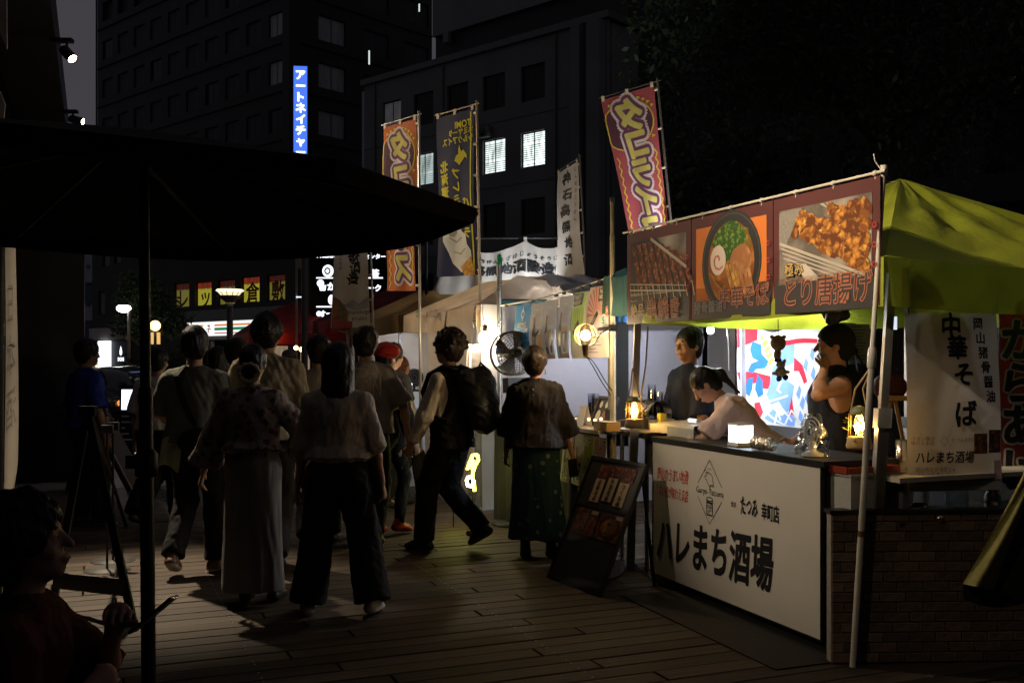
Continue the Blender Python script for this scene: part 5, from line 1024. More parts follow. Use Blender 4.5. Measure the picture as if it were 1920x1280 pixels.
m.line([(cx-0.034, cy-0.045), (cx-0.032, cy-0.145), (cx+0.032, cy-0.145), (cx+0.034, cy-0.045)], 0.008, fS, inkk, 0.002); m.line(ell2(cx, cy-0.045, 0.034, 0.011, 14), 0.0065, fS, inkk, 0.002, True); m.line([(cx-0.024, cy-0.066), (cx+0.024, cy-0.069)], 0.012, fS, inkk, 0.002)
for x, y in ((-0.012, -0.095), (0.010, -0.108), (-0.008, -0.127), (0.014, -0.088)): m.line([(cx+x-0.008, cy+y-0.008), (cx+x+0.008, cy+y-0.008), (cx+x+0.008, cy+y+0.009), (cx+x-0.008, cy+y+0.009)], 0.003, fS, inkk, 0.002, True)
m.build('emblem', t)
m = MB(); m.text('我流', sx(0.552), sy(0.67), 0.036, fS, inkk, 0.002, bold=0.01, rough=0.06, sx=0.8); m.text('たつみ', sx(0.642), sy(0.675), 0.080, fS, inkk, 0.002, bold=0.025, rough=0.05, sx=0.75, sy=1.45); m.text('幸町店', sx(0.757), sy(0.67), 0.068, fS, inkk, 0.002, bold=0.025, sx=0.85, sy=1.5); m.build('lettering', t)
# things on the counter
cz = 1.022
def onc(px, py, b):
    """counter-top point under a photo column: distance along the sign, then back from it"""
    q = (px-CX)/F; p = sL+inn*b; s_ = (q*p.y-p.x)/(sd.x-q*sd.y); return p+sd*s_+UP*cz
# LED lantern
p = onc(1389, 830, 0.12); t = thing('led_lantern', 'small square white LED lantern glowing on the black counter', 'lantern', p); m = MB(); m.box(p+UP*0.012, 0.115, 0.115, 0.024, wht, sd, inn); m.build('base', t); m = MB(); m.box(p+UP*0.076, 0.105, 0.105, 0.10, glow('led_cool', (0.80, 0.92, 1.0), 7), sd, inn); m.build('diffuser', t); m = MB(); m.box(p+UP*0.134, 0.115, 0.115, 0.014, wht, sd, inn); m.build('lid', t)
for i, j in ((-1, -1), (-1, 1), (1, -1), (1, 1)):
    m = MB(); m.tube(p+sd*i*0.054+inn*j*0.054+UP*0.02, p+sd*i*0.054+inn*j*0.054+UP*0.13, 0.003, wht, n=5); m.build('corner_post', t)
# crumpled foil packet
p = onc(1431, 850, 0.06); foil = mat('foil', (0.75, 0.70, 0.62), 0.28, 0.15, 30, 1.0, 55, metal=0.9); m = MB(); r2 = random.Random(4)
m.grid(lambda u, v: p+sd*((u-0.5)*0.19)+inn*(0.035*math.cos(v*6.283)*(1-0.2*abs(u-0.5)))+UP*(0.04+0.036*math.sin(v*6.283)+0.004*math.sin(u*40+v*17)+0.003*math.sin(u*71-v*29)), 24, 16, foil, False); o = m.build('foil_packet'); tag(o, 'crumpled silver foil packet beside the white LED lantern', 'foil packet')
# electric fan in a clear bag
p = onc(1524, 868, 0.12); t = thing('bagged_fan', 'small white electric fan wrapped in a clear plastic bag', 'fan', p); fx_ = sd*0.9+inn*0.3; fx_.normalize(); m = MB(); m.lathe([(0.06, 0), (0.06, 0.015), (0.02, 0.03), (0.018, 0.08)], p, wht, 18); m.build('stand', t)
c = p+UP*0.13
for rr_ in (0.085, 0.065, 0.045, 0.025):
    m = MB(); m.path([c+(sd*math.cos(a)*rr_*0.9+UP*math.sin(a)*rr_)+fS.n*(0.03*(1-rr_/0.1)) for a in [6.283*i/24 for i in range(25)]], 0.003, wht, 5, False); m.build('guard_ring', t)
m = MB(); m.lathe([(0.001, 0.0), (0.03, 0.005), (0.035, 0.06), (0.001, 0.07)], c, wht, 14, axis=inn); m.build('motor', t)
for k in range(3):
    a = k*2.094+0.3; m = MB(); m.grid(lambda u, v, a=a: c+(sd*math.cos(a+0.8*(v-0.5))+UP*math.sin(a+0.8*(v-0.5)))*(0.02+0.065*u)+inn*(0.012*(v-0.5)), 5, 5, mat('fan_blade', (0.55, 0.58, 0.6), 0.3, 0.05)); m.build('blade', t)
m = MB(); bagm = clear('plastic_bag_clear', (0.86, 0.88, 0.9), 0.9); _old = mat('plastic_bag', (0.62, 0.64, 0.66), 0.18, 0.15, 20, 1.0, 40, trans=0.6, spec=0.7)
m.grid(lambda u, v: p+UP*(0.008+0.225*v)+(sd*math.cos(u*6.283)*(0.098-0.058*v**1.6)+inn*math.sin(u*6.283)*(0.085-0.045*v**1.5))*(1+0.09*math.sin(u*31+v*9)+0.07*math.sin(u*19-v*23)+0.04*math.sin(u*57+v*31)), 40, 18, bagm); m.build('bag', t)
# red tray and styrofoam box at the counter's near end
p = S(0.26, 0.10, 0.968); t = thing('tray', 'shallow red lacquer tray at the end of the counter', 'tray', p); m = MB(); redl = mat('lacquer_red', (0.30, 0.05, 0.025), 0.35, 0.15, 6); m.box(p, 0.22, 0.34, 0.012, redl, D, N); m.build('base', t)
for sg in (-1, 1):
    m = MB(); m.box(p+D*sg*0.112+UP*0.012, 0.008, 0.34, 0.034, redl, D, N); m.build('rim', t); m = MB(); m.box(p+N*sg*0.172+UP*0.012, 0.216, 0.008, 0.034, redl, D, N); m.build('rim', t)
p = S(0.26, 0.12, 0.72); m = MB(); m.box(p+UP*0.115, 0.24, 0.36, 0.23, mat('foam_box', (0.42, 0.42, 0.40), 0.8, 0.08, 30, 0.15, 90), D, N); m.box(p+UP*0.236, 0.256, 0.376, 0.012, MATS['foam_box'], D, N); o = m.build('foam_box'); tag(o, 'grey styrofoam box under the red tray by the leaning pole', 'box')
# white cooler / chafing box with draped lid
pc = onc(1250, 835, 0.16)-UP*cz; t = thing('cooler', 'white cooler with an overhanging lid and black scoop at the counter end', 'cooler', pc); m = MB(); cxv = sd; ln = 0.98
c0 = pc-sd*0.16-fS.n*0.05; m.boxf(c0+UP*0.70, sd*-0.24, inn*0.44, UP*0.26, wht); m.build('side_panel', t); m = MB(); m.boxf(c0+sd*0.46+UP*1.025, sd*-0.72, inn*0.46, UP*0.045, wht); m.build('body', t)
m = MB(); m.grid(lambda u, v: c0+sd*(0.50-0.80*u)+inn*(-0.03+0.52*v)+UP*(1.10+0.020*math.sin(math.pi*v)-0.03*u*u), 14, 8, wht); m.grid(lambda u, v: c0+sd*(0.50-0.80*u)+inn*(-0.03)+UP*(1.10-0.03*u*u-0.065*v), 14, 3, wht); m.grid(lambda u, v: c0+sd*(-0.30)+inn*(-0.03+0.52*u)+UP*(1.07+0.020*math.sin(math.pi*u)-0.065*v), 8, 3, wht); m.build('lid', t)
m = MB(); m.poly([(0, 0.085), (0.26, 0.085), (0.26, 0.0), (0.20, -0.015), (0.10, 0.01), (0.03, 0.05)], Fr(c0-sd*0.26+UP*0.93-inn*0.02, sd, UP), black, 0.004); m.boxf(c0-sd*0.26+UP*0.93, sd*0.26, inn*0.05, UP*0.085, black); m.build('scoop', t)
m = MB(); m.boxf(c0+sd*0.14+UP*0.99-inn*0.035, sd*0.36, inn*0.004, UP*0.09, mat('tape_blue_grey', (0.34, 0.40, 0.46), 0.5, 0.08)); m.build('label_panel', t)
p = onc(1300, 805, 0.2)+UP*0.115; t = thing('led_torch', 'short white LED stick lying lit on the cooler lid', 'torch', p); m = MB(); m.tube(p-sd*0.05, p+sd*0.05, 0.012, glow('led_stick', (0.85, 0.92, 1), 2.2), n=10); m.build('tube', t)
for s_ in (-1, 1):
    m = MB(); m.tube(p+sd*0.05*s_, p+sd*0.062*s_, 0.0125, wht, n=10); m.build('end_cap', t)
# --- warm lanterns with plush charms and rope slings
def rope_lantern(label, px, py, Y, hang, power, seed):
    p = at(px, py, Y); t = thing('lantern', label, 'lantern', p-UP*0.10, 'warm lanterns hung on rope at the stall corners'); m = MB()
    m.lathe([(0.001, -0.10), (0.066, -0.10), (0.070, -0.085), (0.060, -0.04), (0.058, -0.035)], p, mat('lantern_base', (0.50, 0.36, 0.18), 0.5, 0.15, 9), 20); m.build('base', t)
    m = MB(); m.lathe([(0.05, -0.035), (0.058, -0.02), (0.058, 0.07), (0.046, 0.088)], p, clear('lantern_glass', (1, 0.9, 0.7)), 20); m.build('glass', t)
    m = MB(); m.lathe([(0.047, 0.086), (0.05, 0.10), (0.03, 0.125), (0.012, 0.13)], p, mat('lantern_cap', (0.20, 0.22, 0.10), 0.5, 0.15, 9), 18); m.build('cap', t)
    for k in range(6):
        a = k*math.pi/3; m = MB(); d_ = Vector((math.cos(a), math.sin(a), 0)); m.tube(p+d_*0.061-UP*0.03, p+d_*0.056+UP*0.09, 0.0022, mat('lantern_wire', (0.25, 0.18, 0.08), 0.4, 0.1, metal=0.6), n=5); m.build('guard_wire', t)
    m = MB(); m.lathe([(0.058, 0.02), (0.061, 0.022), (0.058, 0.024)], p, MATS['lantern_wire'], 18); m.build('guard_ring', t)
    m = MB(); m.ball(p+UP*0.022, 0.026, glow('lantern_flame', (1, 0.60, 0.20), 160*power), 12, sz=1.35); m.build('bulb', t)
    tp = Vector(hang); m = MB(); m.path([p+UP*0.12+Vector((-0.045, 0, -0.02)), p+UP*0.22+Vector((-0.022, 0, 0)), tp], 0.005, rope, 6); m.build('sling', t); m = MB(); m.path([p+UP*0.12+Vector((0.045, 0, -0.02)), p+UP*0.22+Vector((0.02, 0, 0)), tp+Vector((0.004, 0, 0))], 0.005, rope, 6); m.build('sling', t)
    r2 = random.Random(seed); m = MB(); lf = mat('leaf_yellow', (0.52, 0.50, 0.10), 0.6, 0.2, 12, trans=0.4)
    for k in range(14):
        a = r2.uniform(-0.6, 2.4) if seed == 1 else r2.uniform(2.2, 4.6); b_ = p+Vector((math.cos(a)*0.065, -abs(math.sin(a))*0.05-0.02, r2.uniform(-0.04, 0.06))); d_ = Vector((math.cos(a), -0.4, r2.uniform(-0.4, 0.8))).normalized()*r2.uniform(0.03, 0.055); sd_ = d_.cross(UP).normalized()*0.013
        m.add([b_, b_+d_*0.5+sd_, b_+d_, b_+d_*0.5-sd_], [(0, 1, 2, 3)], lf)
    m.build('paper_leaves', t, kind='stuff'); return t
rope_lantern('glowing amber lantern roped to the post beside the white cooler', 1189, 776, 7.35, at(1186, 690, 7.35), 1.0, 1); rope_lantern('glowing amber lantern hung behind the leaning white pole', 1611, 806, 5.45, at(1632, 690, 5.45), 0.3, 2)
# --- post at the counter's far end, cords
t = thing('tent_post', 'grey aluminium post with the amber lantern roped to it', 'post', Vector((xat(1182, 7.5), 7.5, 0))); q0 = Vector((xat(1181, 7.5), 7.5, 0)); q1 = Vector((xat(1197, 7.5), 7.5, 2.02)); dq = q1-q0; sy_ = dq.normalized().cross(sx_).normalized(); m = MB(); m.boxf(q0-sx_*0.03-sy_*0.03, sx_*0.06, sy_*0.06, dq*0.55, alu); m.build('lower_tube', t); m = MB(); m.boxf(q0+dq*0.55-sx_*0.023-sy_*0.023, sx_*0.046, sy_*0.046, dq*0.45, alu); m.build('upper_tube', t)
def cable(name, label, pts, r=0.005, m_=None):
    m = MB(); P = [Vector(p) for p in pts]; Q = []
    for i in range(len(P)-1):
        a, b, c, d = P[max(i-1, 0)], P[i], P[i+1], P[min(i+2, len(P)-1)]
        for k in range(6):
            s_ = k/6; Q.append(0.5*((2*b)+(c-a)*s_+(2*a-5*b+4*c-d)*s_*s_+(3*b-a-3*c+d)*s_**3))
    Q.append(P[-1]); m.path(Q, r, m_ or cord, 6); o = m.build(name); tag(o, label, 'cable'); return o
cable('cable', 'tan cable hanging beside the amber lantern post', [at(1215, 612, 7.45), at(1211, 680, 7.45), at(1203, 735, 7.45), at(1198, 775, 7.42)], 0.006, rope)
cable('cable', 'thin white cable hanging between the navy shirt and the bright flag', [at(1362, 612, 7.9), at(1366, 650, 7.9), at(1367, 695, 7.9)], 0.004, wht)
# --- clear cup stack, steel warmer, brown tray behind the cooler
p = at(1222, 803, 7.75); clr = clear('clear_plastic', (0.93, 0.95, 1), 0.5)
for dx, h_, lab in ((0.0, 0.30, 'tall stack of clear plastic cups behind the amber lantern'), (0.055, 0.22, 'shorter stack of clear cups behind the amber lantern')):
    t = thing('cup_stack', lab, 'cups', p+Vector((dx, 0, 0)))
    for k in range(int(h_/0.022)):
        m = MB(); m.lathe([(0.024, 0), (0.034, 0.09)], p+Vector((dx, 0, 0.03+k*0.018)), clr, 14); m.build('cup', t)
p = at(1222, 800, 7.65); t = thing('food_warmer', 'polished steel roll top food warmer with black straps', 'warmer', p); m = MB(); m.lathe([(0.10, -0.13), (0.10, 0.13)], p+UP*0.10, steel, 18, axis=sd, a0=0, a1=2*math.pi); m.build('roll_top', t); m = MB(); m.box(p+UP*0.03, 0.30, 0.22, 0.07, steel, sd, inn); m.build('pan', t)
for s_ in (-0.07, 0.07):
    m = MB(); m.lathe([(0.103, -0.012), (0.103, 0.012)], p+UP*0.10+sd*s_, black, 18, axis=sd); m.build('strap', t)
m = MB(); m.box(p+sd*0.155+UP*0.06, 0.05, 0.05, 0.1, mat('warmer_knob', (0.5, 0.5, 0.1), 0.5, 0.1), sd, inn); m.build('knob', t)
p = at(1222, 800, 7.7)-UP*0.03; t = thing('side_table', 'steel side table behind the white cooler', 'table', Vector((p.x, p.y, 0))); m = MB(); m.box(p-UP*0.02, 0.46, 0.36, 0.04, steel, sd, inn); m.build('table_top', t)
for i in (-1, 1):
    for j in (-1, 1):
        m = MB(); m.tube(Vector((p.x, p.y, 0))+sd*0.20*i+inn*0.15*j, Vector((p.x, p.y, p.z-0.04))+sd*0.20*i+inn*0.15*j, 0.016, steel, n=8); m.build('leg', t)
# --- white LED globe under the canopy and the LED bar that lights the festival flag
p = at(1332, 619, 8.15); t = thing('led_globe', 'small white LED globe hung under the food banner', 'lamp', p); m = MB(); m.ball(p, 0.030, glow('led_globe', (0.88, 0.94, 1), 60), 14); m.build('globe', t); m = MB(); m.lathe([(0.02, 0.02), (0.016, 0.05), (0.006, 0.06)], p, black, 12); m.build('socket', t); m = MB(); m.tube(p+UP*0.06, p+UP*0.30, 0.004, cord, n=5); m.build('cord', t)
lamp_at('led_light', 'POINT', p-UP*0.045, 75, (0.80, 0.88, 1.0), t, 0.03)
# --- bright fishing festival flag
Yf = 8.35
def quadmap(TL, TR, BR2, BL2, w, h, amp=0.02, waves=1.2, seed=1, belly=0.0, phase=0.0):
    TL, TR, BR2, BL2 = map(Vector, (TL, TR, BR2, BL2)); nn = (TR-TL).cross(TL-BL2).normalized(); r = random.Random(seed); s0, s1 = r.random()*6+phase, r.random()*6
    def f(u, v, o=0.0):
        a, b = u/w, v/h; p = BL2.lerp(BR2, a).lerp(TL.lerp(TR, a), b); k = min(1, 1.3*(1-b))*0.8+0.2
        d = amp*(math.sin(waves*6.283*(0.35*a+0.9*b)+s0)+0.5*math.sin(waves*11*(0.8*a-0.4*b)+s1))*k-belly*math.sin(math.pi*a)*math.sin(math.pi*b)
        return p+nn*(d+o)
    return f
def cloth_quad(m, f, w, h, mtl, nu=14, nv=24): m.grid(lambda u, v: f(u*w, v*h, 0), nu, nv, mtl)
w_, h_ = 150*Yf/F, 195*Yf/F; ff = quadmap(at(1381, 604, Yf), at(1540, 603, Yf+0.25), at(1535, 806, Yf+0.25), at(1385, 790, Yf), w_, h_, 0.02, 1.2, 3)
def top_dip(u, v, o=0.0):
    q = ff(u, v, o); a = u/w_; return q-UP*(0.085*math.exp(-((a-0.42)/0.22)**2)*(v/h_)**2)
t = thing('festival_flag', 'brightly backlit red white and blue fishing flag hung inside the stall', 'flag', ff(w_/2, 0)); tr_ = dict(rough=0.7, var=0.08, trans=0.5); fw_ = mat('flag_white', (0.8, 0.8, 0.8), **tr_); fb_ = mat('flag_blue', (0.03, 0.20, 0.66), **tr_); fr_ = mat('flag_red', (0.62, 0.03, 0.06), **tr_); fl_ = mat('flag_skyblue', (0.22, 0.38, 0.75), **tr_); fy_ = mat('flag_yellow', (0.75, 0.60, 0.10), **tr_)
m = MB(); cloth_quad(m, top_dip, w_, h_, fw_, 20, 24); m.build('cloth', t); m = MB(); P_ = lambda a, b: (a*w_, b*h_); ML = 0.09
def ff2(u, v, o): return top_dip(u, v, o)
def shp(lst, mm, o): m.poly([P_(a, b) for a, b in lst], ff2, mm, o, ML)
shp([(0, 1), (0.24, 1), (0.23, 0.86), (0.14, 0.80), (0.0, 0.74)], fr_, 0.003); shp([(0.0, 0.50), (0.20, 0.52), (0.40, 0.50), (0.40, 0.36), (0.30, 0.36), (0.27, 0.42), (0.12, 0.38), (0.02, 0.42)], fr_, 0.003)
shp([(0.17, 0.83), (0.27, 0.82), (0.28, 0.72), (0.36, 0.66), (0.34, 0.58), (0.22, 0.55), (0.18, 0.50), (0.12, 0.52), (0.16, 0.60), (0.24, 0.64), (0.17, 0.66), (0.14, 0.74)], fb_, 0.005); shp([(0.24, 0.50), (0.31, 0.44), (0.32, 0.30), (0.26, 0.26), (0.22, 0.34)], fb_, 0.005); shp([(0.12, 0.44), (0.19, 0.46), (0.18, 0.34), (0.14, 0.26), (0.08, 0.30)], fb_, 0.005)
shp([(0.42, 0.60), (0.48, 0.66), (0.55, 0.84), (0.68, 0.84), (0.66, 0.62), (0.56, 0.60), (0.58, 0.46), (0.68, 0.40), (0.66, 0.18), (0.58, 0.12), (0.50, 0.24), (0.40, 0.20), (0.36, 0.30), (0.40, 0.42)], fl_, 0.004); shp([(0.30, 0.06), (0.42, 0.16), (0.52, 0.10), (0.62, 0.14), (0.72, 0.08), (0.70, 0.01), (0.40, 0.02)], fl_, 0.004)
shp([(0.20, 0.20), (0.27, 0.22), (0.30, 0.12), (0.26, 0.06), (0.21, 0.10)], fr_, 0.004); shp([(0.66, 0.68), (0.76, 0.60), (0.84, 0.44), (0.80, 0.42), (0.72, 0.54), (0.66, 0.54)], fr_, 0.004); shp([(0.42, 0.92), (0.60, 0.86), (0.95, 0.84), (0.95, 0.80), (0.60, 0.81), (0.42, 0.86)], fr_, 0.0045); shp([(0.62, 0.12), (0.66, 0.30), (0.70, 0.12)], fr_, 0.006); shp([(0.80, 1.0), (0.9, 1.0), (0.88, 0.93), (0.8, 0.95)], fr_, 0.004)
for a, b in ((0.74, 0.34), (0.80, 0.24), (0.86, 0.30), (0.92, 0.22), (0.78, 0.10), (0.88, 0.10), (0.80, 0.60), (0.9, 0.52), (0.88, 0.7)): shp([(a, b+0.07), (a+0.035, b+0.02), (a+0.02, b-0.07), (a-0.03, b-0.02)], fl_, 0.005)
for k in range(9): m.poly(ell2(w_*(0.30+0.012*k+(0.022 if k % 2 else -0.018)), h_*(0.90-0.032*k), 0.014, 0.022, 10), ff2, fy_, 0.006)
m.line([P_(0.29, 0.92), P_(0.42, 0.58)], 0.006, ff2, fy_, 0.0055); shp([(0.33, 0.60), (0.40, 0.575), (0.34, 0.57)], fy_, 0.006)
for pts in ([(0.40, 0.24), (0.47, 0.26), (0.60, 0.30)], [(0.42, 0.02), (0.50, 0.20), (0.66, 0.06)], [(0.36, 0.10), (0.44, 0.05), (0.54, 0.02)], [(0.46, 0.18), (0.50, 0.06)], [(0.56, 0.02), (0.66, 0.16), (0.78, 0.05)], [(0.52, 0.44), (0.48, 0.36), (0.52, 0.33)]): m.line([P_(a, b) for a, b in pts], 0.016, ff2, fw_, 0.0075, False, ML)
m.build('print', t)
m = MB(); m.tube(at(1375, 606, Yf+0.02), at(1545, 602, Yf+0.27), 0.007, wpole, n=8); m.build('rail', t)
pl = at(1545, 700, Yf-0.55); t = thing('led_bar', 'upright white LED bar lamp lighting the fishing flag from behind the man in the headscarf', 'lamp', pl-UP*0.3); m = MB(); m.boxf(pl+Vector((-0.02, -0.03, -0.3)), Vector((0.05, 0, 0)), Vector((0, 0.03, 0)), UP*0.6, black); m.build('housing', t); m = MB(); m.boxf(pl+Vector((-0.015, 0.0, -0.28)), Vector((0.04, 0, 0)), Vector((0, 0.012, 0)), UP*0.56, glow('led_bar', (0.86, 0.93, 1), 9)); m.build('tube', t); m = MB(); m.tube(pl-UP*0.3-UP*(pl.z-0.32), pl-UP*0.3, 0.014, black); m.build('stand', t)
lamp_at('led_light', 'SPOT', pl+Vector((-0.01, 0.03, 0.02)), 70, (0.84, 0.92, 1.0), t, 0.05, ff(w_*0.62, h_*0.5), R(140), 0.5)
# lavender tent post before the flag
t = thing('tent_post', 'slim lavender grey post standing before the bright flag', 'post', Vector((xat(1398, 8.1), 8.1, 0))); m = MB(); q0 = Vector((xat(1400, 8.1), 8.1, 0)); q1 = Vector((xat(1393, 8.1), 8.1, 1.85)); m.boxf(q0-sx_*0.017, sx_*0.034, Vector((0, 0.034, 0)), q1-q0, mat('post_lilac', (0.5, 0.5, 0.62), 0.4, 0.1)); m.build('shaft', t); m = MB(); m.box(q1+UP*0.0, 0.07, 0.06, 0.08, black); m.build('clamp', t)
# --- plush charms hanging by the flag
def plush(label, cat, c, parts, strap):
    t = thing('plush_toy', label, cat, c); 
    for nm, off, r_, sc_, mm in parts: m = MB(); m.ball(c+Vector(off), r_, mm, 14, *sc_); m.build(nm, t)
    m = MB(); m.tube(c+Vector(strap[0]), c+Vector(strap[1]), 0.003, cord, n=5); m.build('strap', t); return t
pt1 = mat('plush_tan', (0.46, 0.30, 0.16), 0.95, 0.25, 50, 0.8, 160); pt2 = mat('plush_cream', (0.55, 0.42, 0.25), 0.95, 0.2, 50, 0.8, 160); pb1 = mat('plush_navy', (0.02, 0.03, 0.07), 0.9, 0.2, 50, 0.6, 160)
c = at(1459, 643, 6.75); plush('round headed tan plush charm hanging beside the man in the headscarf', 'plush toy', c, [('head', (0, 0, 0), 0.052, (1, 1, 1.02), pt1), ('torso', (-0.005, 0, -0.078), 0.034, (0.75, 0.7, 1.15), pt1), ('leg', (-0.014, -0.006, -0.115), 0.013, (1, 1, 1), pb1), ('leg', (0.010, -0.006, -0.116), 0.013, (1, 1, 1), pb1), ('ear', (-0.04, 0, 0.04), 0.014, (1, 0.7, 1), pt1), ('ear', (0.04, 0, 0.04), 0.014, (1, 0.7, 1), pt1)], ((0, 0, 0.04), (0, 0, 0.16)))
c = at(1464, 686, 6.75); plush('cream plush charm with navy feet hanging below the round headed one', 'plush toy', c, [('head', (0, 0, 0.01), 0.032, (1, 0.9, 0.9), pt2), ('ear', (-0.024, 0, 0.036), 0.011, (1, 0.7, 1.2), pt2), ('ear', (0.026, 0, 0.034), 0.011, (1, 0.7, 1.2), pt2), ('torso', (0, 0, -0.042), 0.038, (1.05, 0.9, 1), pt2), ('arm', (-0.044, -0.006, -0.05), 0.015, (1.3, 1, 0.8), pt2), ('arm', (0.042, -0.006, -0.04), 0.015, (1.3, 1, 0.8), pt2), ('leg', (-0.016, -0.015, -0.084), 0.019, (1, 1, 1.05), pb1), ('leg', (0.028, -0.015, -0.076), 0.019, (1, 1, 1.05), pb1)], ((0, 0, 0.03), (-0.01, 0, 0.09)))
# black bundle hanging under the canopy above the man in the headscarf
m = MB(); c = at(1556, 590, 6.1); r2 = random.Random(3); m.grid(lambda u, v: c+Vector(((0.075+0.05*math.sin(v*3+u*6.28))*math.sin(math.pi*v)*math.cos(u*6.283), 0.07*math.sin(math.pi*v)*math.sin(u*6.283), 0.07-0.12*v+0.02*math.sin(u*19+v*8)))*1.0, 18, 10, black); o = m.build('bundle'); tag(o, 'black cloth bundle tied under the canopy above the headscarf', 'bundle')
# papers pinned on the black wall
for px, py, w2, h2, lab in ((1583, 640, 0.20, 0.28, 'pinned price sheet nearer the headscarf on the black wall'), (1611, 645, 0.19, 0.30, 'pinned price sheet nearer the leaning pole on the black wall')):
    p = at(px, py, 7.6); fq = Fr(p, (1, 0.38, 0), UP); t = thing('paper_sheet', lab, 'paper', p-UP*h2/2); m = MB(); m.boxf(fq(-w2/2, -h2/2, -0.003), fq.r*w2, UP*h2, fq.n*0.003, mat('paper_grey', (0.30, 0.30, 0.31), 0.8, 0.06)); m.build('sheet', t); m = MB()
    for k in range(11): m.rect(-w2*0.42, h2*(0.42-0.08*k), w2*(0.1+0.3*((k*7) % 4)/4), h2*(0.42-0.08*k)+0.008, fq, mat('print_soft', (0.1, 0.1, 0.1), 0.8, 0.1), 0.002)
    m.build('print', t)
p = at(1664, 604, 6.3); m = MB(); m.boxf(p-UP*0.045, Vector((0.06, 0, 0)), Vector((0, 0.03, 0)), UP*0.08, glow('phone_glow', (0.75, 0.85, 1), 0.9)); o = m.build('lit_notice'); tag(o, 'small pale lit notice below the canopy edge', 'notice')
# wooden stool legs and red bag in the dark interior
t = thing('trestle', 'tan wooden folding trestle in the dark interior near the hanging cloth', 'trestle', at(1680, 930, 6.6)); 
for a, b in (((1671, 748), (1652, 815)), ((1678, 748), (1698, 820))):
    m = MB(); m.tube(at(*a, 6.6), Vector((at(*b, 6.6).x*1.0, 6.6, 0.95)), 0.014, wood, n=6); m.build('leg', t)
m = MB(); m.box(at(1675, 746, 6.6), 0.16, 0.12, 0.03, wood); m.build('head', t)
m = MB(); c = at(1668, 725, 6.75); m.ball(c, 0.13, mat('bag_red_dark', (0.09, 0.02, 0.018), 0.7, 0.2, 12, 0.4), 16, 0.9, 0.6, 0.75); o = m.build('bag'); tag(o, 'dark red bag slumped behind the wooden trestle', 'bag')
t = thing('steel_tumbler', 'tall polished steel tumbler standing by the hanging cloth', 'tumbler', at(1691, 890, 5.5)); m = MB(); p = at(1691, 890, 5.5); m.lathe([(0.001, 0), (0.028, 0), (0.034, 0.19), (0.031, 0.19), (0.026, 0.01)], p, steel, 18); m.build('body', t)
# shelf at the near end with jars and tools
shz = 0.925; t = thing('side_counter', 'pale topped side counter behind the brick printed front', 'counter', S(-0.05, 0.9)); fk = Fr(S(-0.02, 0.02, 0), N, UP); m = MB(); m.boxf(S(0.0, 0.13, shz), N*2.3, D*0.45, UP*0.025, mat('top_cream', (0.5, 0.46, 0.38), 0.5, 0.1)); m.build('table_top', t)
for q in (0.2, 2.3):
    for r_ in (0.05, 0.4): m = MB(); m.boxf(S(r_, q, 0), N*0.03, D*0.03, UP*shz, alu); m.build('leg', t)
m = MB(); m.boxf(S(0.02, 0.16, 0.70), N*2.2, D*0.42, UP*0.02, black); m.build('shelf', t)
for k, (b_, r_, h2, mm, lab) in enumerate(((0.66, 0.06, 0.16, clear('jar_glass', (0.75, 0.8, 0.82), 0.6), 'round glass jar on the dark shelf under the hanging cloth'), (0.92, 0.045, 0.12, steel, 'squat steel canister on the dark shelf'), (0.40, 0.05, 0.07, steel, 'low steel bowl on the dark shelf by the pole'))):
    p = S(0.14, b_, 0.72); m = MB(); m.lathe([(0.001, 0), (r_*0.8, 0), (r_, h2*0.3), (r_, h2*0.7), (r_*0.7, h2*0.9), (r_*0.7, h2)], p, mm, 18); o = m.build('jar'); tag(o, lab, 'jar')
# --- hanging cloth with ramen lettering on the near side of the stall
cl = mat('cloth_white_banner', (0.55, 0.52, 0.49), 0.8, 0.06, 5, 0.3, 30, trans=0.15); c0 = S(-0.10, 0.30); fh_ = Vector((1, 0.02, 0)); Yc = 5.30
fc = quadmap(at(1695, 586, Yc), at(1868, 588, Yc+0.12), at(1880, 918, Yc+0.10), at(1706, 922, Yc-0.02), 0.485, 0.925, 0.010, 0.8, 5)
t = thing('cloth_banner', 'hanging white cloth lettered with black brush noodles and shop name', 'banner', fc(0.24, 0)); m = MB(); cloth_quad(m, fc, 0.485, 0.925, cl, 16, 28); m.build('cloth', t); m = MB(); q = lambda px, py: ((px-1695)/178*0.485, (920-py)/333*0.925)
for ch, px, py, s_ in (('中', 1783, 612, 0.135), ('華', 1793, 652, 0.125), ('そ', 1803, 726-24, 0.125), ('ば', 1806, 762+14, 0.140)): u, v = q(px, py); m.text(ch, u, v, s_, fc, inkk, 0.004, bold=0.03, rough=0.02, sx=0.85, sy=1.05, maxlen=0.12)
for i, ch in enumerate('岡山猪骨醤油'): u, v = q(1835+3.6*i, 606+27.5*i); m.text(ch, u, v, 0.066, fc, inkk, 0.004, bold=0.025, sx=0.8, sy=1.0)
m.text('ハレまち酒場', *q(1765, 857), 0.067, fc, inkk, 0.004, bold=0.02, sx=0.74, shear=0.1); m.build('lettering', t)
m = MB(); gy = mat('print_grey_soft', (0.16, 0.15, 0.15), 0.8, 0.1)
for i, s_ in enumerate(('岡山市北区幸町2-4', 'ハレまち通り沿い', 'ご予約はコチラから')): m.text(s_, *q(1746, 880+10.5*i), 0.030, fc, gy, 0.004, sx=0.8)
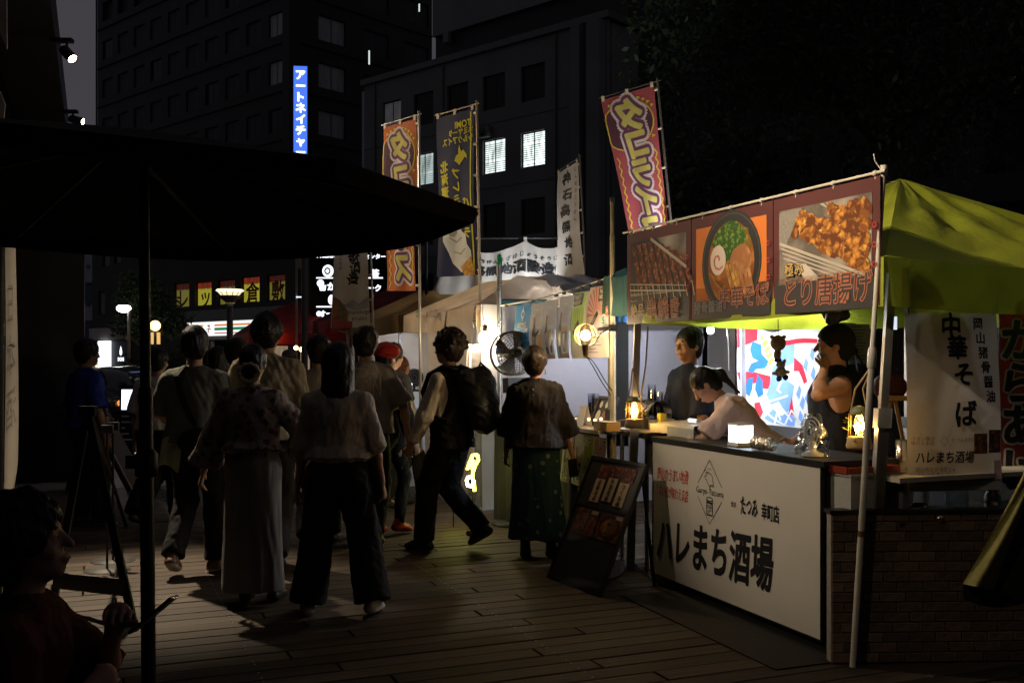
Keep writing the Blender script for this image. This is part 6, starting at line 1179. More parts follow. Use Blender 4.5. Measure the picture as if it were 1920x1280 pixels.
m.text('うまい魚が', *q(1726, 822), 0.024, fc, mat('print_red_soft', (0.3, 0.08, 0.07), 0.8, 0.1), 0.004); m.text('味わえる店', *q(1724, 830), 0.024, fc, MATS['print_red_soft'], 0.004); m.text('たつみ幸町店', *q(1800, 825), 0.026, fc, gy, 0.004, sx=0.8); m.line([(u+q(1764, 827)[0], v+q(1764, 827)[1]) for u, v in ((0, 0.025), (0.02, 0), (0, -0.025), (-0.02, 0))], 0.002, fc, gy, 0.004, True)
m.build('small_print', t)
for px, py, w2, h2, mm in ((1832, 832, 0.07, 0.105, photo_mat('ink_dish', (0.5, 0.25, 0.1), (0.1, 0.03, 0.02), 40)), (1860, 828, 0.064, 0.12, photo_mat('ink_dish_dark', (0.35, 0.16, 0.1), (0.05, 0.02, 0.02), 34)), (1866, 882, 0.04, 0.10, mat('ink_pink', (0.46, 0.34, 0.36), 0.8, 0.1))):
    m = MB(); u, v = q(px, py); m.rect(u-w2/2, v-h2/2, u+w2/2, v+h2/2, fc, mm, 0.004, 0.06); m.build('photo_print', t)
for u in (0.02, 0.465): m = MB(); m.tube(fc(u, 0.92, 0.004), fc(u, 0.92, 0.004)+UP*0.10, 0.003, cord, n=5); m.build('tie', t)
# red flag at the frame's edge
fr2 = quadmap(at(1872, 586, 5.75), at(2010, 590, 5.95), at(2010, 900, 5.95), at(1876, 905, 5.75), 0.42, 0.95, 0.02, 1.0, 8); t = thing('stall_flag', 'dark red cloth flag with outlined lettering behind the hanging white cloth', 'flag', fr2(0.2, 0)); m = MB(); cloth_quad(m, fr2, 0.42, 0.95, mat('flag_dark_red', (0.20, 0.025, 0.015), 0.75, 0.2, 6, 0.2, trans=0.1), 12, 20); m.build('cloth', t)
m = MB()
for i, ch in enumerate('からあげ'): m.text(ch, 0.13, 0.80-0.24*i, 0.25, fr2, mat('print_pale', (0.5, 0.5, 0.52), 0.8, 0.1), 0.004, bold=0.085, maxlen=0.08); m.text(ch, 0.13, 0.80-0.24*i, 0.25, fr2, mat('print_navy', (0.03, 0.045, 0.09), 0.8, 0.1) if i == 0 else inkk, 0.007, bold=0.03, maxlen=0.08)
m.build('lettering', t)
# --- brick printed front: every brick its own piece
bkm = mat('brick_brown', (0.15, 0.10, 0.075), 0.8, 0.3, 14, 0.5, 60, rnd=0.30); mort = mat('mortar', (0.30, 0.27, 0.24), 0.85, 0.2, 30, 0.3)
bp0 = Vector((xat(1558, 5.18), 5.18, 0.0)); bN = Vector((1, 0.045, 0)).normalized(); fB = Fr(bp0, bN, UP); BH, BWd = 0.765, 1.34
t = thing('brick_wall', 'low brown brick front below the side counter', 'brick wall', fB(BWd/2, 0)); m = MB(); m.boxf(fB(0, 0.0, -0.06), bN*BWd, UP*BH, fB.n*0.06, mort); m.build('mortar_bed', t)
m = MB(); m.boxf(fB(-0.01, BH+0.001, -0.075), bN*(BWd+0.02), UP*0.018, fB.n*0.09, black); m.build('top_edge', t)
ch_, rw = 0.0, 0; bl_, bh2, jt = 0.132, 0.047, 0.0045; meshes = {}
for r_ in range(15):
    v = 0.006+r_*(bh2+jt); x = -(0.5*bl_ if r_ % 2 else 0)-(0.15*bl_ if r_ % 3 == 0 else 0)
    while x < BWd-0.02:
        a, b = max(0.004, x), min(BWd-0.004, x+bl_); L = round(b-a, 3)
        if L > 0.03:
            key = L
            if key not in meshes:
                bm = bmesh.new(); bmesh.ops.create_cube(bm, size=1)
                for vv in bm.verts: vv.co = Vector((vv.co.x*L, vv.co.y*0.012, vv.co.z*bh2))
                bmesh.ops.bevel(bm, geom=[e_ for e_ in bm.edges if max(q_.co.y for q_ in e_.verts) < 0], offset=0.003, segments=1, affect='EDGES'); me = bpy.data.meshes.new('brick'); bm.to_mesh(me); bm.free(); me.materials.append(bkm); meshes[key] = me
            o = link_mesh('brick', meshes[key], t, fB((a+b)/2, v+bh2/2, 0.0025+0.0015*random.random())); o.rotation_euler = (0, 0, math.atan2(bN.y, bN.x))
        x += bl_+jt
m = MB(); c = fB(0.565, BH-0.028, 0.012); m.lathe([(0.0001, 0.012), (0.016, 0.008), (0.02, 0)], c, mat('brass_disc', (0.7, 0.55, 0.35), 0.25, 0.15, metal=1.0), 14, axis=fB.n); m.build('badge', t)
# olive cloth bag hanging into the frame
t = thing('canvas_bag', 'olive and black canvas bag hanging beside the brick front', 'bag', at(1890, 1140, 4.75)); ol = mat('canvas_olive', (0.32, 0.29, 0.10), 0.85, 0.18, 10, 0.5, 60); Yb = 4.75
outl = [(1925, 872), (1905, 905), (1880, 960), (1845, 1030), (1806, 1090), (1812, 1098), (1850, 1105), (1880, 1020), (1905, 950), (1930, 915)]
def bag(u, v):
    a = v; l = (1925-120*a**1.1, 872+222*a); return at(l[0]+(60*u*(0.35+0.6*a)), l[1]+12*u*a, Yb-0.05*math.sin(u*3.14)-0.02*math.sin(u*9+v*4))
m = MB(); m.grid(bag, 12, 22, ol); m.build('side_panel', t); m = MB(); m.grid(lambda u, v: at(1925-120*v**1.1+60*(0.35+0.6*v)+u*(150-30*v), 872+222*v+12*v+u*(20+32*math.sin(math.pi*min(1, u))*v), Yb+0.05*u-0.04*math.sin(math.pi*u)), 14, 22, mat('canvas_black', (0.012, 0.012, 0.012), 0.9, 0.2, 9, 0.4)); m.build('front_panel', t)
m = MB(); m.grid(lambda u, v: at(1806+u*170, 1094+u*12+v*40*math.sin(math.pi*min(1, 0.25+0.75*u)), Yb+0.02), 12, 6, MATS['canvas_black']); m.build('bottom_panel', t); m = MB(); m.tube(at(1925, 872, Yb), at(1990, 640, Yb), 0.012, MATS['canvas_black'], n=6); m.build('strap', t)
# --- leaning menu board
b0 = Vector((0.572, 6.63, 0.0)); b1 = Vector((0.2515, 7.24, 0)); br = (b0-b1).normalized(); hn = Vector((br.y, -br.x, 0)); hn = -hn if hn.x < 0 else hn; L_ = (b0-b1).length; top_ = hn*0.42+UP*0.845+br*(-0.06); fA = Fr(b1, br, top_.normalized()); HA = top_.length
fA.n = fA.r.cross(fA.u).normalized(); t = thing('menu_stand', 'black leaning menu board with photo posters before the counter', 'menu board', b1.lerp(b0, 0.5)); m = MB(); m.boxf(fA(0, 0, -0.02), fA.r*L_, fA.u*HA, fA.n*0.02, mat('board_charcoal', (0.03, 0.03, 0.03), 0.5, 0.2, 9)); m.build('board', t)
m = MB()
for u0, v0, u1, v1 in ((0, 0, L_, 0.025), (0, HA-0.025, L_, HA), (0, 0.025, 0.022, HA-0.025), (L_-0.022, 0.025, L_, HA-0.025), (0.022, HA*0.60, L_-0.022, HA*0.60+0.014)): m.boxf(fA(u0, v0, 0), fA.r*(u1-u0), fA.u*(v1-v0), fA.n*0.008, black)
m.build('frame', t)
pap = mat('paper_tan', (0.50, 0.38, 0.25), 0.8, 0.08, 20); dish = photo_mat('ink_dish_red', (0.42, 0.16, 0.12), (0.08, 0.02, 0.018), 30, c3=(0.25, 0.08, 0.06)); dish2 = photo_mat('ink_dish_brown', (0.36, 0.15, 0.06), (0.10, 0.03, 0.01), 22, c3=(0.25, 0.08, 0.02))
for k in range(3):
    u0 = L_*(0.24+0.22*k); m = MB(); dv = (0.0, 0.02, 0.0)[k]; m.rect(u0, HA*0.645+dv, u0+L_*0.17, HA*0.83+dv, fA, pap, 0.004); m.rect(u0, HA*0.835+dv, u0+L_*0.21, HA*0.945, fA, dish, 0.004); m.text(('皮串ネギ', '手羽先串', 'つくね串')[k], u0+L_*0.085, HA*0.80+dv, 0.042, fA, mat('ink_brown', (0.06, 0.03, 0.02), 0.8, 0.1), 0.006, vert=True, gap=1.0, bold=0.03); m.text('¥%d' % (350, 400, 380)[k], u0+L_*0.085, HA*0.662+dv, 0.024, fA, MATS['ink_brown'], 0.006); m.build('menu_slip', t)
for k in range(2):
    u0 = L_*(0.12+0.44*k); m = MB(); m.rect(u0, HA*0.385, u0+L_*0.41, HA*0.585, fA, dish2, 0.004)
    if k: m.line(ell2(u0+L_*0.2, HA*0.485, L_*0.17, HA*0.082, 22), 0.014, fA, mat('ink_ring', (0.05, 0.02, 0.01), 0.7, 0.1), 0.006, True); m.poly(ell2(u0+L_*0.2, HA*0.485, L_*0.13, HA*0.062, 18), fA, soup, 0.0055)
    m.rect(u0+L_*0.16, HA*0.42, u0+L_*0.215, HA*0.55, fA, mat('ink_tag_pale', (0.45, 0.36, 0.28), 0.8, 0.1), 0.007); m.text('からあげ' if k == 0 else '中華そば', u0+L_*0.187, HA*0.54, 0.032, fA, MATS['ink_brown'], 0.009, vert=True, gap=1.0, bold=0.03); m.rect(u0+L_*0.27, HA*0.55, u0+L_*0.39, HA*0.578, fA, MATS['ink_tag_pale'], 0.007); m.build('poster', t)
m = MB(); q0 = fA(L_*0.08, HA*0.93, -0.03); m.path([q0, Vector((q0.x, q0.y, 0))+hn*0.10], 0.012, black, 6); m.build('rear_leg', t); m = MB(); q0 = fA(L_*0.92, HA*0.93, -0.03); m.path([q0, Vector((q0.x, q0.y, 0))+hn*0.10], 0.012, black, 6); m.build('rear_leg', t)
p = Vector((0.98, 7.0, 0)); t = thing('water_bottle', 'slim clear bottle standing behind the leaning menu board', 'bottle', gnd(1156, 1075)); p = gnd(1156, 1075); m = MB(); m.lathe([(0.001, 0), (0.028, 0), (0.03, 0.15), (0.012, 0.19), (0.012, 0.22)], p, clr, 14); m.build('body', t); m = MB(); m.lathe([(0.001, 0.24), (0.014, 0.238), (0.014, 0.215)], p, wht, 12); m.build('cap', t)
cable('cable', 'loose black cable lying on the deck behind the menu board', [gnd(1120, 1092)+UP*0.01, gnd(1160, 1082)+UP*0.01, gnd(1180, 1064)+UP*0.03, gnd(1205, 1072)+UP*0.01, gnd(1226, 1090)+UP*0.01], 0.007)
m = MB(); m.box(Vector((1.25, 5.95, 0.004)), 1.7, 0.5, 0.006, mat('rubber_mat', (0.012, 0.011, 0.011), 0.8, 0.2, 20, 0.4, 90), sd, inn); o = m.build('floor_mat'); tag(o, 'black rubber mat on the deck along the counter foot', 'mat')
# ================================================================== BEER STALL
pb1_ = Vector((xat(1150, 8.0), 8.0, 0)); pB_top = at(1148, 372, 8.0); olive = mat('pole_olive', (0.50, 0.46, 0.32), 0.45, 0.12, 9)
t = thing('stall_pole', 'tall pale olive pole at the near end of the beer stall', 'pole', pb1_); m = MB(); m.tube(pb1_, pb1_.lerp(pB_top, 0.88), 0.021, olive, n=12); m.build('lower_tube', t); m = MB(); m.tube(pb1_.lerp(pB_top, 0.88), pB_top, 0.016, olive, n=12); m.lathe([(0.016, 0), (0.022, -0.03), (0.016, -0.07)], pb1_.lerp(pB_top, 0.90), olive, 12); m.build('upper_tube', t); m = MB(); m.lathe([(0.001, 0.012), (0.019, 0.008), (0.019, -0.04)], pB_top, olive, 12); m.build('cap', t)
pb2_ = Vector((xat(938, 10.3), 10.3, 0)); pB2 = at(936, 492, 10.3); t = thing('stall_pole', 'silver pole with a green cap at the far end of the hanging posters', 'pole', pb2_); m = MB(); m.tube(pb2_, pB2, 0.027, mat('pole_silver', (0.5, 0.5, 0.48), 0.3, 0.12, 9, metal=0.9), n=12); m.build('tube', t); m = MB(); m.lathe([(0.001, 0.09), (0.02, 0.08), (0.032, 0.0), (0.032, -0.02)], pB2, mat('cap_green', (0.02, 0.28, 0.10), 0.5, 0.1), 12); m.build('cap', t)
# rope with six posters
ra, rb = at(938, 573, 10.28), at(1149, 517, 7.98); rd = (rb-ra); rp = lambda s_: ra+rd*s_-UP*0.03*math.sin(math.pi*s_)
def rs(px):
    q = (px-CX)/F; return (q*ra.y-ra.x)/(rd.x-q*rd.y)
m = MB(); m.path([rp(i/14) for i in range(15)], 0.006, mat('rope_white', (0.6, 0.55, 0.45), 0.8, 0.1), 6); o = m.build('poster_rope'); tag(o, 'rope strung between the two poles holding the row of beer posters', 'rope')
rx_ = Vector((rd.x, rd.y, 0)).normalized(); pgrey = mat('poster_grey', (0.44, 0.40, 0.36), 0.5, 0.05, 6, trans=0.2); pblue = mat('poster_blue', (0.02, 0.22, 0.45), 0.45, 0.06, trans=0.2); pgreen = mat('poster_lime', (0.45, 0.55, 0.08), 0.5, 0.12, 12, trans=0.2); ppink = mat('poster_pink', (0.68, 0.55, 0.46), 0.5, 0.05, trans=0.2); pwht = mat('poster_white', (0.70, 0.66, 0.60), 0.5, 0.04, trans=0.2)
bott = mat('ink_bottle', (0.035, 0.02, 0.015), 0.5, 0.15, 20); cop = mat('ink_copper', (0.30, 0.10, 0.05), 0.5, 0.15, 20); amber = mat('ink_amber', (0.62, 0.30, 0.05), 0.5, 0.12, 20); mint = mat('ink_mint', (0.42, 0.60, 0.55), 0.5, 0.05); fog = mat('ink_grey_line', (0.22, 0.20, 0.18), 0.6, 0.1); cream = mat('ink_cream', (0.70, 0.66, 0.50), 0.5, 0.05); coral = mat('ink_coral', (0.60, 0.17, 0.12), 0.5, 0.08); gold = mat('ink_label_gold', (0.6, 0.42, 0.08), 0.5, 0.1)
def poster(label, s0, w, h, kind, tilt=0.0, dz=0.0, fr0=None, group='beer posters'):
    if fr0 is None:
        o_ = rp(s0); dirx = (rx_+Vector((0, 0, 0))).normalized(); cd = Vector((dirx.y, -dirx.x, 0)); cd = -cd if cd.y > 0 else cd
        base = o_-UP*(h+0.03+dz); f = lambda u, v, o=0.0: base+dirx*(u+tilt*(1-v/h))+UP*v+cd*(0.035*math.sin(math.pi*v/h+0.6)*(1 if tilt else 0.5)+0.02*math.sin(u/w*3+s0*9)*(1-v/h)+o)
        nrm = None
    else: f = fr0
    t = thing('poster', label, 'poster', f(w/2, 0), group); mm = dict(blue=pblue, bottle=pgrey, bottle2=pgrey, bottle3=pgrey, lime=pgreen, sun=ppink)[kind]
    m = MB(); m.grid(lambda u, v: f(u*w, v*h), 8, 14, mm); m.build('sheet', t); m = MB(); M_ = 0.09
    q = lambda a, b: (a*w, b*h)
    P = lambda L, mt, o: m.poly([q(a, b) for a, b in L], f, mt, o, M_)
    if kind == 'blue':
        m.line([q(0.5, 0.96), q(0.5, 0.90), q(0.40, 0.84), q(0.42, 0.80), q(0.5, 0.74), q(0.58, 0.80), q(0.60, 0.84), q(0.5, 0.90)], 0.010, f, cream, 0.004); P([(0.42, 0.88), (0.58, 0.88), (0.5, 0.93)], cream, 0.005); m.line([q(0.5, 0.78), q(0.5, 0.70)], 0.008, f, cream, 0.004)
        m.text('BEER PRICE', w*0.5, h*0.625, 0.062, f, cream, 0.004, sx=0.62, bold=0.03); m.text('¥500', w*0.3, h*0.50, 0.05, f, cream, 0.004, sx=0.7); m.text('¥600', w*0.72, h*0.515, 0.055, f, cream, 0.004, sx=0.7)
        P([(0.2, 0.17), (0.52, 0.26), (0.55, 0.20), (0.23, 0.11)], bott, 0.004); m.text('cheers', w*0.6, h*0.045, 0.07, f, cream, 0.004, bold=0.03, shear=0.2); P([(0.02, 0.32), (0.98, 0.36), (0.98, 0.30), (0.02, 0.26)], mat('ink_sky', (0.18, 0.4, 0.6), 0.5, 0.1), 0.003)
    elif kind.startswith('bottle'):
        for k in range(7): m.rect(w*0.48, h*(0.80-0.035*k), w*(0.80+0.12*((k*3) % 4)/4), h*(0.807-0.035*k), f, fog, 0.004)
        m.text('〜〜', w*0.5, h*0.875, 0.05, f, cream, 0.004); x0 = 0.32; neck = cop if kind != 'bottle3' else bott; y1 = 0.74
        P([(x0-0.045, y1), (x0+0.045, y1), (x0+0.05, 0.56), (x0+0.12, 0.46), (x0+0.12, 0.08), (x0-0.12, 0.08), (x0-0.12, 0.46), (x0-0.05, 0.56)], bott, 0.004); P([(x0-0.045, y1), (x0+0.045, y1), (x0+0.048, 0.60), (x0-0.048, 0.60)], cop, 0.0055); P([(x0-0.11, 0.40), (x0+0.11, 0.40), (x0+0.11, 0.20), (x0-0.11, 0.20)], gold if kind == 'bottle3' else fog, 0.0055)
        gl = amber if kind == 'bottle' else bott; P([(0.56, 0.44), (0.86, 0.44), (0.82, 0.10), (0.60, 0.10)], gl, 0.004); P([(0.56, 0.50), (0.86, 0.50), (0.86, 0.43), (0.56, 0.43)], cream if kind == 'bottle' else amber, 0.005)
        if kind != 'bottle3': P([(0.36, 0.42), (0.72, 0.52), (0.74, 0.47), (0.38, 0.37)], bott, 0.006)
        m.poly(ell2(w*0.12, h*0.08, w*0.11, h*0.07, 14), f, mint, 0.006, M_); P([(0.0, 0.0), (1, 0.0), (1, 0.08), (0, 0.08)], mat('ink_floor_brown', (0.25, 0.17, 0.11), 0.6, 0.1), 0.003)
    elif kind == 'lime':
        P([(0.82, 0.02), (0.98, 0.02), (0.98, 0.98), (0.82, 0.98)], pwht, 0.003); P([(0.03, 0.98), (0.62, 0.98), (0.62, 0.80), (0.05, 0.78)], bott, 0.004); m.text('PARTY', w*0.32, h*0.92, 0.052, f, cream, 0.006, sx=0.8, bold=0.03); m.text('NIGHT', w*0.32, h*0.84, 0.052, f, cream, 0.006, sx=0.8, bold=0.03)
        P([(0.20, 0.40), (0.52, 0.58), (0.60, 0.52), (0.30, 0.33)], bott, 0.004); m.text('YUZU', w*0.4, h*0.455, 0.04, f, cream, 0.006, rot=0.55, sx=0.8)
        for k in range(5): m.line([q(0.15+0.13*k, 0.75), q(0.2+0.13*k, 0.60), q(0.12+0.14*k, 0.30)], 0.012, f, mat('ink_lime_dark', (0.26, 0.38, 0.04), 0.5, 0.1), 0.0035)
        P([(0, 0), (0.82, 0), (0.82, 0.24), (0, 0.24)], pwht, 0.0038)
        for k in range(4): m.rect(w*0.08, h*(0.19-0.045*k), w*0.6, h*(0.20-0.045*k), f, fog, 0.005)
        m.poly(ell2(w*0.88, h*0.36, w*0.09, h*0.08, 12), f, mint, 0.005)
    elif kind == 'sun':
        for k in range(13):
            a0, a1 = math.pi*(k-0.28)/12+0.0, math.pi*(k+0.28)/12; c0 = (0.5, 0.60)
            P([(c0[0]+0.14*math.cos(a0), c0[1]+0.07*math.sin(a0)), (min(1, max(0, c0[0]+0.62*math.cos(a0))), min(0.99, c0[1]+0.42*math.sin(a0))), (min(1, max(0, c0[0]+0.62*math.cos(a1))), min(0.99, c0[1]+0.42*math.sin(a1))), (c0[0]+0.14*math.cos(a1), c0[1]+0.07*math.sin(a1))], coral, 0.003)
        P([(0.5, 0.96), (0.95, 0.99), (0.95, 0.82), (0.5, 0.78)], bott, 0.005); m.text('PARTY', w*0.73, h*0.925, 0.05, f, cream, 0.007, sx=0.8, bold=0.03); m.text('NIGHT', w*0.73, h*0.85, 0.05, f, cream, 0.007, sx=0.8, bold=0.03)
        P([(0.20, 0.46), (0.48, 0.66), (0.56, 0.61), (0.28, 0.40)], bott, 0.005); m.text('BERRY', w*0.38, h*0.53, 0.038, f, cream, 0.007, rot=0.6, sx=0.7); m.poly(ell2(w*0.80, h*0.52, w*0.13, h*0.085, 14), f, mint, 0.005, M_); m.text('5', w*0.8, h*0.52, 0.08, f, bott, 0.007)
        for k in range(6): m.rect(w*0.1, h*(0.32-0.05*k), w*(0.5+0.07*(k % 4)), h*(0.332-0.05*k), f, fog, 0.005)
    m.build('print', t); return t
Wp = 0.44; HPh = 0.50
def pw_of(px0, px1): return (rs(px1)-rs(px0))*rd.length
poster('blue beer price poster hanging at the far end of the rope', rs(966), pw_of(966, 993), 0.50, 'blue', 0.13)
poster('grey poster of a copper necked bottle and amber glass next to the blue one', rs(994), pw_of(994, 1017), 0.52, 'bottle', 0.10)
poster('grey poster of a bottle beside a dark glass, second of the three', rs(1018), pw_of(1018, 1043), 0.53, 'bottle2', 0.06)
poster('grey poster of a gold labelled bottle next to the lime poster', rs(1046), pw_of(1046, 1074), 0.54, 'bottle3', 0.02)
poster('lime green poster with black tags hanging behind the globe bulb', rs(1074), pw_of(1074, 1104), 0.56, 'lime', 0.04)
poster('coral sunburst poster hanging next to the olive pole', rs(1105), pw_of(1105, 1142), 0.58, 'sun', 0.0)
for i, px in enumerate((950, 1000, 1043, 1058, 1075, 1090, 1104, 1125)):
    p = rp(rs(px)); m = MB(); m.box(p-UP*0.012, 0.055, 0.014, 0.022, black, rx_, Vector((-rx_.y, rx_.x, 0))); o = m.build('clip'); tag(o, 'small black clip pinning %s to the poster rope' % ('the bare end', 'the blue poster', 'the second grey poster', 'the third grey poster', 'the lime poster edge', 'the lime poster middle', 'the coral poster edge', 'the coral poster middle')[i], 'clip', 'clips on the poster rope')
# teal light sign behind the silver pole
t = thing('teal_sign', 'teal cloud printed sign behind the silver pole and blue poster', 'sign', at(955, 632, 10.45)); f_ = Fr(at(941, 632, 10.5), (1, 0.1, 0), UP); m = MB(); m.boxf(f_(0, 0, -0.02), f_.r*0.46, UP*0.38, f_.n*0.02, photo_mat('ink_cloud_teal', (0.55, 0.66, 0.62), (0.08, 0.22, 0.22), 3.0, c3=(0.15, 0.34, 0.33))); m.build('panel', t); m = MB(); m.boxf(f_(-0.01, -0.015, -0.022), f_.r*0.48, UP*0.015, f_.n*0.03, wht); m.boxf(f_(-0.01, 0.38, -0.022), f_.r*0.48, UP*0.015, f_.n*0.03, fr_m); m.build('frame', t)
# dark panel behind the olive pole
m = MB(); m.boxf(Vector((xat(1156, 8.25), 8.25, 0.85)), Vector((0.10, 0.02, 0)), Vector((0, 0.05, 0)), UP*1.25, black); o = m.build('tent_leg_cover'); tag(o, 'narrow black padded cover beside the tall olive pole', 'leg cover')
m = MB(); m.lathe([(0.001, 0.05), (0.05, 0.03), (0.06, -0.02)], at(1165, 600, 8.2), mat('bucket_blue', (0.06, 0.18, 0.45), 0.4, 0.1), 14); o = m.build('blue_cap'); tag(o, 'small blue plastic cap by the black padded cover', 'cap')
# large round electric fan with glowing ring light
cf = at(965, 662, 9.6); t = thing('floor_fan', 'large round metal fan with blue and green indicator lights behind the short haired head', 'fan', Vector((cf.x, cf.y, 0))); ax = Vector((0.42, -1, 0.05)).normalized(); chrome = mat('fan_wire', (0.10, 0.085, 0.075), 0.32, 0.15, 12, metal=0.8); r_ = 0.205; side = ax.cross(UP).normalized(); up_ = side.cross(ax)
def ring(c, r, rad, mm, m, n=32): m.path([c+(side*math.cos(6.2832*i/n)+up_*math.sin(6.2832*i/n))*r for i in range(n+1)], rad, mm, 6, False)
m = MB(); ring(cf, r_, 0.010, chrome, m); ring(cf-ax*0.10, r_, 0.010, chrome, m); m.build('rim', t)
for k in range(1, 9): m = MB(); q = r_*k/9; ring(cf+ax*0.075*(1-(q/r_)**2), q, 0.0032, chrome, m, 28); m.build('guard_ring', t)
for k in range(28):
    a = 6.2832*k/28; d_ = side*math.cos(a)+up_*math.sin(a); m = MB(); m.path([cf+d_*r_*q+ax*0.075*(1-q*q) for q in (0.12, 0.4, 0.7, 1.0)]+[cf+d_*r_-ax*0.10], 0.0026, chrome, 5); m.build('guard_wire', t)
for k in range(4):
    a = k*1.5708+0.4; m = MB(); m.grid(lambda u, v, a=a: cf-ax*(0.03+0.04*(v-0.5))+(side*math.cos(a+0.9*(v-0.5))+up_*math.sin(a+0.9*(v-0.5)))*(0.04+0.16*u), 6, 6, mat('fan_blade_dark', (0.05, 0.045, 0.04), 0.35, 0.1)); m.build('blade', t)
m = MB(); m.lathe([(0.001, 0.085), (0.04, 0.075), (0.05, -0.02), (0.05, -0.16), (0.001, -0.17)], cf, black, 16, axis=ax); m.build('motor', t)
m = MB(); m.path([cf+ax*0.02+(side*math.cos(a)+up_*math.sin(a))*(r_+0.012) for a in [math.pi*(0.90+0.28*i/8) if (side.x > 0) else math.pi*(0.10-0.28*i/8) for i in range(9)]], 0.013, glow('fan_glow', (0.80, 0.90, 1), 3.0), 8); m.build('ring_light', t)
b_ = cf-UP*(r_+0.10)+ax*0.04; m = MB(); m.box(b_, 0.22, 0.14, 0.14, black, side, ax); m.build('control_box', t)
for q, c_ in ((0.03, glow('dot_green', (0.1, 1, 0.5), 3)), (0.075, glow('dot_blue', (0.3, 0.25, 1), 7))): m = MB(); m.ball(b_+side*(q if side.x > 0 else -q)+ax*0.075+UP*0.03, 0.010 if q < 0.05 else 0.014, c_, 8); m.build('indicator', t)
m = MB(); m.tube(Vector((cf.x, cf.y, 0.02)), b_, 0.02, black); m.build('stand_pole', t); m = MB(); m.lathe([(0.22, 0), (0.22, 0.02), (0.03, 0.04)], Vector((cf.x, cf.y, 0)), black, 22); m.build('base', t)
# clamp lamp with globe guard
gb = at(1098, 628, 7.75); t = thing('clamp_lamp', 'bare warm bulb in a clear globe clamped to the olive pole', 'lamp', gb-UP*0.1); m = MB(); m.ball(gb, 0.082, clear('globe_clear', (1, 0.95, 0.86), 0.25), 22); m.build('globe', t)
m = MB(); m.ball(gb-UP*0.005, 0.036, glow('bulb_warm', (1, 0.74, 0.42), 480), 14); m.build('bulb', t); m = MB(); m.lathe([(0.03, -0.075), (0.028, -0.10), (0.022, -0.13), (0.018, -0.16), (0.001, -0.165)], gb, mat('socket_bronze', (0.18, 0.12, 0.06), 0.4, 0.15, metal=0.6), 14); m.build('socket', t)
for k in range(8):
    a = k*math.pi/4; m = MB(); m.path([gb+Vector((math.cos(a)*0.086*math.sin(b), math.sin(a)*0.086*math.sin(b), 0.086*math.cos(b))) for b in [math.pi*(0.05+0.83*i/8) for i in range(9)]], 0.0014, mat('guard_brass', (0.5, 0.38, 0.2), 0.35, 0.1, metal=0.8), 4); m.build('guard_wire', t)
q_ = at(1149, 615, 7.97); m = MB(); m.path([gb-UP*0.10, gb+Vector((0.06, 0.03, -0.07)), gb+Vector((0.13, 0.10, 0.02)), q_], 0.007, black, 6); m.path([gb+Vector((0.02, 0, -0.02)), gb+Vector((0.12, 0.08, 0.0)), q_+UP*0.01], 0.006, MATS['guard_brass'], 6); m.build('arm', t); m = MB(); m.box(q_, 0.06, 0.07, 0.05, black); m.tube(q_-Vector((0.12, 0, 0.01)), q_, 0.014, black); m.build('clamp', t)
for k, e_ in enumerate(((1146, 742), (1150, 735))): cable('cable', 'black lamp cable drooping from the globe lamp to the counter, %s of the two' % ('lower' if k == 0 else 'upper'), [gb-UP*0.16, at(1108+6*k, 680, 7.8), at(1128+7*k, 715, 7.9), at(*e_, 8.0)], 0.004)
# beer counter: table, skirt, lower posters, fairy lights, things on it
ba, bb = S(2.98, -0.03), S(5.2, -0.03); bx_ = (bb-ba).normalized(); fb2 = Fr(Vector((bb.x, bb.y, 0)), -bx_, UP); bl2_ = (bb-ba).length; zc = zat(800, 8.3)
t = thing('beer_counter', 'beer stall counter with a black skirt under hanging drink posters', 'counter', (ba+bb)/2); m = MB(); m.boxf(fb2(0, zc-0.03, -0.55), fb2.r*bl2_, UP*0.03, fb2.n*0.57, mat('counter_top_pale', (0.5, 0.44, 0.36), 0.4, 0.12, 6)); m.build('table_top', t)
m = MB(); m.grid(lambda u, v: fb2(u*bl2_, (zc-0.035)*v+0.01, 0.012+0.02*math.sin(u*44)*(1-v)+0.012*math.sin(u*90+1)*(1-v)), 80, 8, mat('skirt_black', (0.02, 0.02, 0.021), 0.8, 0.2, 9, 0.3)); m.build('skirt', t)
def lowp(px0, px1, kind, label):
    q = lambda px: ((px-CX)/F*bb.y-bb.x)/(fb2.r.x-(px-CX)/F*fb2.r.y); u0, u1 = q(px0), q(px1); h = 0.40; z0 = zc-0.04-h
    poster(label, 0, u1-u0, h, kind, fr0=lambda u, v, o=0.0: fb2(u0+u, z0+v, 0.05+0.03*(1-v/h)**2+0.02*math.sin(u*9)*(1-v/h)+o), group='beer posters')
lowp(1066, 1087, 'bottle2', 'grey bottle poster on the counter front beside the short haired customer'); lowp(1088, 1108, 'bottle3', 'gold label bottle poster on the counter front before the lime one'); lowp(1106, 1128, 'lime', 'lime poster hanging on the beer counter front'); lowp(1127, 1149, 'sun', 'coral sunburst poster on the beer counter front by the olive pole')
t = thing('fairy_lights', 'string of warm fairy lights along the edge of the beer counter', 'fairy lights', at(1130, 795, 8.1)); pts = [at(1104+11.5*i, 788+1.5*math.sin(i*1.9), 8.35-0.06*i) for i in range(9)]; m = MB(); m.path(pts, 0.003, rope, 5); m.build('wire', t)
for p in pts[:5]+pts[7:]: m = MB(); m.ball(p+UP*0.008, 0.011, glow('fairy_bulb', (1, 0.66, 0.28), 9), 8); m.build('bulb', t)
def onb(px, back): 
    q = (px-CX)/F; p0 = bb-fb2.n*back; s_ = (q*p0.y-p0.x)/(fb2.r.x-q*fb2.r.y); return p0+fb2.r*s_+UP*zc
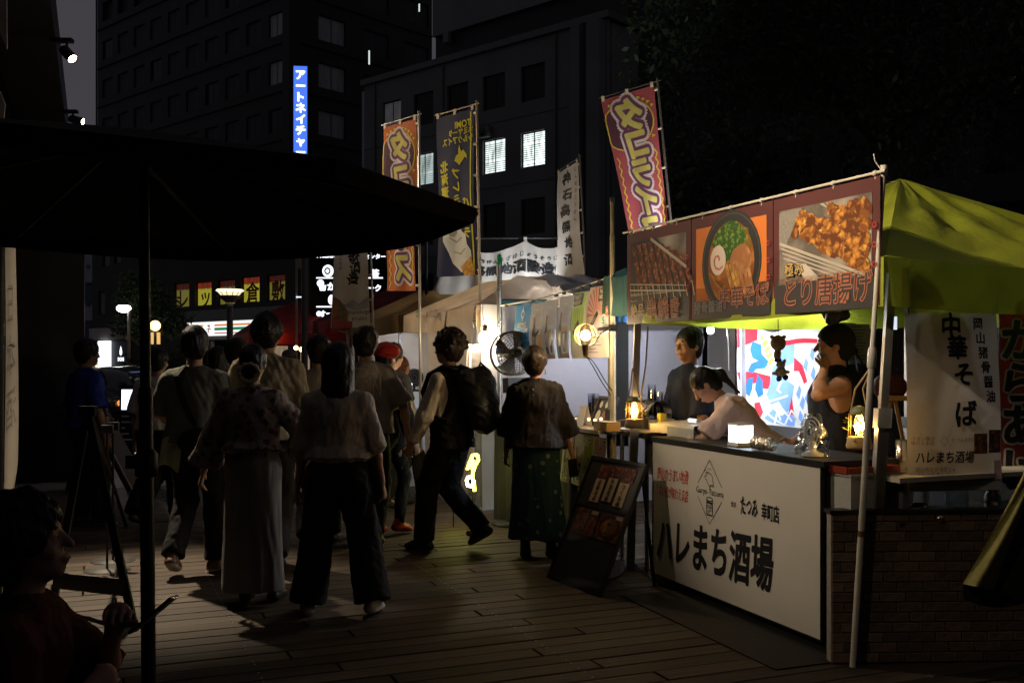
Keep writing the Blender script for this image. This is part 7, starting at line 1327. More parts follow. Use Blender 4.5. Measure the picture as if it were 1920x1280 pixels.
p = onb(1096, 0.12); t = thing('price_card', 'folded white price card standing on the beer counter', 'card', p); m = MB(); cw = mat('card_white', (0.7, 0.68, 0.66), 0.6, 0.05); f_ = fb2.r
for sg in (-1, 1): m = MB(); m.boxf(p+fb2.n*0.045*sg-f_*0.055, f_*0.11, fb2.n*0.004, UP*0.17-fb2.n*0.04*sg, cw); m.build('leaf', t)
p = onb(1125, 0.22); t = thing('label_frame', 'black framed display of bottle labels on the beer counter', 'frame', p); lf_ = Fr(p-f_*0.17, f_, (UP*0.26-fb2.n*0.10).normalized()); m = MB(); m.boxf(lf_(0, 0, -0.012), lf_.r*0.34, lf_.u*0.26, lf_.n*0.012, black); m.build('backing', t)
m = MB(); e = 0.02
for u0, v0, u1, v1 in ((0, 0, 0.34, e), (0, 0.26-e, 0.34, 0.26), (0, e, e, 0.26-e), (0.34-e, e, 0.34, 0.26-e)): m.boxf(lf_(u0, v0, 0), lf_.r*(u1-u0), lf_.u*(v1-v0), lf_.n*0.015, mat('frame_dark', (0.05, 0.035, 0.025), 0.5, 0.2, 9))
m.build('frame', t)
for k in range(3):
    m = MB(); m.poly(ell2(0.07+0.10*k, 0.085, 0.04, 0.055, 16), lf_, (cream, cop, gold)[k], 0.003); m.poly(ell2(0.07+0.10*k, 0.19, 0.026, 0.03, 14), lf_, cream, 0.003); m.build('bottle_label', t)
p = onb(1108, 0.10); 
for k, (px, bk, h2, lab) in enumerate(((1109, 0.34, 0.24, 'tall clear cup stack standing next to the label frame'), (1116, 0.34, 0.26, 'second clear cup stack close behind the label frame'))):
    p = onb(px, bk); t = thing('cup_stack', lab, 'cups', p)
    for j in range(9): m = MB(); m.lathe([(0.022, 0), (0.034, 0.10)], p+UP*(0.02*j), clr, 14); m.build('cup', t)
p = onb(1078, 0.15); t = thing('napkin_case', 'clear acrylic case on the beer counter beside the customer', 'case', p); m = MB(); m.box(p+UP*0.03, 0.30, 0.14, 0.06, clear('acrylic', (0.85, 0.85, 0.85), 0.7), f_, fb2.n); m.build('case', t); m = MB(); m.box(p+UP*0.064, 0.31, 0.15, 0.008, steel, f_, fb2.n); m.build('lid', t)
p = onb(1138, 0.06); m = MB(); m.box(p+UP*0.035, 0.22, 0.12, 0.07, mat('card_box', (0.5, 0.36, 0.2), 0.8, 0.12, 9), f_, fb2.n); o = m.build('carton'); tag(o, 'small brown carton lit by the fairy lights behind the olive pole', 'box')
p = onb(1065, 1.2); m = MB(); rdc = mat('cloth_maroon', (0.22, 0.02, 0.03), 0.8, 0.15, 6, 0.3); m.grid(lambda u, v: p+f_*(-0.5+1.5*u)-fb2.n*0.1+UP*(-0.20+0.36*v+0.02*math.sin(u*8))+fb2.n*(0.10*(1-v)+0.015*math.sin(u*19)), 30, 8, rdc); m.grid(lambda u, v: p+f_*(-0.5+1.5*u)+UP*(0.16+0.02*math.sin(u*8))-fb2.n*(0.1+0.4*v), 30, 4, rdc); o = m.build('table_cloth'); tag(o, 'maroon cloth draped over a table inside the beer stall', 'tablecloth')
# bulb on the beige tent corner, leaflet, cable
bp = at(909, 634, 10.15); t = thing('string_bulb', 'bare white hot bulb hanging at the corner of the beige tent', 'lamp', bp-UP*0.08); m = MB(); m.ball(bp, 0.062, glow('bulb_hot', (1, 0.78, 0.48), 230), 16, sz=1.1); m.build('bulb', t); m = MB(); m.lathe([(0.024, 0.06), (0.028, 0.13), (0.001, 0.14)], bp, MATS['socket_bronze'], 14); m.build('socket', t); m = MB(); m.path([bp+UP*0.13, bp+UP*0.22+Vector((-0.02, 0, 0)), bp+UP*0.34+Vector((-0.02, 0.03, 0))], 0.004, cord, 5); m.build('cord', t)
t = thing('leaflet', 'pale leaflet with a dark photo hanging under the white hot bulb', 'leaflet', at(895, 745, 10.3)); f_ = Fr(at(879, 748, 10.35), (1, 0.16, 0), UP); m = MB(); m.boxf(f_(0, 0, -0.006), f_.r*0.16, UP*0.56, f_.n*0.006, pwht); m.build('sheet', t); m = MB(); m.rect(0.025, 0.28, 0.13, 0.48, f_, mat('ink_photo_grey', (0.12, 0.11, 0.12), 0.6, 0.4, 20), 0.002); m.text('beer', 0.08, 0.20, 0.04, f_, fog, 0.002); m.text('and food', 0.08, 0.15, 0.03, f_, fog, 0.002); m.build('print', t)
cable('cable', 'pale cable looping under the bulb beside the hanging leaflet', [at(905, 655, 10.2), at(880, 652, 10.25), at(875, 680, 10.3), at(878, 740, 10.3)], 0.006, wht)
# ================================================================== NEON
ny = glow('neon_yellow', (0.95, 0.88, 0.04), 16.0); nw = glow('neon_pale', (1.0, 0.98, 0.60), 22.0); t = thing('neon_sign', 'glowing yellow neon tube sign standing low behind the backpack', 'neon sign', Vector((xat(880, 9.4), 9.4, 0))); Yn = 9.4
for pts in ([(895, 852), (886, 853), (880, 868), (876, 880)], [(895, 852), (897, 862), (891, 872), (887, 884), (886, 895), (889, 908), (890, 920)], [(878, 893), (875, 900), (877, 910), (884, 912), (889, 902), (884, 894), (878, 893)], [(888, 862), (884, 874), (887, 880)]):
    m = MB(); m.path([at(x, y, Yn) for x, y in pts], 0.014, nw if pts[0][1] > 890 else ny, 8); m.build('tube', t)
for pts in ([(845, 923), (846, 936), (845, 948)], [(845, 923), (853, 933), (850, 940), (846, 938)], [(845, 945), (853, 950), (863, 947), (857, 940)]):
    m = MB(); m.path([at(x, y, Yn) for x, y in pts], 0.013, ny, 8); m.build('tube', t)
m = MB()
for a_, b_ in (((886, 895), (886, 990)), ((850, 948), (850, 990)), ((850, 960), (886, 960))): m.tube(at(a_[0], a_[1], Yn+0.03), Vector((xat(b_[0], Yn), Yn+0.03, max(0.0, zat(b_[1], Yn) if b_[1] < 990 else 0.0))), 0.006, black, n=6)
m.build('stand', t)
# ================================================================== FLAGS
tab = mat('flag_tab', (0.55, 0.45, 0.33), 0.8, 0.1); fpole = mat('flag_pole_tan', (0.50, 0.40, 0.28), 0.45, 0.1, 8)
def nobori(label, TL, TR, BR2, BL2, w, h, cm, art, pole_side='r', pole_to=None, amp=0.02, seed=1, ntab=5, belly=0.0, pm=None, top_tabs=3, ext=0.03):
    f = quadmap(TL, TR, BR2, BL2, w, h, amp, 1.1, seed, belly); t = thing('nobori_flag', label, 'flag', f(w/2, 0)); m = MB(); cloth_quad(m, f, w, h, cm, 14, 40); m.build('cloth', t); m = MB(); art(m, f, w, h); m.build('print', t)
    pm = pm or fpole; TL, TR, BR2, BL2 = map(Vector, (TL, TR, BR2, BL2)); e = (TR-TL).normalized()
    a, b = ((TR+e*0.045, BR2+(BR2-BL2).normalized()*0.045) if pole_side == 'r' else (TL-e*0.045, BL2-(BR2-BL2).normalized()*0.045)); dn = (b-a).normalized(); m = MB(); bot = Vector(pole_to) if pole_to is not None else b+dn*0.2
    m.path([a-dn*0.07, a, b, bot], [0.012, 0.013, 0.016, 0.018], pm, 8); m.build('pole', t); m = MB(); m.tube(TL-e*0.03+UP*0.035, TR+e*0.08+UP*0.035, 0.007, pm, n=6); m.build('top_bar', t)
    for i in range(ntab):
        v = h*(0.03+0.94*i/(ntab-1)); q = f(w if pole_side == 'r' else 0, v); pz = a.lerp(b, 1-v/h); m = MB(); m.path([q, (q+pz)/2, pz], [0.012, 0.016, 0.02], tab, 6); m.build('tab', t)
    for i in range(top_tabs):
        u = w*(0.04+0.92*i/(top_tabs-1)); q = f(u, h); m = MB(); m.box(q+UP*0.015, 0.035, 0.012, 0.06, tab, e, Vector((-e.y, e.x, 0))); m.build('tab', t)
    return t
fl_or = mat('nobori_orange', (0.50, 0.13, 0.035), 0.75, 0.2, 3, trans=0.35); fl_pk = mat('nobori_rose', (0.42, 0.085, 0.10), 0.75, 0.15, 3, trans=0.35); fl_pu = mat('nobori_plum', (0.09, 0.025, 0.05), 0.75, 0.15, 5, trans=0.3); fl_ye = mat('nobori_yellow', (0.72, 0.55, 0.07), 0.75, 0.12, 8, trans=0.35); fl_tx = mat('nobori_straw', (0.62, 0.56, 0.16), 0.75, 0.12, 8, trans=0.35); fl_vi = mat('nobori_violet', (0.16, 0.05, 0.12), 0.75, 0.1, trans=0.3); fl_wh = mat('nobori_white', (0.70, 0.64, 0.64), 0.75, 0.06, trans=0.35); fl_nv = mat('nobori_navy', (0.018, 0.022, 0.07), 0.75, 0.15, 5, trans=0.3); fl_lem = mat('nobori_lemon', (0.75, 0.68, 0.03), 0.75, 0.08, trans=0.3); ofw = mat('nobori_offwhite', (0.62, 0.57, 0.50), 0.8, 0.06, 5, trans=0.3)
def taco(bgcol):
    def art(m, f, w, h):
        ML = 0.10; ring_ = ell2(w*0.42, h*0.80, w*0.50, h*0.145, 26); m.poly([(min(w, max(0, x)), min(h, y)) for x, y in ring_], f, fl_pu, 0.003, ML); m.line([(min(w*0.99, max(0.005, x)), min(h*0.99, y)) for x, y in ell2(w*0.42, h*0.80, w*0.52, h*0.15, 26)], 0.016, f, fl_ye, 0.004, True)
        for k in range(15):
            a = -0.6+k*0.19; cx, cy = w*0.42+w*0.60*math.cos(a), h*0.80+h*0.172*math.sin(a)
            if 0.02 < cx < w*0.97 and cy < h*0.985: m.poly([(cx-0.02, cy-0.022), (cx+0.025, cy), (cx-0.02, cy+0.022)], f, fl_ye, 0.004)
        for side_ in (0.10, 0.92):
            for k in range(22):
                y = h*(0.02+0.60*k/22); m.line([(w*side_+(0.014 if k % 2 else -0.014), y), (w*side_+(-0.014 if k % 2 else 0.014), y+h*0.028)], 0.016, f, fl_ye, 0.0035)
        S_ = w*0.60; ys_ = [0.86, 0.68, 0.50, 0.33, 0.14]; xs_ = [0.50, 0.56, 0.56, 0.58, 0.58]; sc_ = [1.0, 0.95, 0.90, 0.95, 1.0]
        for ch, y, x, q in zip('タコライス', ys_, xs_, sc_):
            for b_, mm, o in ((0.27, fl_wh, 0.005), (0.17, fl_vi, 0.008), (0.05, fl_tx, 0.011)): m.text(ch, w*x, h*y, S_*q, f, mm, o, bold=b_, sx=0.95, sy=1.15, mirror=True, maxlen=ML, shear=0.12)
    return art
Y1 = 11.6; nobori('tall rose and plum flag with mirrored yellow katakana beside the menu banner', at(1127, 189, Y1+0.3), at(1226, 160, Y1), at(1256, 470, Y1), at(1190, 480, Y1+0.2), 0.60, 1.85, fl_pk, taco(0), 'r', (xat(1262, Y1), Y1, 0), 0.03, 3, 5, pm=mat('flag_pole_dark', (0.05, 0.045, 0.04), 0.5, 0.1))
Y2 = 11.4; nobori('orange flag with mirrored yellow katakana rising above the umbrella', at(719, 240, Y2+0.3), at(780, 222, Y2), at(781, 545, Y2), at(722, 545, Y2+0.25), 0.50, 1.85, fl_or, taco(1), 'r', (xat(790, Y2), Y2, 0), 0.03, 5, 5, pm=mat('flag_pole_silver', (0.5, 0.48, 0.45), 0.35, 0.1, metal=0.7))
def ice(m, f, w, h):
    ML = 0.10; m.rect(w*0.90, 0.0, w*0.935, h*0.985, f, fl_lem, 0.003, ML)
    m.text('TOMI', w*0.72, h*0.925, 0.105, f, fl_lem, 0.004, bold=0.03, mirror=True, sx=0.95); m.text('ホミヤータ', w*0.66, h*0.878, 0.088, f, fl_lem, 0.004, bold=0.03, mirror=True, sx=0.85, shear=-0.2); m.text('シルクアイス', w*0.58, h*0.830, 0.092, f, fl_lem, 0.004, bold=0.03, mirror=True, sx=0.85, shear=-0.2)
    m.poly([(w*a, h*b) for a, b in ((0.60, 0.78), (0.66, 0.755), (0.72, 0.765), (0.80, 0.735), (0.82, 0.705), (0.76, 0.72), (0.70, 0.70), (0.62, 0.675), (0.57, 0.69), (0.50, 0.705), (0.54, 0.735), (0.60, 0.745))], f, fl_lem, 0.004, ML); m.poly([(w*0.62, h*0.80), (w*0.665, h*0.76), (w*0.60, h*0.75)], f, fl_lem, 0.0045)
    m.text('北海道', w*0.20, h*0.68, 0.135, f, fl_lem, 0.004, bold=0.05, vert=True, gap=1.05, mirror=True); m.text('プレミアム', w*0.52, h*0.625, 0.125, f, fl_lem, 0.004, bold=0.035, vert=True, gap=1.12, mirror=True, rough=0.03); m.text('バニラ', w*0.78, h*0.44, 0.13, f, fl_lem, 0.004, bold=0.035, vert=True, gap=1.25, mirror=True, rough=0.03)
    swirl = mat('print_icecream', (0.85, 0.84, 0.78), 0.7, 0.12, 7, trans=0.3); sw2 = mat('print_icecream_shade', (0.40, 0.42, 0.30), 0.7, 0.12, 7, trans=0.3); cone_ = photo_mat('print_cone', (0.78, 0.50, 0.10), (0.45, 0.20, 0.03), 26)
    m.poly([(w*a, h*b) for a, b in ((0.12, 0.30), (0.22, 0.355), (0.42, 0.365), (0.56, 0.32), (0.60, 0.275), (0.72, 0.25), (0.76, 0.19), (0.86, 0.15), (0.88, 0.06), (0.62, 0.02), (0.38, 0.08), (0.28, 0.15), (0.14, 0.22))], f, swirl, 0.004, ML); m.poly(blob2(w*0.38, h*0.27, w*0.11, h*0.032, 3), f, sw2, 0.005, ML); m.line([(w*0.30, h*0.24), (w*0.46, h*0.21), (w*0.60, h*0.235)], 0.014, f, sw2, 0.005); m.line([(w*0.42, h*0.15), (w*0.58, h*0.135), (w*0.70, h*0.165)], 0.014, f, sw2, 0.005); m.poly([(w*0.60, h*0.055), (w*0.86, h*0.115), (w*0.95, h*0.0), (w*0.70, h*0.0)], f, cone_, 0.006, ML)
Y3 = 10.7; nobori('navy flag with mirrored yellow lettering and an ice cream cone', at(819, 222, Y3+0.35), at(888, 203, Y3), at(893, 515, Y3), at(822, 520, Y3+0.3), 0.58, 1.80, fl_nv, ice, 'r', (xat(904, Y3), Y3, 0.0), 0.02, 7, 6)
def kanji(txt, furi, s_, x=0.45, fx=0.86, mount=False):
    def art(m, f, w, h):
        for i, ch in enumerate(txt): m.text(ch, w*x+0.02*math.sin(i*2), h*(0.91-(0.125 if len(txt) > 6 else 0.14)*i), s_, f, inkk, 0.004, bold=0.035, rough=0.07, mirror=False, maxlen=0.1)
        for i, ch in enumerate(furi): m.text(ch, w*fx, h*(0.95-0.060*i), s_*0.34, f, inkk, 0.004, bold=0.01)
        if mount:
            mg = mat('print_mountain', (0.22, 0.20, 0.22), 0.8, 0.4, 9, trans=0.2); m.poly([(w*0.30, h*0.28), (w*0.55, h*0.36), (w*0.72, h*0.30), (w*0.99, h*0.40), (w*0.99, h*0.24), (w*0.6, h*0.22)], f, mat('print_mountain_pale', (0.38, 0.36, 0.40), 0.8, 0.3, 9, trans=0.2), 0.003, 0.1)
            m.poly([(0.01, h*0.42), (w*0.22, h*0.36), (w*0.42, h*0.22), (w*0.45, h*0.0), (0.01, h*0.0)], f, mat('print_autumn', (0.30, 0.14, 0.06), 0.8, 0.5, 14, trans=0.2), 0.0035, 0.1); m.poly([(0.01, h*0.10), (w*0.55, h*0.08), (w*0.55, 0), (0.01, 0)], f, fl_pk, 0.005, 0.1); m.poly([(w*0.20, h*0.34), (w*0.34, h*0.30), (w*0.36, h*0.12), (w*0.25, h*0.12)], f, mat('print_reed', (0.16, 0.18, 0.13), 0.8, 0.4, 20, trans=0.2), 0.0045, 0.1); m.text('Jinsekikogen', w*0.74, h*0.20, 0.085, f, inkk, 0.005, sx=0.8, rough=0.04); m.text('Hyakko', w*0.74, h*0.115, 0.08, f, inkk, 0.005, sx=0.8, rough=0.04)
    return art
Y4 = 13.5; nobori('slim white flag with black brush kanji above the white curtain', at(1046, 326, Y4+0.35), at(1083, 302, Y4), at(1094, 530, Y4), at(1042, 530, Y4+0.3), 0.48, 1.75, ofw, kanji('神石高原地酒', 'じんせきこうげん', 0.19), 'r', (xat(1098, Y4), Y4, 0), 0.03, 9, 6, pm=MATS['flag_pole_dark'])
Y5 = 13.8; nobori('white flag with brush kanji and a painted mountain beside the directory sign', at(627, 470, Y5), at(689, 466, Y5), at(694, 612, Y5), at(620, 616, Y5+0.05), 0.52, 1.06, ofw, kanji('歌酒造', 'じんせき', 0.17, 0.60, 0.20, True), 'r', (xat(699, Y5), Y5, 0), 0.012, 11, 4, pm=MATS['flag_pole_silver'])
# long white curtain on a black frame behind the beige tent
Y6 = 14.2; wC, hC = 2.05, 0.80
t = thing('curtain_banner', 'long white stall curtain with black brush kanji strung on a black frame', 'banner', at(940, 560, Y6)); cpts = [(805, 548), (835, 450), (908, 462), (985, 452), (1040, 462), (1070, 452), (1078, 548)]
def cur(u, v, o=0.0):
    a = u/wC; xs = [0.10, 0.66, 0.97]; top = 452
    sag = 0; 
    for i in range(2):
        if xs[i] <= a <= xs[i+1]: sag = math.sin(math.pi*(a-xs[i])/(xs[i+1]-xs[i]))*(14 if i else 22)
    if a < 0.10: sag = (0.10-a)/0.10*70
    b = v/hC; px = 808+268*a+(14 if a < 0.5 else 0)*b*(0.5-a)*2; pt_, pbm = top+sag, 552
    return at(px, pbm+(pt_-pbm)*b, Y6)+Vector((0, -o-0.05*math.sin(a*19+b*3)*(1-0.5*b)-0.02*math.sin(a*41), 0))
m = MB(); m.grid(lambda u, v: cur(u*wC, v*hC), 50, 14, ofw); m.build('cloth', t); m = MB()
for i, ch in enumerate('神石高原地酒醸造所'): m.text(ch, wC*(0.13+0.098*i), hC*0.56, 0.205, cur, inkk, 0.012, bold=0.04, rough=0.06, maxlen=0.1)
for i, ch in enumerate('じんせきこうげんじざけじょうぞうじょ'): m.text(ch, wC*(0.12+0.047*i), hC*0.78, 0.08, cur, inkk, 0.012, bold=0.015, rough=0.03)
m.build('lettering', t); m = MB(); m.path([at(800, 447, Y6+0.05), at(1070, 446, Y6+0.05)], 0.018, black, 8); m.path([at(1070, 446, Y6+0.05), at(1080, 560, Y6+0.05), Vector((xat(1082, Y6), Y6, 0))], 0.022, black, 8); m.path([at(800, 447, Y6+0.05), Vector((xat(798, Y6), Y6, 0))], 0.022, black, 8); m.build('frame', t)
for px in (836, 985, 1068): m = MB(); m.box(at(px, 450, Y6), 0.05, 0.02, 0.08, ofw); m.build('tab', t)
# tall edge-on flag near the camera
Y7 = 6.7; fw7 = quadmap(at(8, 440, Y7), at(29, 447, Y7-0.05), at(33, 930, Y7-0.05), at(12, 975, Y7), 0.09, 1.85, 0.012, 0.6, 4); t = thing('nobori_flag', 'tall cream flag folded narrow on its pole at the picture edge', 'flag', fw7(0.045, 0)); m = MB(); m.grid(lambda u, v: fw7(0.09*u, 1.85*v)+Vector((0.03*max(0, 0.12-v)/0.12*-1, 0, 0)), 8, 30, mat('nobori_cream', (0.50, 0.45, 0.38), 0.8, 0.06, 5, trans=0.3)); m.build('cloth', t); m = MB()
for i, ch in enumerate('日本酒'): m.text(ch, 0.045, 1.40-0.36*i, 0.30, fw7, mat('print_faint', (0.30, 0.27, 0.24), 0.8, 0.2, 8), 0.004, sx=0.22, mirror=True, maxlen=0.12)
m.build('print', t); m = MB(); q7 = at(6, 420, Y7); m.tube(Vector((q7.x-0.02, Y7, 0)), q7, 0.014, pol, n=8); m.build('pole', t)
# inner stall lights of the tents further down the row: tubes under the canopies
def tube_light(label, p, L, d_, col, es):
    t = thing('tube_light', label, 'lamp', p); m = MB(); m.tube(p-d_*L/2, p+d_*L/2, 0.018, glow('tube_%02d' % int(es*10), col, es), n=10); m.build('tube', t); m = MB(); m.boxf(p-d_*L/2-UP*-0.02-N*0.02, d_*L, N*0.04, UP*0.025, wht); m.build('batten', t); return t
tube_light('white tube light under the ridge of the brown canopy', S(10.4, 1.1, 2.0), 1.1, D, (1, 0.95, 0.9), 60)
tube_light('warm tube light under the beige canopy', S(7.9, 1.4, 2.05), 0.9, D, (1, 0.82, 0.58), 22)
tube_light('added white tube light hidden under the far side of the lime canopy', S(2.62, 1.5, 1.93), 0.9, N, (0.80, 0.87, 1), 60)  # unseen tube added to brighten the beer stall's grey wall
tube_light('white tube light hung close behind the bluish grey tarpaulin wall', S(6.5, 1.3, 1.9), 0.9, N, (0.82, 0.87, 1), 170)
tube_light('warm tube light under the maroon canopy', S(13.0, 1.2, 2.1), 0.9, D, (1, 0.6, 0.35), 14)
for k, (px, py, Y_) in enumerate(((513, 631, 27.0), (519, 637, 26.6), (555, 652, 25.0), (565, 655, 24.6))):
    m = MB(); m.ball(at(px, py, Y_), 0.055, glow('festoon', (1, 0.50, 0.18), 16), 10); o = m.build('festoon_bulb'); tag(o, '%s orange festoon bulb from the utility pole glowing under the bright red canopy' % ('fourth', 'third', 'second', 'first')[k], 'bulb', 'festoon bulbs under the red canopy')
# small black fan on a pale box inside the brown stall
p = at(777, 708, 12.6); t = thing('desk_fan', 'small black round fan on a pale box inside the brown tent', 'fan', p-UP*0.16); m = MB(); ay = Vector((0, -1, 0)); m.lathe([(0.001, 0.03), (0.10, 0.025), (0.115, 0.0), (0.10, -0.03), (0.001, -0.05)], p, mat('fan_black', (0.015, 0.015, 0.016), 0.5, 0.2, 30, 0.8, 90), 24, axis=ay); m.build('cage', t)
for q in range(3): m = MB(); ring_c = [p+Vector((math.cos(6.2832*i/20)*(0.035+0.03*q), -0.034, math.sin(6.2832*i/20)*(0.035+0.03*q))) for i in range(21)]; m.path(ring_c, 0.003, mat('fan_grey', (0.12, 0.12, 0.13), 0.4, 0.1), 5, False); m.build('guard_ring', t)
m = MB(); m.tube(p-UP*0.17, p-UP*0.1, 0.015, black); m.lathe([(0.08, -0.17), (0.08, -0.15), (0.02, -0.14)], p, black, 16); m.build('base', t)
pz = p-UP*0.17; m = MB(); m.boxf(Vector((pz.x-0.14, pz.y-0.12, 0)), Vector((0.34, 0, 0)), Vector((0, 0.3, 0)), UP*pz.z, mat('box_pale', (0.6, 0.6, 0.6), 0.6, 0.08)); o = m.build('pale_box'); tag(o, 'pale upright box carrying the small black fan', 'box')
m = MB(); pp_ = at(768, 780, 12.3); m.boxf(pp_-UP*0.35, Vector((0.03, 0, 0)), Vector((0, 0.03, 0)), UP*0.75, glow('tube_cool', (0.8, 0.88, 1), 2.2)); o = m.build('upright_tube'); tag(o, 'short upright white tube light beside the pale box', 'lamp')

# floodlights behind the tents that light the flags and the curtain from below
def flood(label, p, tgt, e, col, size=R(95)):
    t = thing('floodlight', label, 'floodlight', Vector((p[0], p[1], 0))); p = Vector(p); d_ = (Vector(tgt)-p).normalized(); sd2 = d_.cross(UP).normalized(); m = MB(); m.box(p, 0.18, 0.05, 0.13, black, sd2, d_); m.build('housing', t); m = MB(); m.box(p+d_*0.027, 0.16, 0.004, 0.11, glow('flood_face', (1, 0.97, 0.92), 5), sd2, d_); m.build('lens', t); m = MB(); m.tube(Vector((p.x, p.y, 0)), p-UP*0.06, 0.018, black); m.build('stand', t); m = MB(); m.lathe([(0.16, 0), (0.16, 0.02), (0.02, 0.03)], Vector((p.x, p.y, 0)), black, 16); m.build('foot', t)
    lamp_at('flood_light', 'SPOT', p+d_*0.05, e, col, t, 0.06, tgt, size, 0.5)
flood('black floodlight on a stand behind the beige tent lighting the white curtain', (0.35, 13.5, 2.35), at(960, 480, 14.2), 62, (0.86, 0.92, 1), R(140))
flood('black floodlight on a stand behind the beer stall lighting the rose flag', (2.35, 10.6, 2.45), at(1205, 330, 11.6), 230, (1, 0.95, 0.90), R(80))
# ================================================================== PEOPLE
cW = cloth('oatmeal_tee', (0.42, 0.39, 0.33)); cBk = cloth('black_trousers', (0.012, 0.012, 0.013)); cBk2 = cloth('black_cotton', (0.014, 0.013, 0.014)); cNv = cloth('navy_tee', (0.018, 0.024, 0.045)); cGr = cloth('sage_tee', (0.11, 0.118, 0.098)); cBe = cloth('beige_tee', (0.27, 0.23, 0.16)); cWh = cloth('white_tee', (0.55, 0.52, 0.50)); cPk = cloth('pink_tee', (0.74, 0.55, 0.50)); cIv = cloth('ivory_knit', (0.60, 0.55, 0.47)); cTl = cloth('teal_skirt', (0.020, 0.055, 0.062)); cDn = cloth('denim', (0.05, 0.07, 0.11), var=0.3); cBl = cloth('blue_tee', (0.02, 0.045, 0.30)); cRd = cloth('dark_red_tee', (0.07, 0.011, 0.010)); cGy = cloth('grey_dress', (0.24, 0.235, 0.23)); cCh = cloth('charcoal', (0.03, 0.03, 0.032)); cSt = cloth('stone_tee', (0.29, 0.26, 0.22))
sW = mat('shoe_white', (0.62, 0.58, 0.54), 0.5, 0.1, 20); sB = mat('shoe_black', (0.015, 0.015, 0.015), 0.5, 0.2, 20, 0.2, 90); sBr = mat('shoe_brown', (0.16, 0.08, 0.05), 0.5, 0.2, 20); sR = mat('shoe_red', (0.38, 0.02, 0.02), 0.45, 0.15, 20); soleW = mat('sole_white', (0.62, 0.56, 0.46), 0.6, 0.1, 20); soleB = mat('sole_black', (0.02, 0.02, 0.02), 0.6, 0.1); soleG = mat('sole_grey', (0.16, 0.16, 0.16), 0.6, 0.1)
hBr = mat('hair_brown', (0.022, 0.014, 0.010), 0.42, 0.35, 30, 0.5, 160, stretch=(1, 1, 0.15), spec=0.25); hAub = mat('hair_auburn', (0.09, 0.03, 0.015), 0.42, 0.3, 30, 0.5, 160, stretch=(1, 1, 0.15), spec=0.25); hBk = mat('hair_black', (0.010, 0.008, 0.008), 0.42, 0.35, 30, 0.5, 160, stretch=(1, 1, 0.15), spec=0.25)
def floral(name, base, c1, c2):
    """printed flowers on pale cloth"""
    mm = bpy.data.materials.new(name); mm.use_nodes = True; nt = mm.node_tree; b = nt.nodes['Principled BSDF']; b.inputs['Roughness'].default_value = 0.85; b.inputs['Specular IOR Level'].default_value = 0.2
    tc = nt.nodes.new('ShaderNodeTexCoord'); vo = nt.nodes.new('ShaderNodeTexVoronoi'); vo.inputs['Scale'].default_value = 19; nz = nt.nodes.new('ShaderNodeTexNoise'); nz.inputs['Scale'].default_value = 30; ad = nt.nodes.new('ShaderNodeVectorMath'); ad.operation = 'MULTIPLY_ADD'; ad.inputs[1].default_value = (0.03,)*3
    nt.links.new(tc.outputs['Object'], nz.inputs['Vector']); nt.links.new(nz.outputs['Color'], ad.inputs[0]); nt.links.new(tc.outputs['Object'], ad.inputs[2]); nt.links.new(ad.outputs[0], vo.inputs['Vector'])
    rp = nt.nodes.new('ShaderNodeValToRGB'); e = rp.color_ramp.elements; rp.color_ramp.interpolation = 'LINEAR'; e[0].position = 0.16; e[0].color = tuple(c1)+(1,); e[1].position = 0.60; e[1].color = tuple(base)+(1,); q = e.new(0.34); q.color = tuple(c2)+(1,); q = e.new(0.42); q.color = tuple(base)+(1,)
    nt.links.new(vo.outputs['Distance'], rp.inputs[0]); nt.links.new(rp.outputs[0], b.inputs['Base Color']); return mm
fl_m = floral('cloth_floral', (0.26, 0.22, 0.21), (0.13, 0.03, 0.04), (0.05, 0.045, 0.05))
def dots(name, base, dot, scale):
    mm = cloth(name, base); nt = mm.node_tree; b = nt.nodes['Principled BSDF']; tc = nt.nodes.new('ShaderNodeTexCoord'); vo = nt.nodes.new('ShaderNodeTexVoronoi'); vo.inputs['Scale'].default_value = scale; nt.links.new(tc.outputs['Object'], vo.inputs['Vector'])
    rp = nt.nodes.new('ShaderNodeValToRGB'); rp.color_ramp.elements[0].position = 0.16; rp.color_ramp.elements[0].color = tuple(dot)+(1,); rp.color_ramp.elements[1].position = 0.22; rp.color_ramp.elements[1].color = tuple(base)+(1,); nt.links.new(vo.outputs['Distance'], rp.inputs[0]); nt.links.new(rp.outputs[0], b.inputs['Base Color']); return mm
cTl = dots('teal_skirt_dotted', (0.022, 0.062, 0.070), (0.20, 0.24, 0.24), 11)
def P_at(px, d): return xat(px, d), d
walkR = [(-0.10, -0.22, 0.05, -5), (0.10, 0.24, 0.0, 5)]; walkL = [(-0.10, 0.24, 0.0, -5), (0.10, -0.22, 0.05, 5)]
def strap(p, pts, w, mtl, name='strap', thick=0.006):
    """webbing that follows the body surface: points given in the person's frame"""
    P = [p.w(q) for q in pts]; m = MB(); c = p.w((0, 0, p.pz+0.3))
    for i in range(len(P)-1):
        a, b = P[i], P[i+1]; d_ = (b-a).normalized(); o = ((a+b)/2-c); o.z = 0; o.normalize(); s_ = d_.cross(o).normalized(); m.boxf(a-s_*w/2-d_*0.004, s_*w, d_*((b-a).length+0.008), o*thick, mtl)
    m.build(name, p.th)
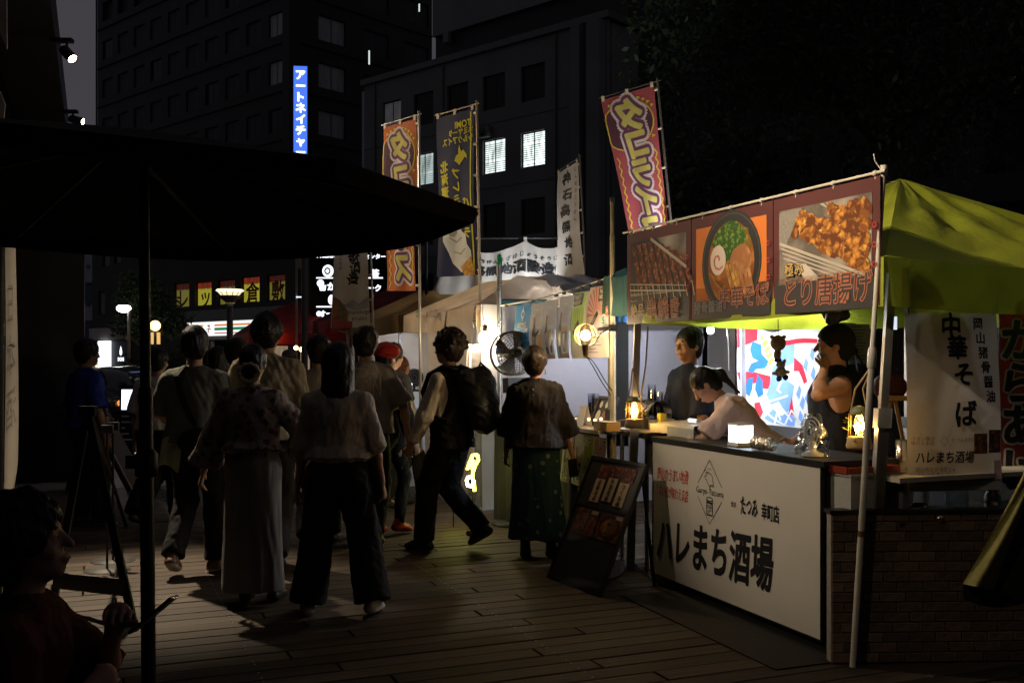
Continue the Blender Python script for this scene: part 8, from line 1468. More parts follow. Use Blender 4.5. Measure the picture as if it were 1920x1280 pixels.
# 1 woman in an oatmeal tee, walking away in wide black trousers
x, d = P_at(634, 6.15); p = Person('woman in an oversized oatmeal tee and wide black trousers walking away', x, d, 1.66, 4, feet=[(-0.20, 0.05, 0.0, -8), (0.22, -0.02, 0.02, 14)], hands=[(-0.27, 0.05, 0.78), (0.29, 0.06, 0.78)], fem=True)
p.top(cW, loose=0.034, hem=0.08, slv=1.05, sl_r=0.076, sl_end=0.084, flare=0.012, seed=4, amp=0.008, name='tee'); p.trousers(cBk, w=(0.112, 0.108, 0.118), cuff=0.01, seed=5); p.shoes(sW, soleW); p.hair('bob', hBk, 5, vol=0.012, length=0.10)
# 2 woman with a bun, floral wrap top and long grey skirt
x, d = P_at(474, 6.45); p = Person('woman with a bun in a floral wrap top and long grey skirt', x, d, 1.66, 2, feet=[(-0.05, 0.02, 0.02, -4), (0.13, 0.10, 0.0, 5)], hands=[(-0.36, 0.10, 0.86), (0.30, 0.20, 0.96)], fem=True, elbow=[(-1, -0.6, 0), (1, -0.6, 0)])
p.top(fl_m, loose=0.035, hem=0.10, slv=1.75, sl_r=0.080, sl_end=0.125, seed=7, amp=0.009, name='wrap_top'); p.skirt(cGy, hem=0.10, r0=0.16, r1=0.205, folds=0.010, seed=8, sq=0.75, top=0.16); p.shoes(sB, soleB); p.hair('bun', hBk, 6, name='hair')
m = MB(); c = [p.w(tuple(p.headc+p.HM@np.array([math.cos(a)*0.066, -0.135+0.006*math.sin(a*9), -0.062+math.sin(a)*0.058]))) for a in [6.2832*i/28 for i in range(29)]]; m.path(c, [0.014+0.004*math.sin(i*2.3) for i in range(29)], cloth('scrunchie', (0.52, 0.46, 0.30)), 8, False); m.build('scrunchie', p.th)
# 3 man in a sage tee with a black sling bag
x, d = P_at(366, 7.35); p = Person('man in a sage green tee with a black sling bag beside the umbrella pole', x, d, 1.80, -3, feet=[(-0.10, -0.16, 0.07, -10), (0.10, 0.12, 0.0, 6)], hands=[(-0.16, 0.24, 1.0), (0.28, 0.05, 0.82)], head=(10, -4), elbow=[(-1, -0.4, 0), (0.6, -1, 0)])
p.top(cGr, loose=0.035, hem=0.0, slv=0.95, sl_r=0.085, flare=0.015, seed=9, name='tee'); p.trousers(cBk, w=(0.10, 0.082, 0.078), seed=10); p.shoes(sBr, soleW); p.hair('short', hBk, 7, vol=0.010)
strap(p, [(-0.05, -0.06, p.pz+0.545), (-0.08, -0.135, p.pz+0.47), (-0.05, -0.15, p.pz+0.36), (0.0, -0.155, p.pz+0.24), (0.06, -0.16, p.pz+0.12), (0.12, -0.15, p.pz+0.04)], 0.045, cBk2)
bagp = p.w((0.10, -0.20, p.pz+0.02)); F_ = Sdf((-0.2, -0.14, -0.16), (0.2, 0.14, 0.16), 0.01); F_.ell((0, 0, 0), (0.15, 0.07, 0.105), 0); V, Q = F_.mesh(); me = np_mesh('sling_bag', V, Q, [cBk2]); o = link_mesh('sling_bag', me, None, bagp); tag(o, 'black sling bag worn low on the back of the sage tee', 'bag')
m = MB(); q0 = p.w((-0.18, -0.12, p.pz-0.02)); m.grid(lambda u, v: q0+Vector((0.15*u-0.03*v, -0.03-0.02*math.sin(u*7), 0.05-0.20*v+0.03*math.sin(u*5))), 8, 8, cloth('pale_green', (0.36, 0.40, 0.28))); o = m.build('cloth_bag'); tag(o, 'pale green cloth hanging by the hip of the man with the sling bag', 'cloth')
# 4 person in a printed white tee partly behind the umbrella pole
x, d = P_at(296, 9.6); p = Person('person in a white tee with dark back print, half hidden by the umbrella pole', x, d, 1.70, -12, feet=walkR, hands=[(-0.27, 0.02, 0.78), (0.26, 0.1, 0.80)], res=0.01); p.top(cWh, loose=0.035, hem=0.02, slv=0.95, sl_r=0.09, flare=0.02, seed=12, name='tee'); p.trousers(cBk, w=(0.12, 0.12, 0.11), seed=13); p.shoes(sB, soleB); p.hair('short', hBk, 8, vol=0.006)
fb_ = Fr(p.w((-0.12, -0.155, p.pz+0.30)), p.w((1, 0, 0))-p.w((0, 0, 0)), UP); m = MB(); m.text('Rise', 0.11, 0.03, 0.12, fb_, inkk, 0.02, bold=0.03); m.text('CLUB', 0.11, 0.13, 0.05, fb_, inkk, 0.02); m.build('back_print', p.th)
# 5 tall man in beige
x, d = P_at(500, 7.55); p = Person('very tall man in a loose beige tee standing before the store band', x, d, 1.93, 3, feet=walkL, hands=[(-0.26, 0.10, 0.80), (0.27, 0.04, 0.80)], head=(-8, 0), res=0.0095); p.top(cBe, loose=0.045, hem=-0.03, slv=1.05, sl_r=0.09, sl_end=0.10, flare=0.02, seed=14, amp=0.010, name='tee'); p.trousers(cCh, seed=15); p.shoes(sB, soleB); p.hair('short', hBk, 9, vol=0.016, amp=0.007)
# 6-8 heads deeper in the crowd
x, d = P_at(443, 9.1); p = Person('dark haired person beyond the bun woman, just left of the tall man', x, d, 1.77, 8, feet=walkR, res=0.011); p.top(cCh, seed=16, name='tee'); p.trousers(cBk, seed=17); p.shoes(sB, soleB); p.hair('short', hBk, 10, vol=0.014)
x, d = P_at(410, 11.2); p = Person('person in a dark tee far ahead in the crowd beside the sage tee', x, d, 1.72, 0, feet=walkL, res=0.012); p.top(cNv, seed=18, name='tee'); p.trousers(cBk, seed=19); p.shoes(sB, soleB); p.hair('bob', hBk, 11, vol=0.02)
x, d = P_at(386, 12.6); p = Person('man half turned between the sage tee and the lamp post', x, d, 1.72, 60, feet=walkR, res=0.013, skin=mat('skin_warm', (0.46, 0.25, 0.16), 0.55, 0.1)); p.top(cCh, seed=20, name='tee'); p.trousers(cBk, seed=21); p.shoes(sB, soleB); p.hair('short', hBk, 12)
# 9 person with a backpack strap behind the oatmeal tee
x, d = P_at(598, 8.4); p = Person('dark haired person in a stone tee with a backpack strap, behind the bobbed hair', x, d, 1.79, 10, feet=walkR, hands=[(-0.24, 0.16, 0.95), (0.26, 0.05, 0.82)], res=0.01); p.top(cSt, loose=0.03, slv=0.95, sl_r=0.085, seed=22, name='tee'); p.trousers(cBk, seed=23); p.shoes(sB, soleB); p.hair('short', hBk, 13, vol=0.010)
strap(p, [(-0.12, -0.02, p.pz+0.53), (-0.145, -0.12, p.pz+0.44), (-0.15, -0.15, p.pz+0.30), (-0.14, -0.15, p.pz+0.18)], 0.05, cBk2)
# 10 man in a tee with a large back print
x, d = P_at(686, 8.45); p = Person('man in a grey brown tee with an outlined back print', x, d, 1.83, -6, feet=[(-0.10, 0.12, 0.0, -4), (0.10, -0.12, 0.05, 6)], hands=[(-0.22, 0.20, 1.0), (0.33, 0.06, 0.88)], elbow=[(-0.6, -1, 0), (1, -0.8, 0)], res=0.0095, fat=1.04); p.top(cSt, loose=0.035, hem=-0.02, slv=0.95, sl_r=0.092, flare=0.015, seed=24, name='tee'); p.trousers(cBk, seed=25); p.shoes(sB, soleB); p.hair('short', hBk, 14, vol=0.014, amp=0.006)
fb_ = Fr(p.w((-0.16, -0.165, p.pz+0.20)), p.w((1, 0, 0))-p.w((0, 0, 0)), UP); m = MB(); lg = cloth('print_pale', (0.55, 0.52, 0.46)); m.text('UNION', 0.17, 0.17, 0.135, fb_, lg, 0.026, sy=1.7, sx=0.8); m.text('UNION', 0.17, 0.17, 0.135, fb_, cSt, 0.0285, sy=1.6, sx=0.74)
m.line([(0.02, 0.29), (0.20, 0.31), (0.32, 0.28)], 0.006, fb_, lg, 0.026); m.line([(0.08, 0.04), (0.30, 0.05)], 0.006, fb_, lg, 0.026); m.build('back_print', p.th)
# 11 person in a red knitted cap and red shoes
x, d = P_at(722, 9.0); p = Person('person in a red soft cap, black clothes and red shoes', x, d, 1.69, -30, feet=[(-0.10, 0.0, 0.0, -10), (0.10, 0.08, 0.03, 6)], fem=True, res=0.01, hands=[(-0.2, 0.2, 0.95), (0.25, 0.12, 0.85)]); p.top(cBk2, loose=0.03, slv=1.8, sl_r=0.065, sl_end=0.055, hem=-0.1, seed=26, name='jacket'); p.trousers(cBk, w=(0.085, 0.062, 0.052), seed=27); p.shoes(sR, mat('sole_red', (0.3, 0.05, 0.05), 0.5, 0.1)); p.hair('short', hBk, 15); p.hat(cloth('red_knit', (0.42, 0.03, 0.02), bump=0.6), 'beret', name='cap')
m = MB(); c = p.w((0, -0.02, p.pz+0.535)); m.lathe([(0.062, -0.02), (0.066, 0.02), (0.060, 0.035)], c, cWh, 18); m.build('collar', p.th)
bagp = p.w((0.12, -0.22, p.pz+0.05)); F_ = Sdf((-0.25, -0.2, -0.25), (0.25, 0.2, 0.25), 0.012); F_.ell((0, 0, 0), (0.17, 0.11, 0.2), 0); V, Q = F_.mesh(); V = V+vnormals(V, Q)*(0.008*wob(V, 4, 7))[:, None]; o = link_mesh('shoulder_bag', np_mesh('shoulder_bag', V, Q, [cBk2]), None, bagp); tag(o, 'slouchy black shoulder bag carried by the person in the red cap', 'bag')
# 12-13 people beyond the red cap
x, d = P_at(737, 10.6); p = Person('dark haired person just beyond the red cap', x, d, 1.76, -40, feet=walkL, res=0.012); p.top(cCh, seed=28, name='tee'); p.trousers(cBk, seed=29); p.shoes(sB, soleB); p.hair('short', hBr, 16, vol=0.01)
x, d = P_at(751, 11.4); p = Person('auburn haired woman in a white top turned towards the brown tent', x, d, 1.63, -55, feet=walkR, fem=True, res=0.011, face=True, skin=MATS['skin_warm']); p.top(cWh, loose=0.02, slv=1.5, seed=30, name='blouse'); p.trousers(cCh, seed=31); p.shoes(sB, soleB); p.hair('long', hAub, 17, length=0.08)
# 14 curly haired man with a backpack, striding across
x, d = P_at(848, 8.25); p = Person('curly haired man with a black backpack and ivory sleeves striding past the neon', x, d, 1.80, 62, feet=[(-0.10, 0.20, 0.0, -4), (0.10, -0.21, 0.10, 6)], hands=[(-0.22, 0.26, 0.80), (0.22, 0.10, 0.84)], lean=4, head=(0, -8), elbow=[(-0.7, -1, 0), (0.7, -1, 0)], pel=0.91, fat=1.02, res=0.009)
p.top(cIv, loose=0.012, hem=0.16, slv=1.93, sl_r=0.070, sl_end=0.052, seed=32, name='jumper', amp=0.007); p.trousers(cBk, w=(0.105, 0.09, 0.082), seed=33); p.shoes(sB, soleG, high=0.02); p.hair('curly', hBr, 18, vol=0.022)
m = MB(); F_ = Sdf((-0.24, -0.24, -0.32), (0.24, 0.24, 0.32), 0.01); 
def vest(F_):
    pass
F_ = p.grid([p.up((0, 0, -0.06)), p.neck]+p.sh, 0.22); F_.ell(p.up((0, 0, 0.33)), (0.185, 0.150, 0.19), 0.05, p.T); F_.cone(p.up((0, 0, 0.36)), p.up((0, 0, -0.10)), 0.188, 0.205, 0.04, ax=p.T[:, 1], sq=0.82, flat='b')
for i in range(2): F_.cone(p.up((0, -0.008, 0.46)), p.sh[i]*0.75+p.up((0, 0, 0.44))*0.25, 0.095, 0.075, 0.04)
for i in range(2): F_.ell(p.sh[i]+p.T@np.array([(-1, 1)[i]*0.035, 0, -0.10]), (0.062, 0.125, 0.20), 0.02, p.T, op='s')
p.emit('vest', F_, [cBk2], None, 0.007, 7, 35)
bc = p.w(tuple(p.up((0.03, -0.26, 0.26)))); F_ = Sdf((-0.3, -0.3, -0.36), (0.3, 0.3, 0.36), 0.01); F_.ell((0, 0, 0.02), (0.165, 0.13, 0.26), 0.03); F_.ell((0, -0.05, -0.12), (0.15, 0.11, 0.14), 0.05); F_.cone((-0.10, 0.05, 0.16), (0.10, 0.05, 0.16), 0.10, 0.10, 0.05); V, Q = F_.mesh(); V = V+vnormals(V, Q)*(0.010*wob(V, 14, 6))[:, None]; V = V@p.M.T
bp_ = thing('backpack', 'big soft black backpack carried by the curly haired man', 'backpack', bc); o = link_mesh('bag', np_mesh('bag', V, Q, [cloth('backpack_nylon', (0.016, 0.018, 0.020), rough=0.6, spec=0.35)]), bp_, bc)
for sg in (-1, 1):
    m = MB(); P = [p.w(tuple(p.up(q))) for q in ((sg*0.11, -0.15, 0.50), (sg*0.13, -0.04, 0.545), (sg*0.135, 0.10, 0.49), (sg*0.14, 0.16, 0.36), (sg*0.17, 0.10, 0.18), (sg*0.18, -0.08, 0.12))]; m.path(P, 0.022, cBk2, 6); m.build('strap', bp_)
m = MB(); m.path([bc+Vector((-0.02, 0, 0.26)), bc+Vector((0, 0, 0.31)), bc+Vector((0.04, -0.02, 0.27))], 0.010, cBk2, 6); m.build('handle', bp_)
# 15 short haired woman in a black tunic and dotted teal skirt
x, d = P_at(1004, 8.0); p = Person('short haired woman in a black tunic and dotted teal skirt at the beer stall', x, d, 1.655, -8, feet=[(-0.08, -0.05, 0.0, -6), (0.13, 0.02, 0.0, 8)], hands=[(-0.27, 0.12, 0.84), (0.30, 0.10, 0.84)], fem=True, head=(-14, -6), fat=1.08, res=0.009)
p.top(cloth('tunic_black', (0.020, 0.017, 0.017)), loose=0.055, hem=-0.02, slv=1.35, sl_r=0.095, sl_end=0.11, flare=0.02, seed=36, amp=0.010, name='tunic'); p.skirt(cTl, hem=0.16, r0=0.165, r1=0.25, folds=0.014, seed=37, sq=0.8, off=(0.02, 0)); p.shoes(sB, soleB, high=0.05); p.hair('short', hBr, 19, vol=0.014)
m = MB(); q = p.w(tuple(p.headc+p.HM@np.array([0.088, -0.015, -0.055]))); m.tube(q, q-UP*0.03, 0.003, steel, n=6); m.ball(q-UP*0.032, 0.006, steel, 8); m.build('earring', p.th)
for k in range(3): m = MB(); m.ball(p.w((0.0, -0.176+0.012*k, p.pz+0.47-0.05*k)), 0.008, mat('button_grey', (0.2, 0.2, 0.2), 0.3, 0.1), 8); m.build('button', p.th)
hw_ = p.w(tuple(p.wr[1])); m = MB(); m.box(hw_+Vector((0.01, -0.03, -0.12)), 0.075, 0.012, 0.15, mat('phone_black', (0.01, 0.01, 0.012), 0.2, 0.1), (1, 0.3, 0.1)); o = m.build('smartphone'); tag(o, 'dark smartphone held down by the short haired woman', 'phone')
# 16 stall man in a navy tee
x, d = P_at(1291, 7.75); p = Person('stall man in a navy tee standing behind the white cooler', x, d, 1.80, 112, feet=[(-0.12, 0, 0, -8), (0.12, 0, 0, 8)], hands=[(-0.24, 0.12, 0.86), (0.27, 0.06, 0.84)], face=True, head=(12, -4), res=0.0085); p.top(cNv, loose=0.028, hem=-0.03, slv=0.95, sl_r=0.085, seed=40, name='tee'); p.trousers(cBk, seed=41); p.shoes(sB, soleB); p.hair('short', hBk, 20, vol=0.008)
# 17 stall woman leaning over the counter
x, d = P_at(1438, 7.02); p = Person('stall woman with a ponytail leaning over the counter in a pale pink tee', x, d, 1.66, 78, feet=[(-0.12, -0.05, 0, -6), (0.12, 0.05, 0, 6)], hands=[(-0.13, 0.66, 1.03), (0.10, 0.60, 1.04)], lean=38, face=True, head=(0, 6), fem=True, elbow=[(-0.9, -0.3, -0.6), (0.9, -0.3, -0.6)], res=0.008, curl=0.7, skin=mat('skin_fair', (0.42, 0.24, 0.165), 0.5, 0.08, 14, 0.06, 90, sss=0.12)); p.top(cPk, loose=0.03, hem=0.02, slv=0.95, sl_r=0.085, seed=42, name='tee', amp=0.008); p.trousers(cCh, seed=43); p.shoes(sB, soleB); p.hair('pony', hBk, 21)
fb_ = Fr(p.w(tuple(p.up((-0.20, 0.10, 0.13)))), (Vector((p.M@np.array([0.15, 1, 0])).tolist())*-1.0), UP)
m = MB(); sgn = p.M@p.T; rgt = Vector((sgn@np.array([-1.0, 0, 0])).tolist()); upv = Vector((sgn@np.array([0, 0, 1.0])).tolist()); fr_t = Fr(p.w(tuple(p.up((0.12, 0.165, 0.16)))), rgt, upv); m.rect(0.0, 0.05, 0.22, 0.16, fr_t, cloth('print_grey_pale', (0.40, 0.36, 0.36)), 0.012); m.rect(0.03, 0.0, 0.24, 0.06, fr_t, cloth('print_charcoal', (0.10, 0.09, 0.10)), 0.013); m.build('chest_print', p.th)
# 18 stall man in a headscarf resting his cheek on his hand
x, d = P_at(1566, 6.35); p = Person('stall man in a black headscarf and sleeveless top holding his hand to his cheek', x, d, 1.78, 82, feet=[(-0.13, 0, 0, -8), (0.13, 0, 0, 8)], hands=[(-0.20, 0.10, 1.47), (0.22, 0.22, 1.0)], elbow=[(-0.6, -0.2, -1), (0.8, -1, 0)], face=True, head=(-4, -2), fat=1.16, res=0.008, curl=0.45, palm=((0.9, 0.1, 0.2), None), skin=mat('skin_tan', (0.40, 0.22, 0.145), 0.55, 0.1, 14, 0.08, 90, sss=0.1)); p.top(cloth('black_tank', (0.011, 0.012, 0.016)), loose=0.02, hem=-0.06, sleeveless=True, seed=44, name='tank_top'); p.trousers(cBk, seed=45); p.shoes(sB, soleB); p.hat(cloth('headscarf', (0.012, 0.012, 0.014)), 'bandana', name='headscarf')
m = MB(); cn = p.w(tuple(p.neck+np.array([0, 0, -0.005]))); m.path([cn+Vector((0.085*math.cos(a), 0.085*math.sin(a), 0.012*math.sin(a*2)-0.004)) for a in [6.2832*i/24 for i in range(25)]], 0.009, cloth('neck_towel', (0.40, 0.38, 0.34)), 6, False); m.build('neck_towel', p.th)
# 19 seated man with a phone near the camera
sx0 = -1.50; sy0 = 2.82
p = Person('seated man in a dark red tee looking down at the phone in his hand', sx0, sy0, 1.74, -78, feet=[(-0.12, 0.46, 0.0, -6), (0.12, 0.42, 0.0, 6)], hands=[(-0.08, 0.36, 0.77), (0.05, 0.30, 0.62)], seat=0.38, lean=18, head=(0, -32), face=True, elbow=[(-0.8, -0.5, -0.8), (0.8, -0.5, -0.8)], res=0.0075, curl=0.75); p.top(cRd, loose=0.03, hem=-0.04, slv=0.98, sl_r=0.088, seed=46, name='tee'); p.trousers(cDn, w=(0.095, 0.075, 0.068), seed=47); p.shoes(sB, soleB); p.hair('short', hBk, 23, vol=0.022, amp=0.009)
hw_ = p.w(tuple(p.wr[0]+np.array([0.0, 0.11, 0.035]))); dph = Vector((p.M@np.array([0.05, 0.75, 0.62])).tolist()).normalized(); m = MB(); sd3 = dph.cross(Vector((0, -1, 0.1))).normalized(); m.box(hw_, 0.009, 0.155, 0.075, MATS['phone_black'], sd3, dph); o = m.build('smartphone'); tag(o, 'black smartphone held up by the seated man', 'phone')
t = thing('chair', 'black deck chair carrying the seated man', 'chair', (sx0, sy0, 0)); m = MB(); sd4 = Vector((p.M@np.array([1, 0, 0])).tolist()); fw4 = Vector((p.M@np.array([0, 1, 0])).tolist()); c = Vector((sx0, sy0, 0)); m.box(c+fw4*0.05+UP*0.30, 0.46, 0.44, 0.04, pol, sd4, fw4); m.build('seat', t); m = MB(); m.box(c-fw4*0.22+UP*0.60, 0.44, 0.03, 0.42, pol, sd4, fw4); m.build('backrest', t)
for i in (-1, 1):
    for j in (-0.17, 0.25): m = MB(); m.tube(c+sd4*0.2*i+fw4*j, c+sd4*0.2*i+fw4*j+UP*0.285, 0.014, pol, n=8); m.build('leg', t)
# 20 man in a blue tee by the black pillar
x, d = P_at(162, 9.5); p = Person('man in a blue tee standing in shade by the black pillar', x, d, 1.75, -40, feet=[(-0.11, 0, 0, -8), (0.11, 0.06, 0, 8)], hands=[(-0.2, 0.22, 1.0), (0.26, 0.05, 0.84)], res=0.0105, face=True); p.top(cBl, loose=0.035, hem=-0.02, slv=0.95, sl_r=0.09, seed=48, name='tee'); p.trousers(cCh, seed=49); p.shoes(sB, soleW); p.hair('short', hBk, 24, vol=0.01)
# 21 far walker with a striped knitted hat under the red canopy
x, d = P_at(540, 17.5); p = Person('distant person in a striped knitted hat under the red canopy', x, d, 1.74, 5, feet=walkL, res=0.014); p.top(cCh, seed=50, name='coat', slv=1.9, sl_end=0.06); p.trousers(cBk, seed=51); p.shoes(sB, soleB); p.hair('short', hBk, 25); p.hat(cloth('striped_knit', (0.16, 0.13, 0.11), var=0.8, scale=30, stretch=(0.1, 0.1, 3)), 'beret', name='knit_hat')
# ================================================================== BOARDS AND STANDS ON THE LEFT
blk = pol
def easel(label, cat, a0, a1, top, w, legs_from=None):
    pass
# tall black easel
t = thing('easel', 'tall black wooden easel with a lower shelf board near the umbrella pole', 'easel', gnd(185, 1130)); e1, e2, e3 = gnd(250, 1168), gnd(100, 1128), gnd(236, 985); tp = at(165, 770, 6.35); mm_ = mat('easel_black', (0.010, 0.0095, 0.009), 0.45, 0.2, 12)
for e_ in (e1, e2):
    m = MB(); d_ = (tp-e_); s_ = d_.normalized().cross(Vector((0, 1, 0))).normalized(); m.boxf(e_-s_*0.022-Vector((0, 0.014, 0)), s_*0.044, Vector((0, 0.028, 0)), d_, mm_); m.build('leg', t)
m = MB(); m.tube(e3+UP*0.0, tp+Vector((0, 0.05, -0.02)), 0.014, mm_, n=8); m.build('rear_leg', t); pA, pB2 = e2.lerp(tp, 0.10), e1.lerp(tp, 0.145); m = MB(); m.boxf(pA+Vector((0, -0.03, -0.02)), pB2-pA, Vector((0, -0.02, 0)), UP*0.10, mm_); m.build('shelf', t); m = MB(); m.box(tp, 0.10, 0.05, 0.06, mm_); m.build('head', t)
# folded sign boards leaning beyond it
t = thing('a_frame_sign', 'black a-frame sign board seen from its edge behind the easel', 'sign', gnd(240, 862)); ya = 12.0; a_, b_ = at(165, 765, ya), Vector((xat(246, ya), ya, 0)); m = MB(); d_ = b_-a_; s_ = d_.normalized().cross(Vector((0, 1, 0))).normalized(); m.boxf(a_-s_*0.05, s_*0.05, Vector((0, 0.55, 0)), d_, mm_); m.build('panel', t); m = MB(); m.boxf(a_-s_*0.0, s_*0.02, Vector((0, 0.02, 0)), d_, mat('edge_steel', (0.5, 0.47, 0.42), 0.35, 0.1, metal=0.8)); m.build('edge_strip', t); m = MB(); c_ = Vector((xat(128, ya), ya, 0)); d_ = c_-a_; s_ = d_.normalized().cross(Vector((0, 1, 0))).normalized(); m.boxf(a_, s_*-0.04, Vector((0, 0.55, 0)), d_, mm_); m.build('panel', t)
t = thing('lit_menu_stand', 'leaning menu stand with a brightly lit white top beside the car', 'menu stand', Vector((xat(228, 13.4), 13.4, 0))); ym = 13.4; fm_ = Fr(Vector((xat(222, ym), ym, 0.0)), (1, 0.0, 0), (Vector((xat(205, ym)-xat(222, ym), 0.35, zat(716, ym)))).normalized()); m = MB(); m.boxf(fm_(0, 0.05, -0.03), fm_.r*0.24, fm_.u*1.2, fm_.n*0.03, mm_); m.build('board', t); m = MB(); m.rect(0.03, 0.92, 0.21, 1.2, fm_, glow('menu_glow', (0.8, 0.9, 1), 2.0), 0.004); m.build('lit_top', t); m = MB()
for k in range(9): m.rect(0.035, 0.18+0.08*k, 0.035+0.05*((k*5) % 3+1), 0.20+0.08*k, fm_, mat('menu_chalk', (0.5, 0.55, 0.6), 0.7, 0.1), 0.004)
m.rect(0.215, 0.1, 0.235, 1.15, fm_, glow('menu_edge', (0.7, 0.85, 1), 0.7), 0.004); m.build('lettering', t); m = MB(); m.tube(fm_(0.12, 1.1, -0.03), Vector((xat(215, ym), ym+0.5, 0)), 0.012, mm_); m.build('rear_leg', t)
# two slim pole stands on round bases
for px, py, dz, lab in ((201, 1068, 0.0, 'slim pole stand on a round base, nearer of the pair by the easel'), (212, 1051, 0.05, 'slim pole stand on a round base, just behind its twin')):
    b = gnd(px, py); t = thing('pole_stand', lab, 'stand', b); m = MB(); m.lathe([(0.001, 0.012), (0.16, 0.010), (0.165, 0.0)], b, mat('base_plate_grey', (0.04, 0.038, 0.036), 0.6, 0.2, 9), 26); m.build('base', t); m = MB(); m.tube(b, b+UP*1.02, 0.009, mm_, n=8); m.build('pole', t); m = MB(); m.box(b+UP*1.04, 0.09, 0.03, 0.06, mm_); m.build('holder', t)
# beer box between tents: dim stool behind the red cap
# ================================================================== CAR, HEDGE, TREES
Yc_ = 22.5; cx_ = xat(222, Yc_); t = thing('parked_car', 'dark parked car with light on its windscreen beyond the blue tee', 'car', (cx_, Yc_, 0)); body_m = mat('car_paint', (0.02, 0.022, 0.026), 0.2, 0.1, 3, spec=0.7); gl_m = mat('car_glass', (0.03, 0.04, 0.05), 0.08, 0.1, 3, spec=0.9)
F_ = Sdf((-1.0, -2.3, 0.15), (1.0, 2.3, 1.6), 0.05); F_.cone((0, -1.85, 0.62), (0, 1.85, 0.66), 0.80, 0.80, 0.1, ax=(0, 0, 1), sq=0.40); F_.cone((0, -0.55, 1.0), (0, 1.15, 1.02), 0.66, 0.66, 0.16, ax=(0, 0, 1), sq=0.62)
for sx2 in (-0.78, 0.78):
    for sy2 in (-1.35, 1.35): F_.ell((sx2, sy2, 0.32), (0.2, 0.38, 0.38), 0.02, op='s')
V, Q = F_.mesh(); V = relax(V, Q, 3); cz_ = lambda C: ((C[:, 2] > 1.0) & (C[:, 2] < 1.34) & ((np.abs(C[:, 0]) > 0.45) | (np.abs(C[:, 1]-0.3) > 0.95))).astype(int); o = link_mesh('body', np_mesh('body', V, Q, [body_m, gl_m], cz_(V[Q].mean(1))), t, (cx_, Yc_, 0))
for sx2 in (-0.74, 0.74):
    for sy2 in (-1.35, 1.35):
        c = Vector((cx_+sx2, Yc_+sy2, 0.31)); m = MB(); m.lathe([(0.2, -0.1), (0.3, -0.1), (0.31, -0.06), (0.31, 0.06), (0.3, 0.1), (0.2, 0.1)], c, mat('tyre', (0.012, 0.012, 0.012), 0.85, 0.1), 22, axis=(1, 0, 0)); m.build('tyre', t); m = MB(); m.lathe([(0.001, 0.08 if sx2 > 0 else -0.08), (0.2, 0.09 if sx2 > 0 else -0.09)], c, steel, 16, axis=(1, 0, 0)); m.build('rim', t)
for sx2 in (-0.55, 0.55): m = MB(); m.ball(Vector((cx_+sx2, Yc_-2.16, 0.70)), 0.11, mat('headlight', (0.6, 0.62, 0.66), 0.1, 0.05), 12, 1.3, 0.5, 0.7); m.build('headlight', t)
m = MB(); m.ball(Vector((cx_+0.80, Yc_-1.98, 0.68)), 0.06, glow('indicator_orange', (1, 0.3, 0.05), 1.2), 8); m.build('indicator', t)
for sx2 in (-0.28, 0.2): m = MB(); m.boxf(Vector((cx_+sx2, Yc_-0.95, 1.08)), Vector((0.16, 0, 0)), Vector((0, 0.17, 0.15)), Vector((0, -0.005, 0.01)), glow('windscreen_glint_glow', (0.85, 0.95, 0.9), 1.3)); m.build('windscreen_glint', t)  # glowing plates stand in for bright reflections on the windscreen
m = MB(); m.boxf(Vector((cx_-0.26, Yc_-2.27, 0.42)), Vector((0.52, 0, 0)), Vector((0, 0.02, 0)), UP*0.14, mat('plate_white', (0.5, 0.5, 0.5), 0.5, 0.05)); m.build('number_plate', t)
def foliage(c, rx2, ry2, rz2, n, size, seed, mm, clumps=10, drop=0.0):
    r = np.random.default_rng(seed); C = r.normal(size=(clumps, 3)); C /= np.linalg.norm(C, axis=1)[:, None]; C *= (r.random((clumps, 1))**0.5)*0.80; rad = 0.26+0.22*r.random(clumps); k = r.integers(0, clumps, n); q = r.normal(size=(n, 3)); q /= np.linalg.norm(q, axis=1)[:, None]; q *= (r.random((n, 1))**0.4)*rad[k][:, None]; P = (C[k]+q)*np.array([rx2, ry2, rz2]); P[:, 2] -= drop*np.abs(q[:, 2])
    d = r.normal(size=(n, 3)); d[:, 2] -= 0.5; d /= np.linalg.norm(d, axis=1)[:, None]; s_ = np.cross(d, r.normal(size=(n, 3))); s_ /= np.linalg.norm(s_, axis=1)[:, None]; L = size*(0.6+0.8*r.random((n, 1))); a = P; b = P+d*L*0.5+s_*L*0.22; cc = P+d*L; e = P+d*L*0.5-s_*L*0.22; V = np.stack([a, b, cc, e], 1).reshape(-1, 3)+np.array(c); Q = np.arange(4*n).reshape(-1, 4); return V, Q
leafm = mat('leaves_dark', (0.06, 0.10, 0.045), 0.45, 0.4, 0.9, trans=0.25, spec=0.5); bark = mat('bark', (0.06, 0.05, 0.04), 0.85, 0.3, 8, 0.6, 20)
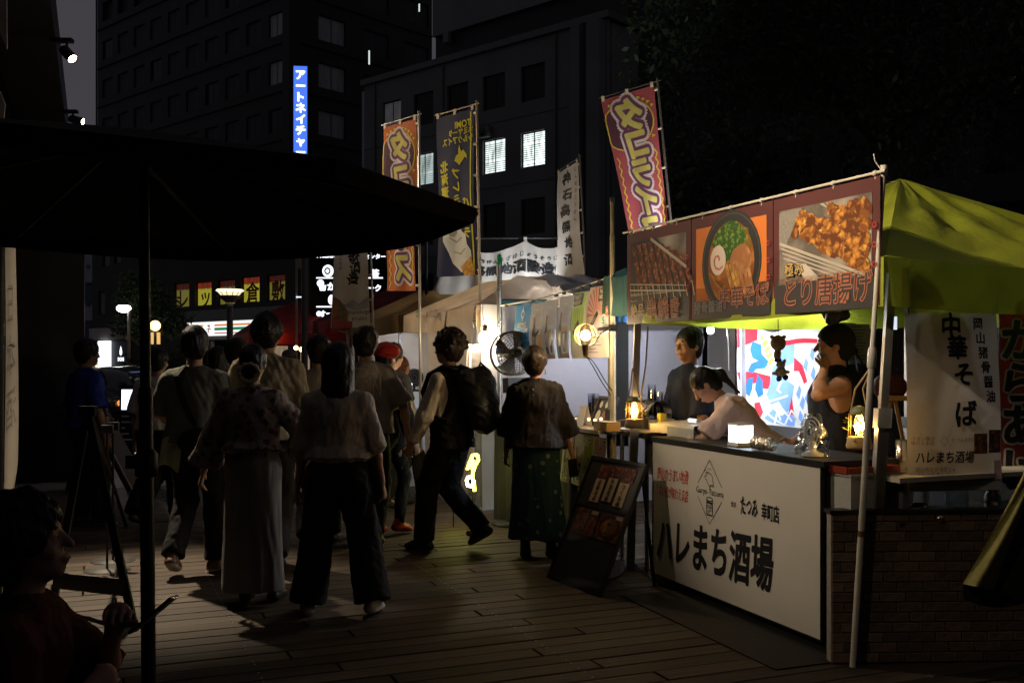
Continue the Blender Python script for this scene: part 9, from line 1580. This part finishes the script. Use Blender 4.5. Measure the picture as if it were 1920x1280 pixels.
def tree(label, x, y, h, r_, n, size, seed, cz2, rz2, clumps=14):
    t = thing('tree', label, 'tree', (x, y, 0)); rg = random.Random(seed); m = MB(); base = Vector((x, y, 0)); m.path([base, base+Vector((0.1, 0, h*0.2)), base+Vector((-0.05, 0.1, h*0.42)), base+Vector((0.1, 0, h*0.62))], [0.26, 0.2, 0.16, 0.09], bark, 10); m.build('trunk', t)
    for k in range(7):
        a = rg.uniform(0, 6.28); s0 = base+UP*h*rg.uniform(0.32, 0.55); e_ = s0+Vector((math.cos(a)*r_*0.75, math.sin(a)*r_*0.75, h*rg.uniform(0.1, 0.3))); m = MB(); m.path([s0, s0.lerp(e_, 0.5)+UP*0.25, e_], [0.09, 0.06, 0.02], bark, 7); m.build('limb', t)
    V, Q = foliage((0, 0, cz2), r_, r_*0.85, rz2, n, size, seed, leafm, clumps); link_mesh('crown', np_mesh('crown', V, Q, [leafm], None, False), t, (x, y, 0)); return t
tree('broad dark tree reaching over the lime canopy beside the rose flag', 6.4, 17.0, 10.5, 4.6, 34000, 0.13, 3, 7.6, 3.6, 26)
tree('tall black tree behind the lime canopy, towards the picture edge', 11.8, 19.5, 12.0, 5.2, 26000, 0.15, 5, 8.0, 4.4, 26)
tree('dark tree behind the food banner, lower than its neighbours', 4.4, 20.5, 7.0, 2.6, 9000, 0.18, 8, 4.6, 2.3, 16)
tree('dark street tree with white street lights glowing through it', xat(272, 37), 37.0, 5.6, 1.9, 9000, 0.16, 9, 3.6, 1.3, 18)
t = thing('hedge', 'dark clipped hedge along the street beyond the pole stands', 'hedge', (xat(275, 25), 25, 0)); V, Q = foliage((0, 0, 0.85), 2.4, 0.9, 1.05, 12000, 0.09, 12, leafm, 22); link_mesh('leaves', np_mesh('leaves', V, Q, [leafm], None, False), t, (xat(275, 25), 25, 0)); m = MB()
for k in range(6): m.tube(Vector((xat(275, 25)-1.8+0.7*k, 25, 0)), Vector((xat(275, 25)-1.8+0.7*k, 25, 0.7)), 0.02, bark, n=6)
m.build('stems', t, kind='stuff')
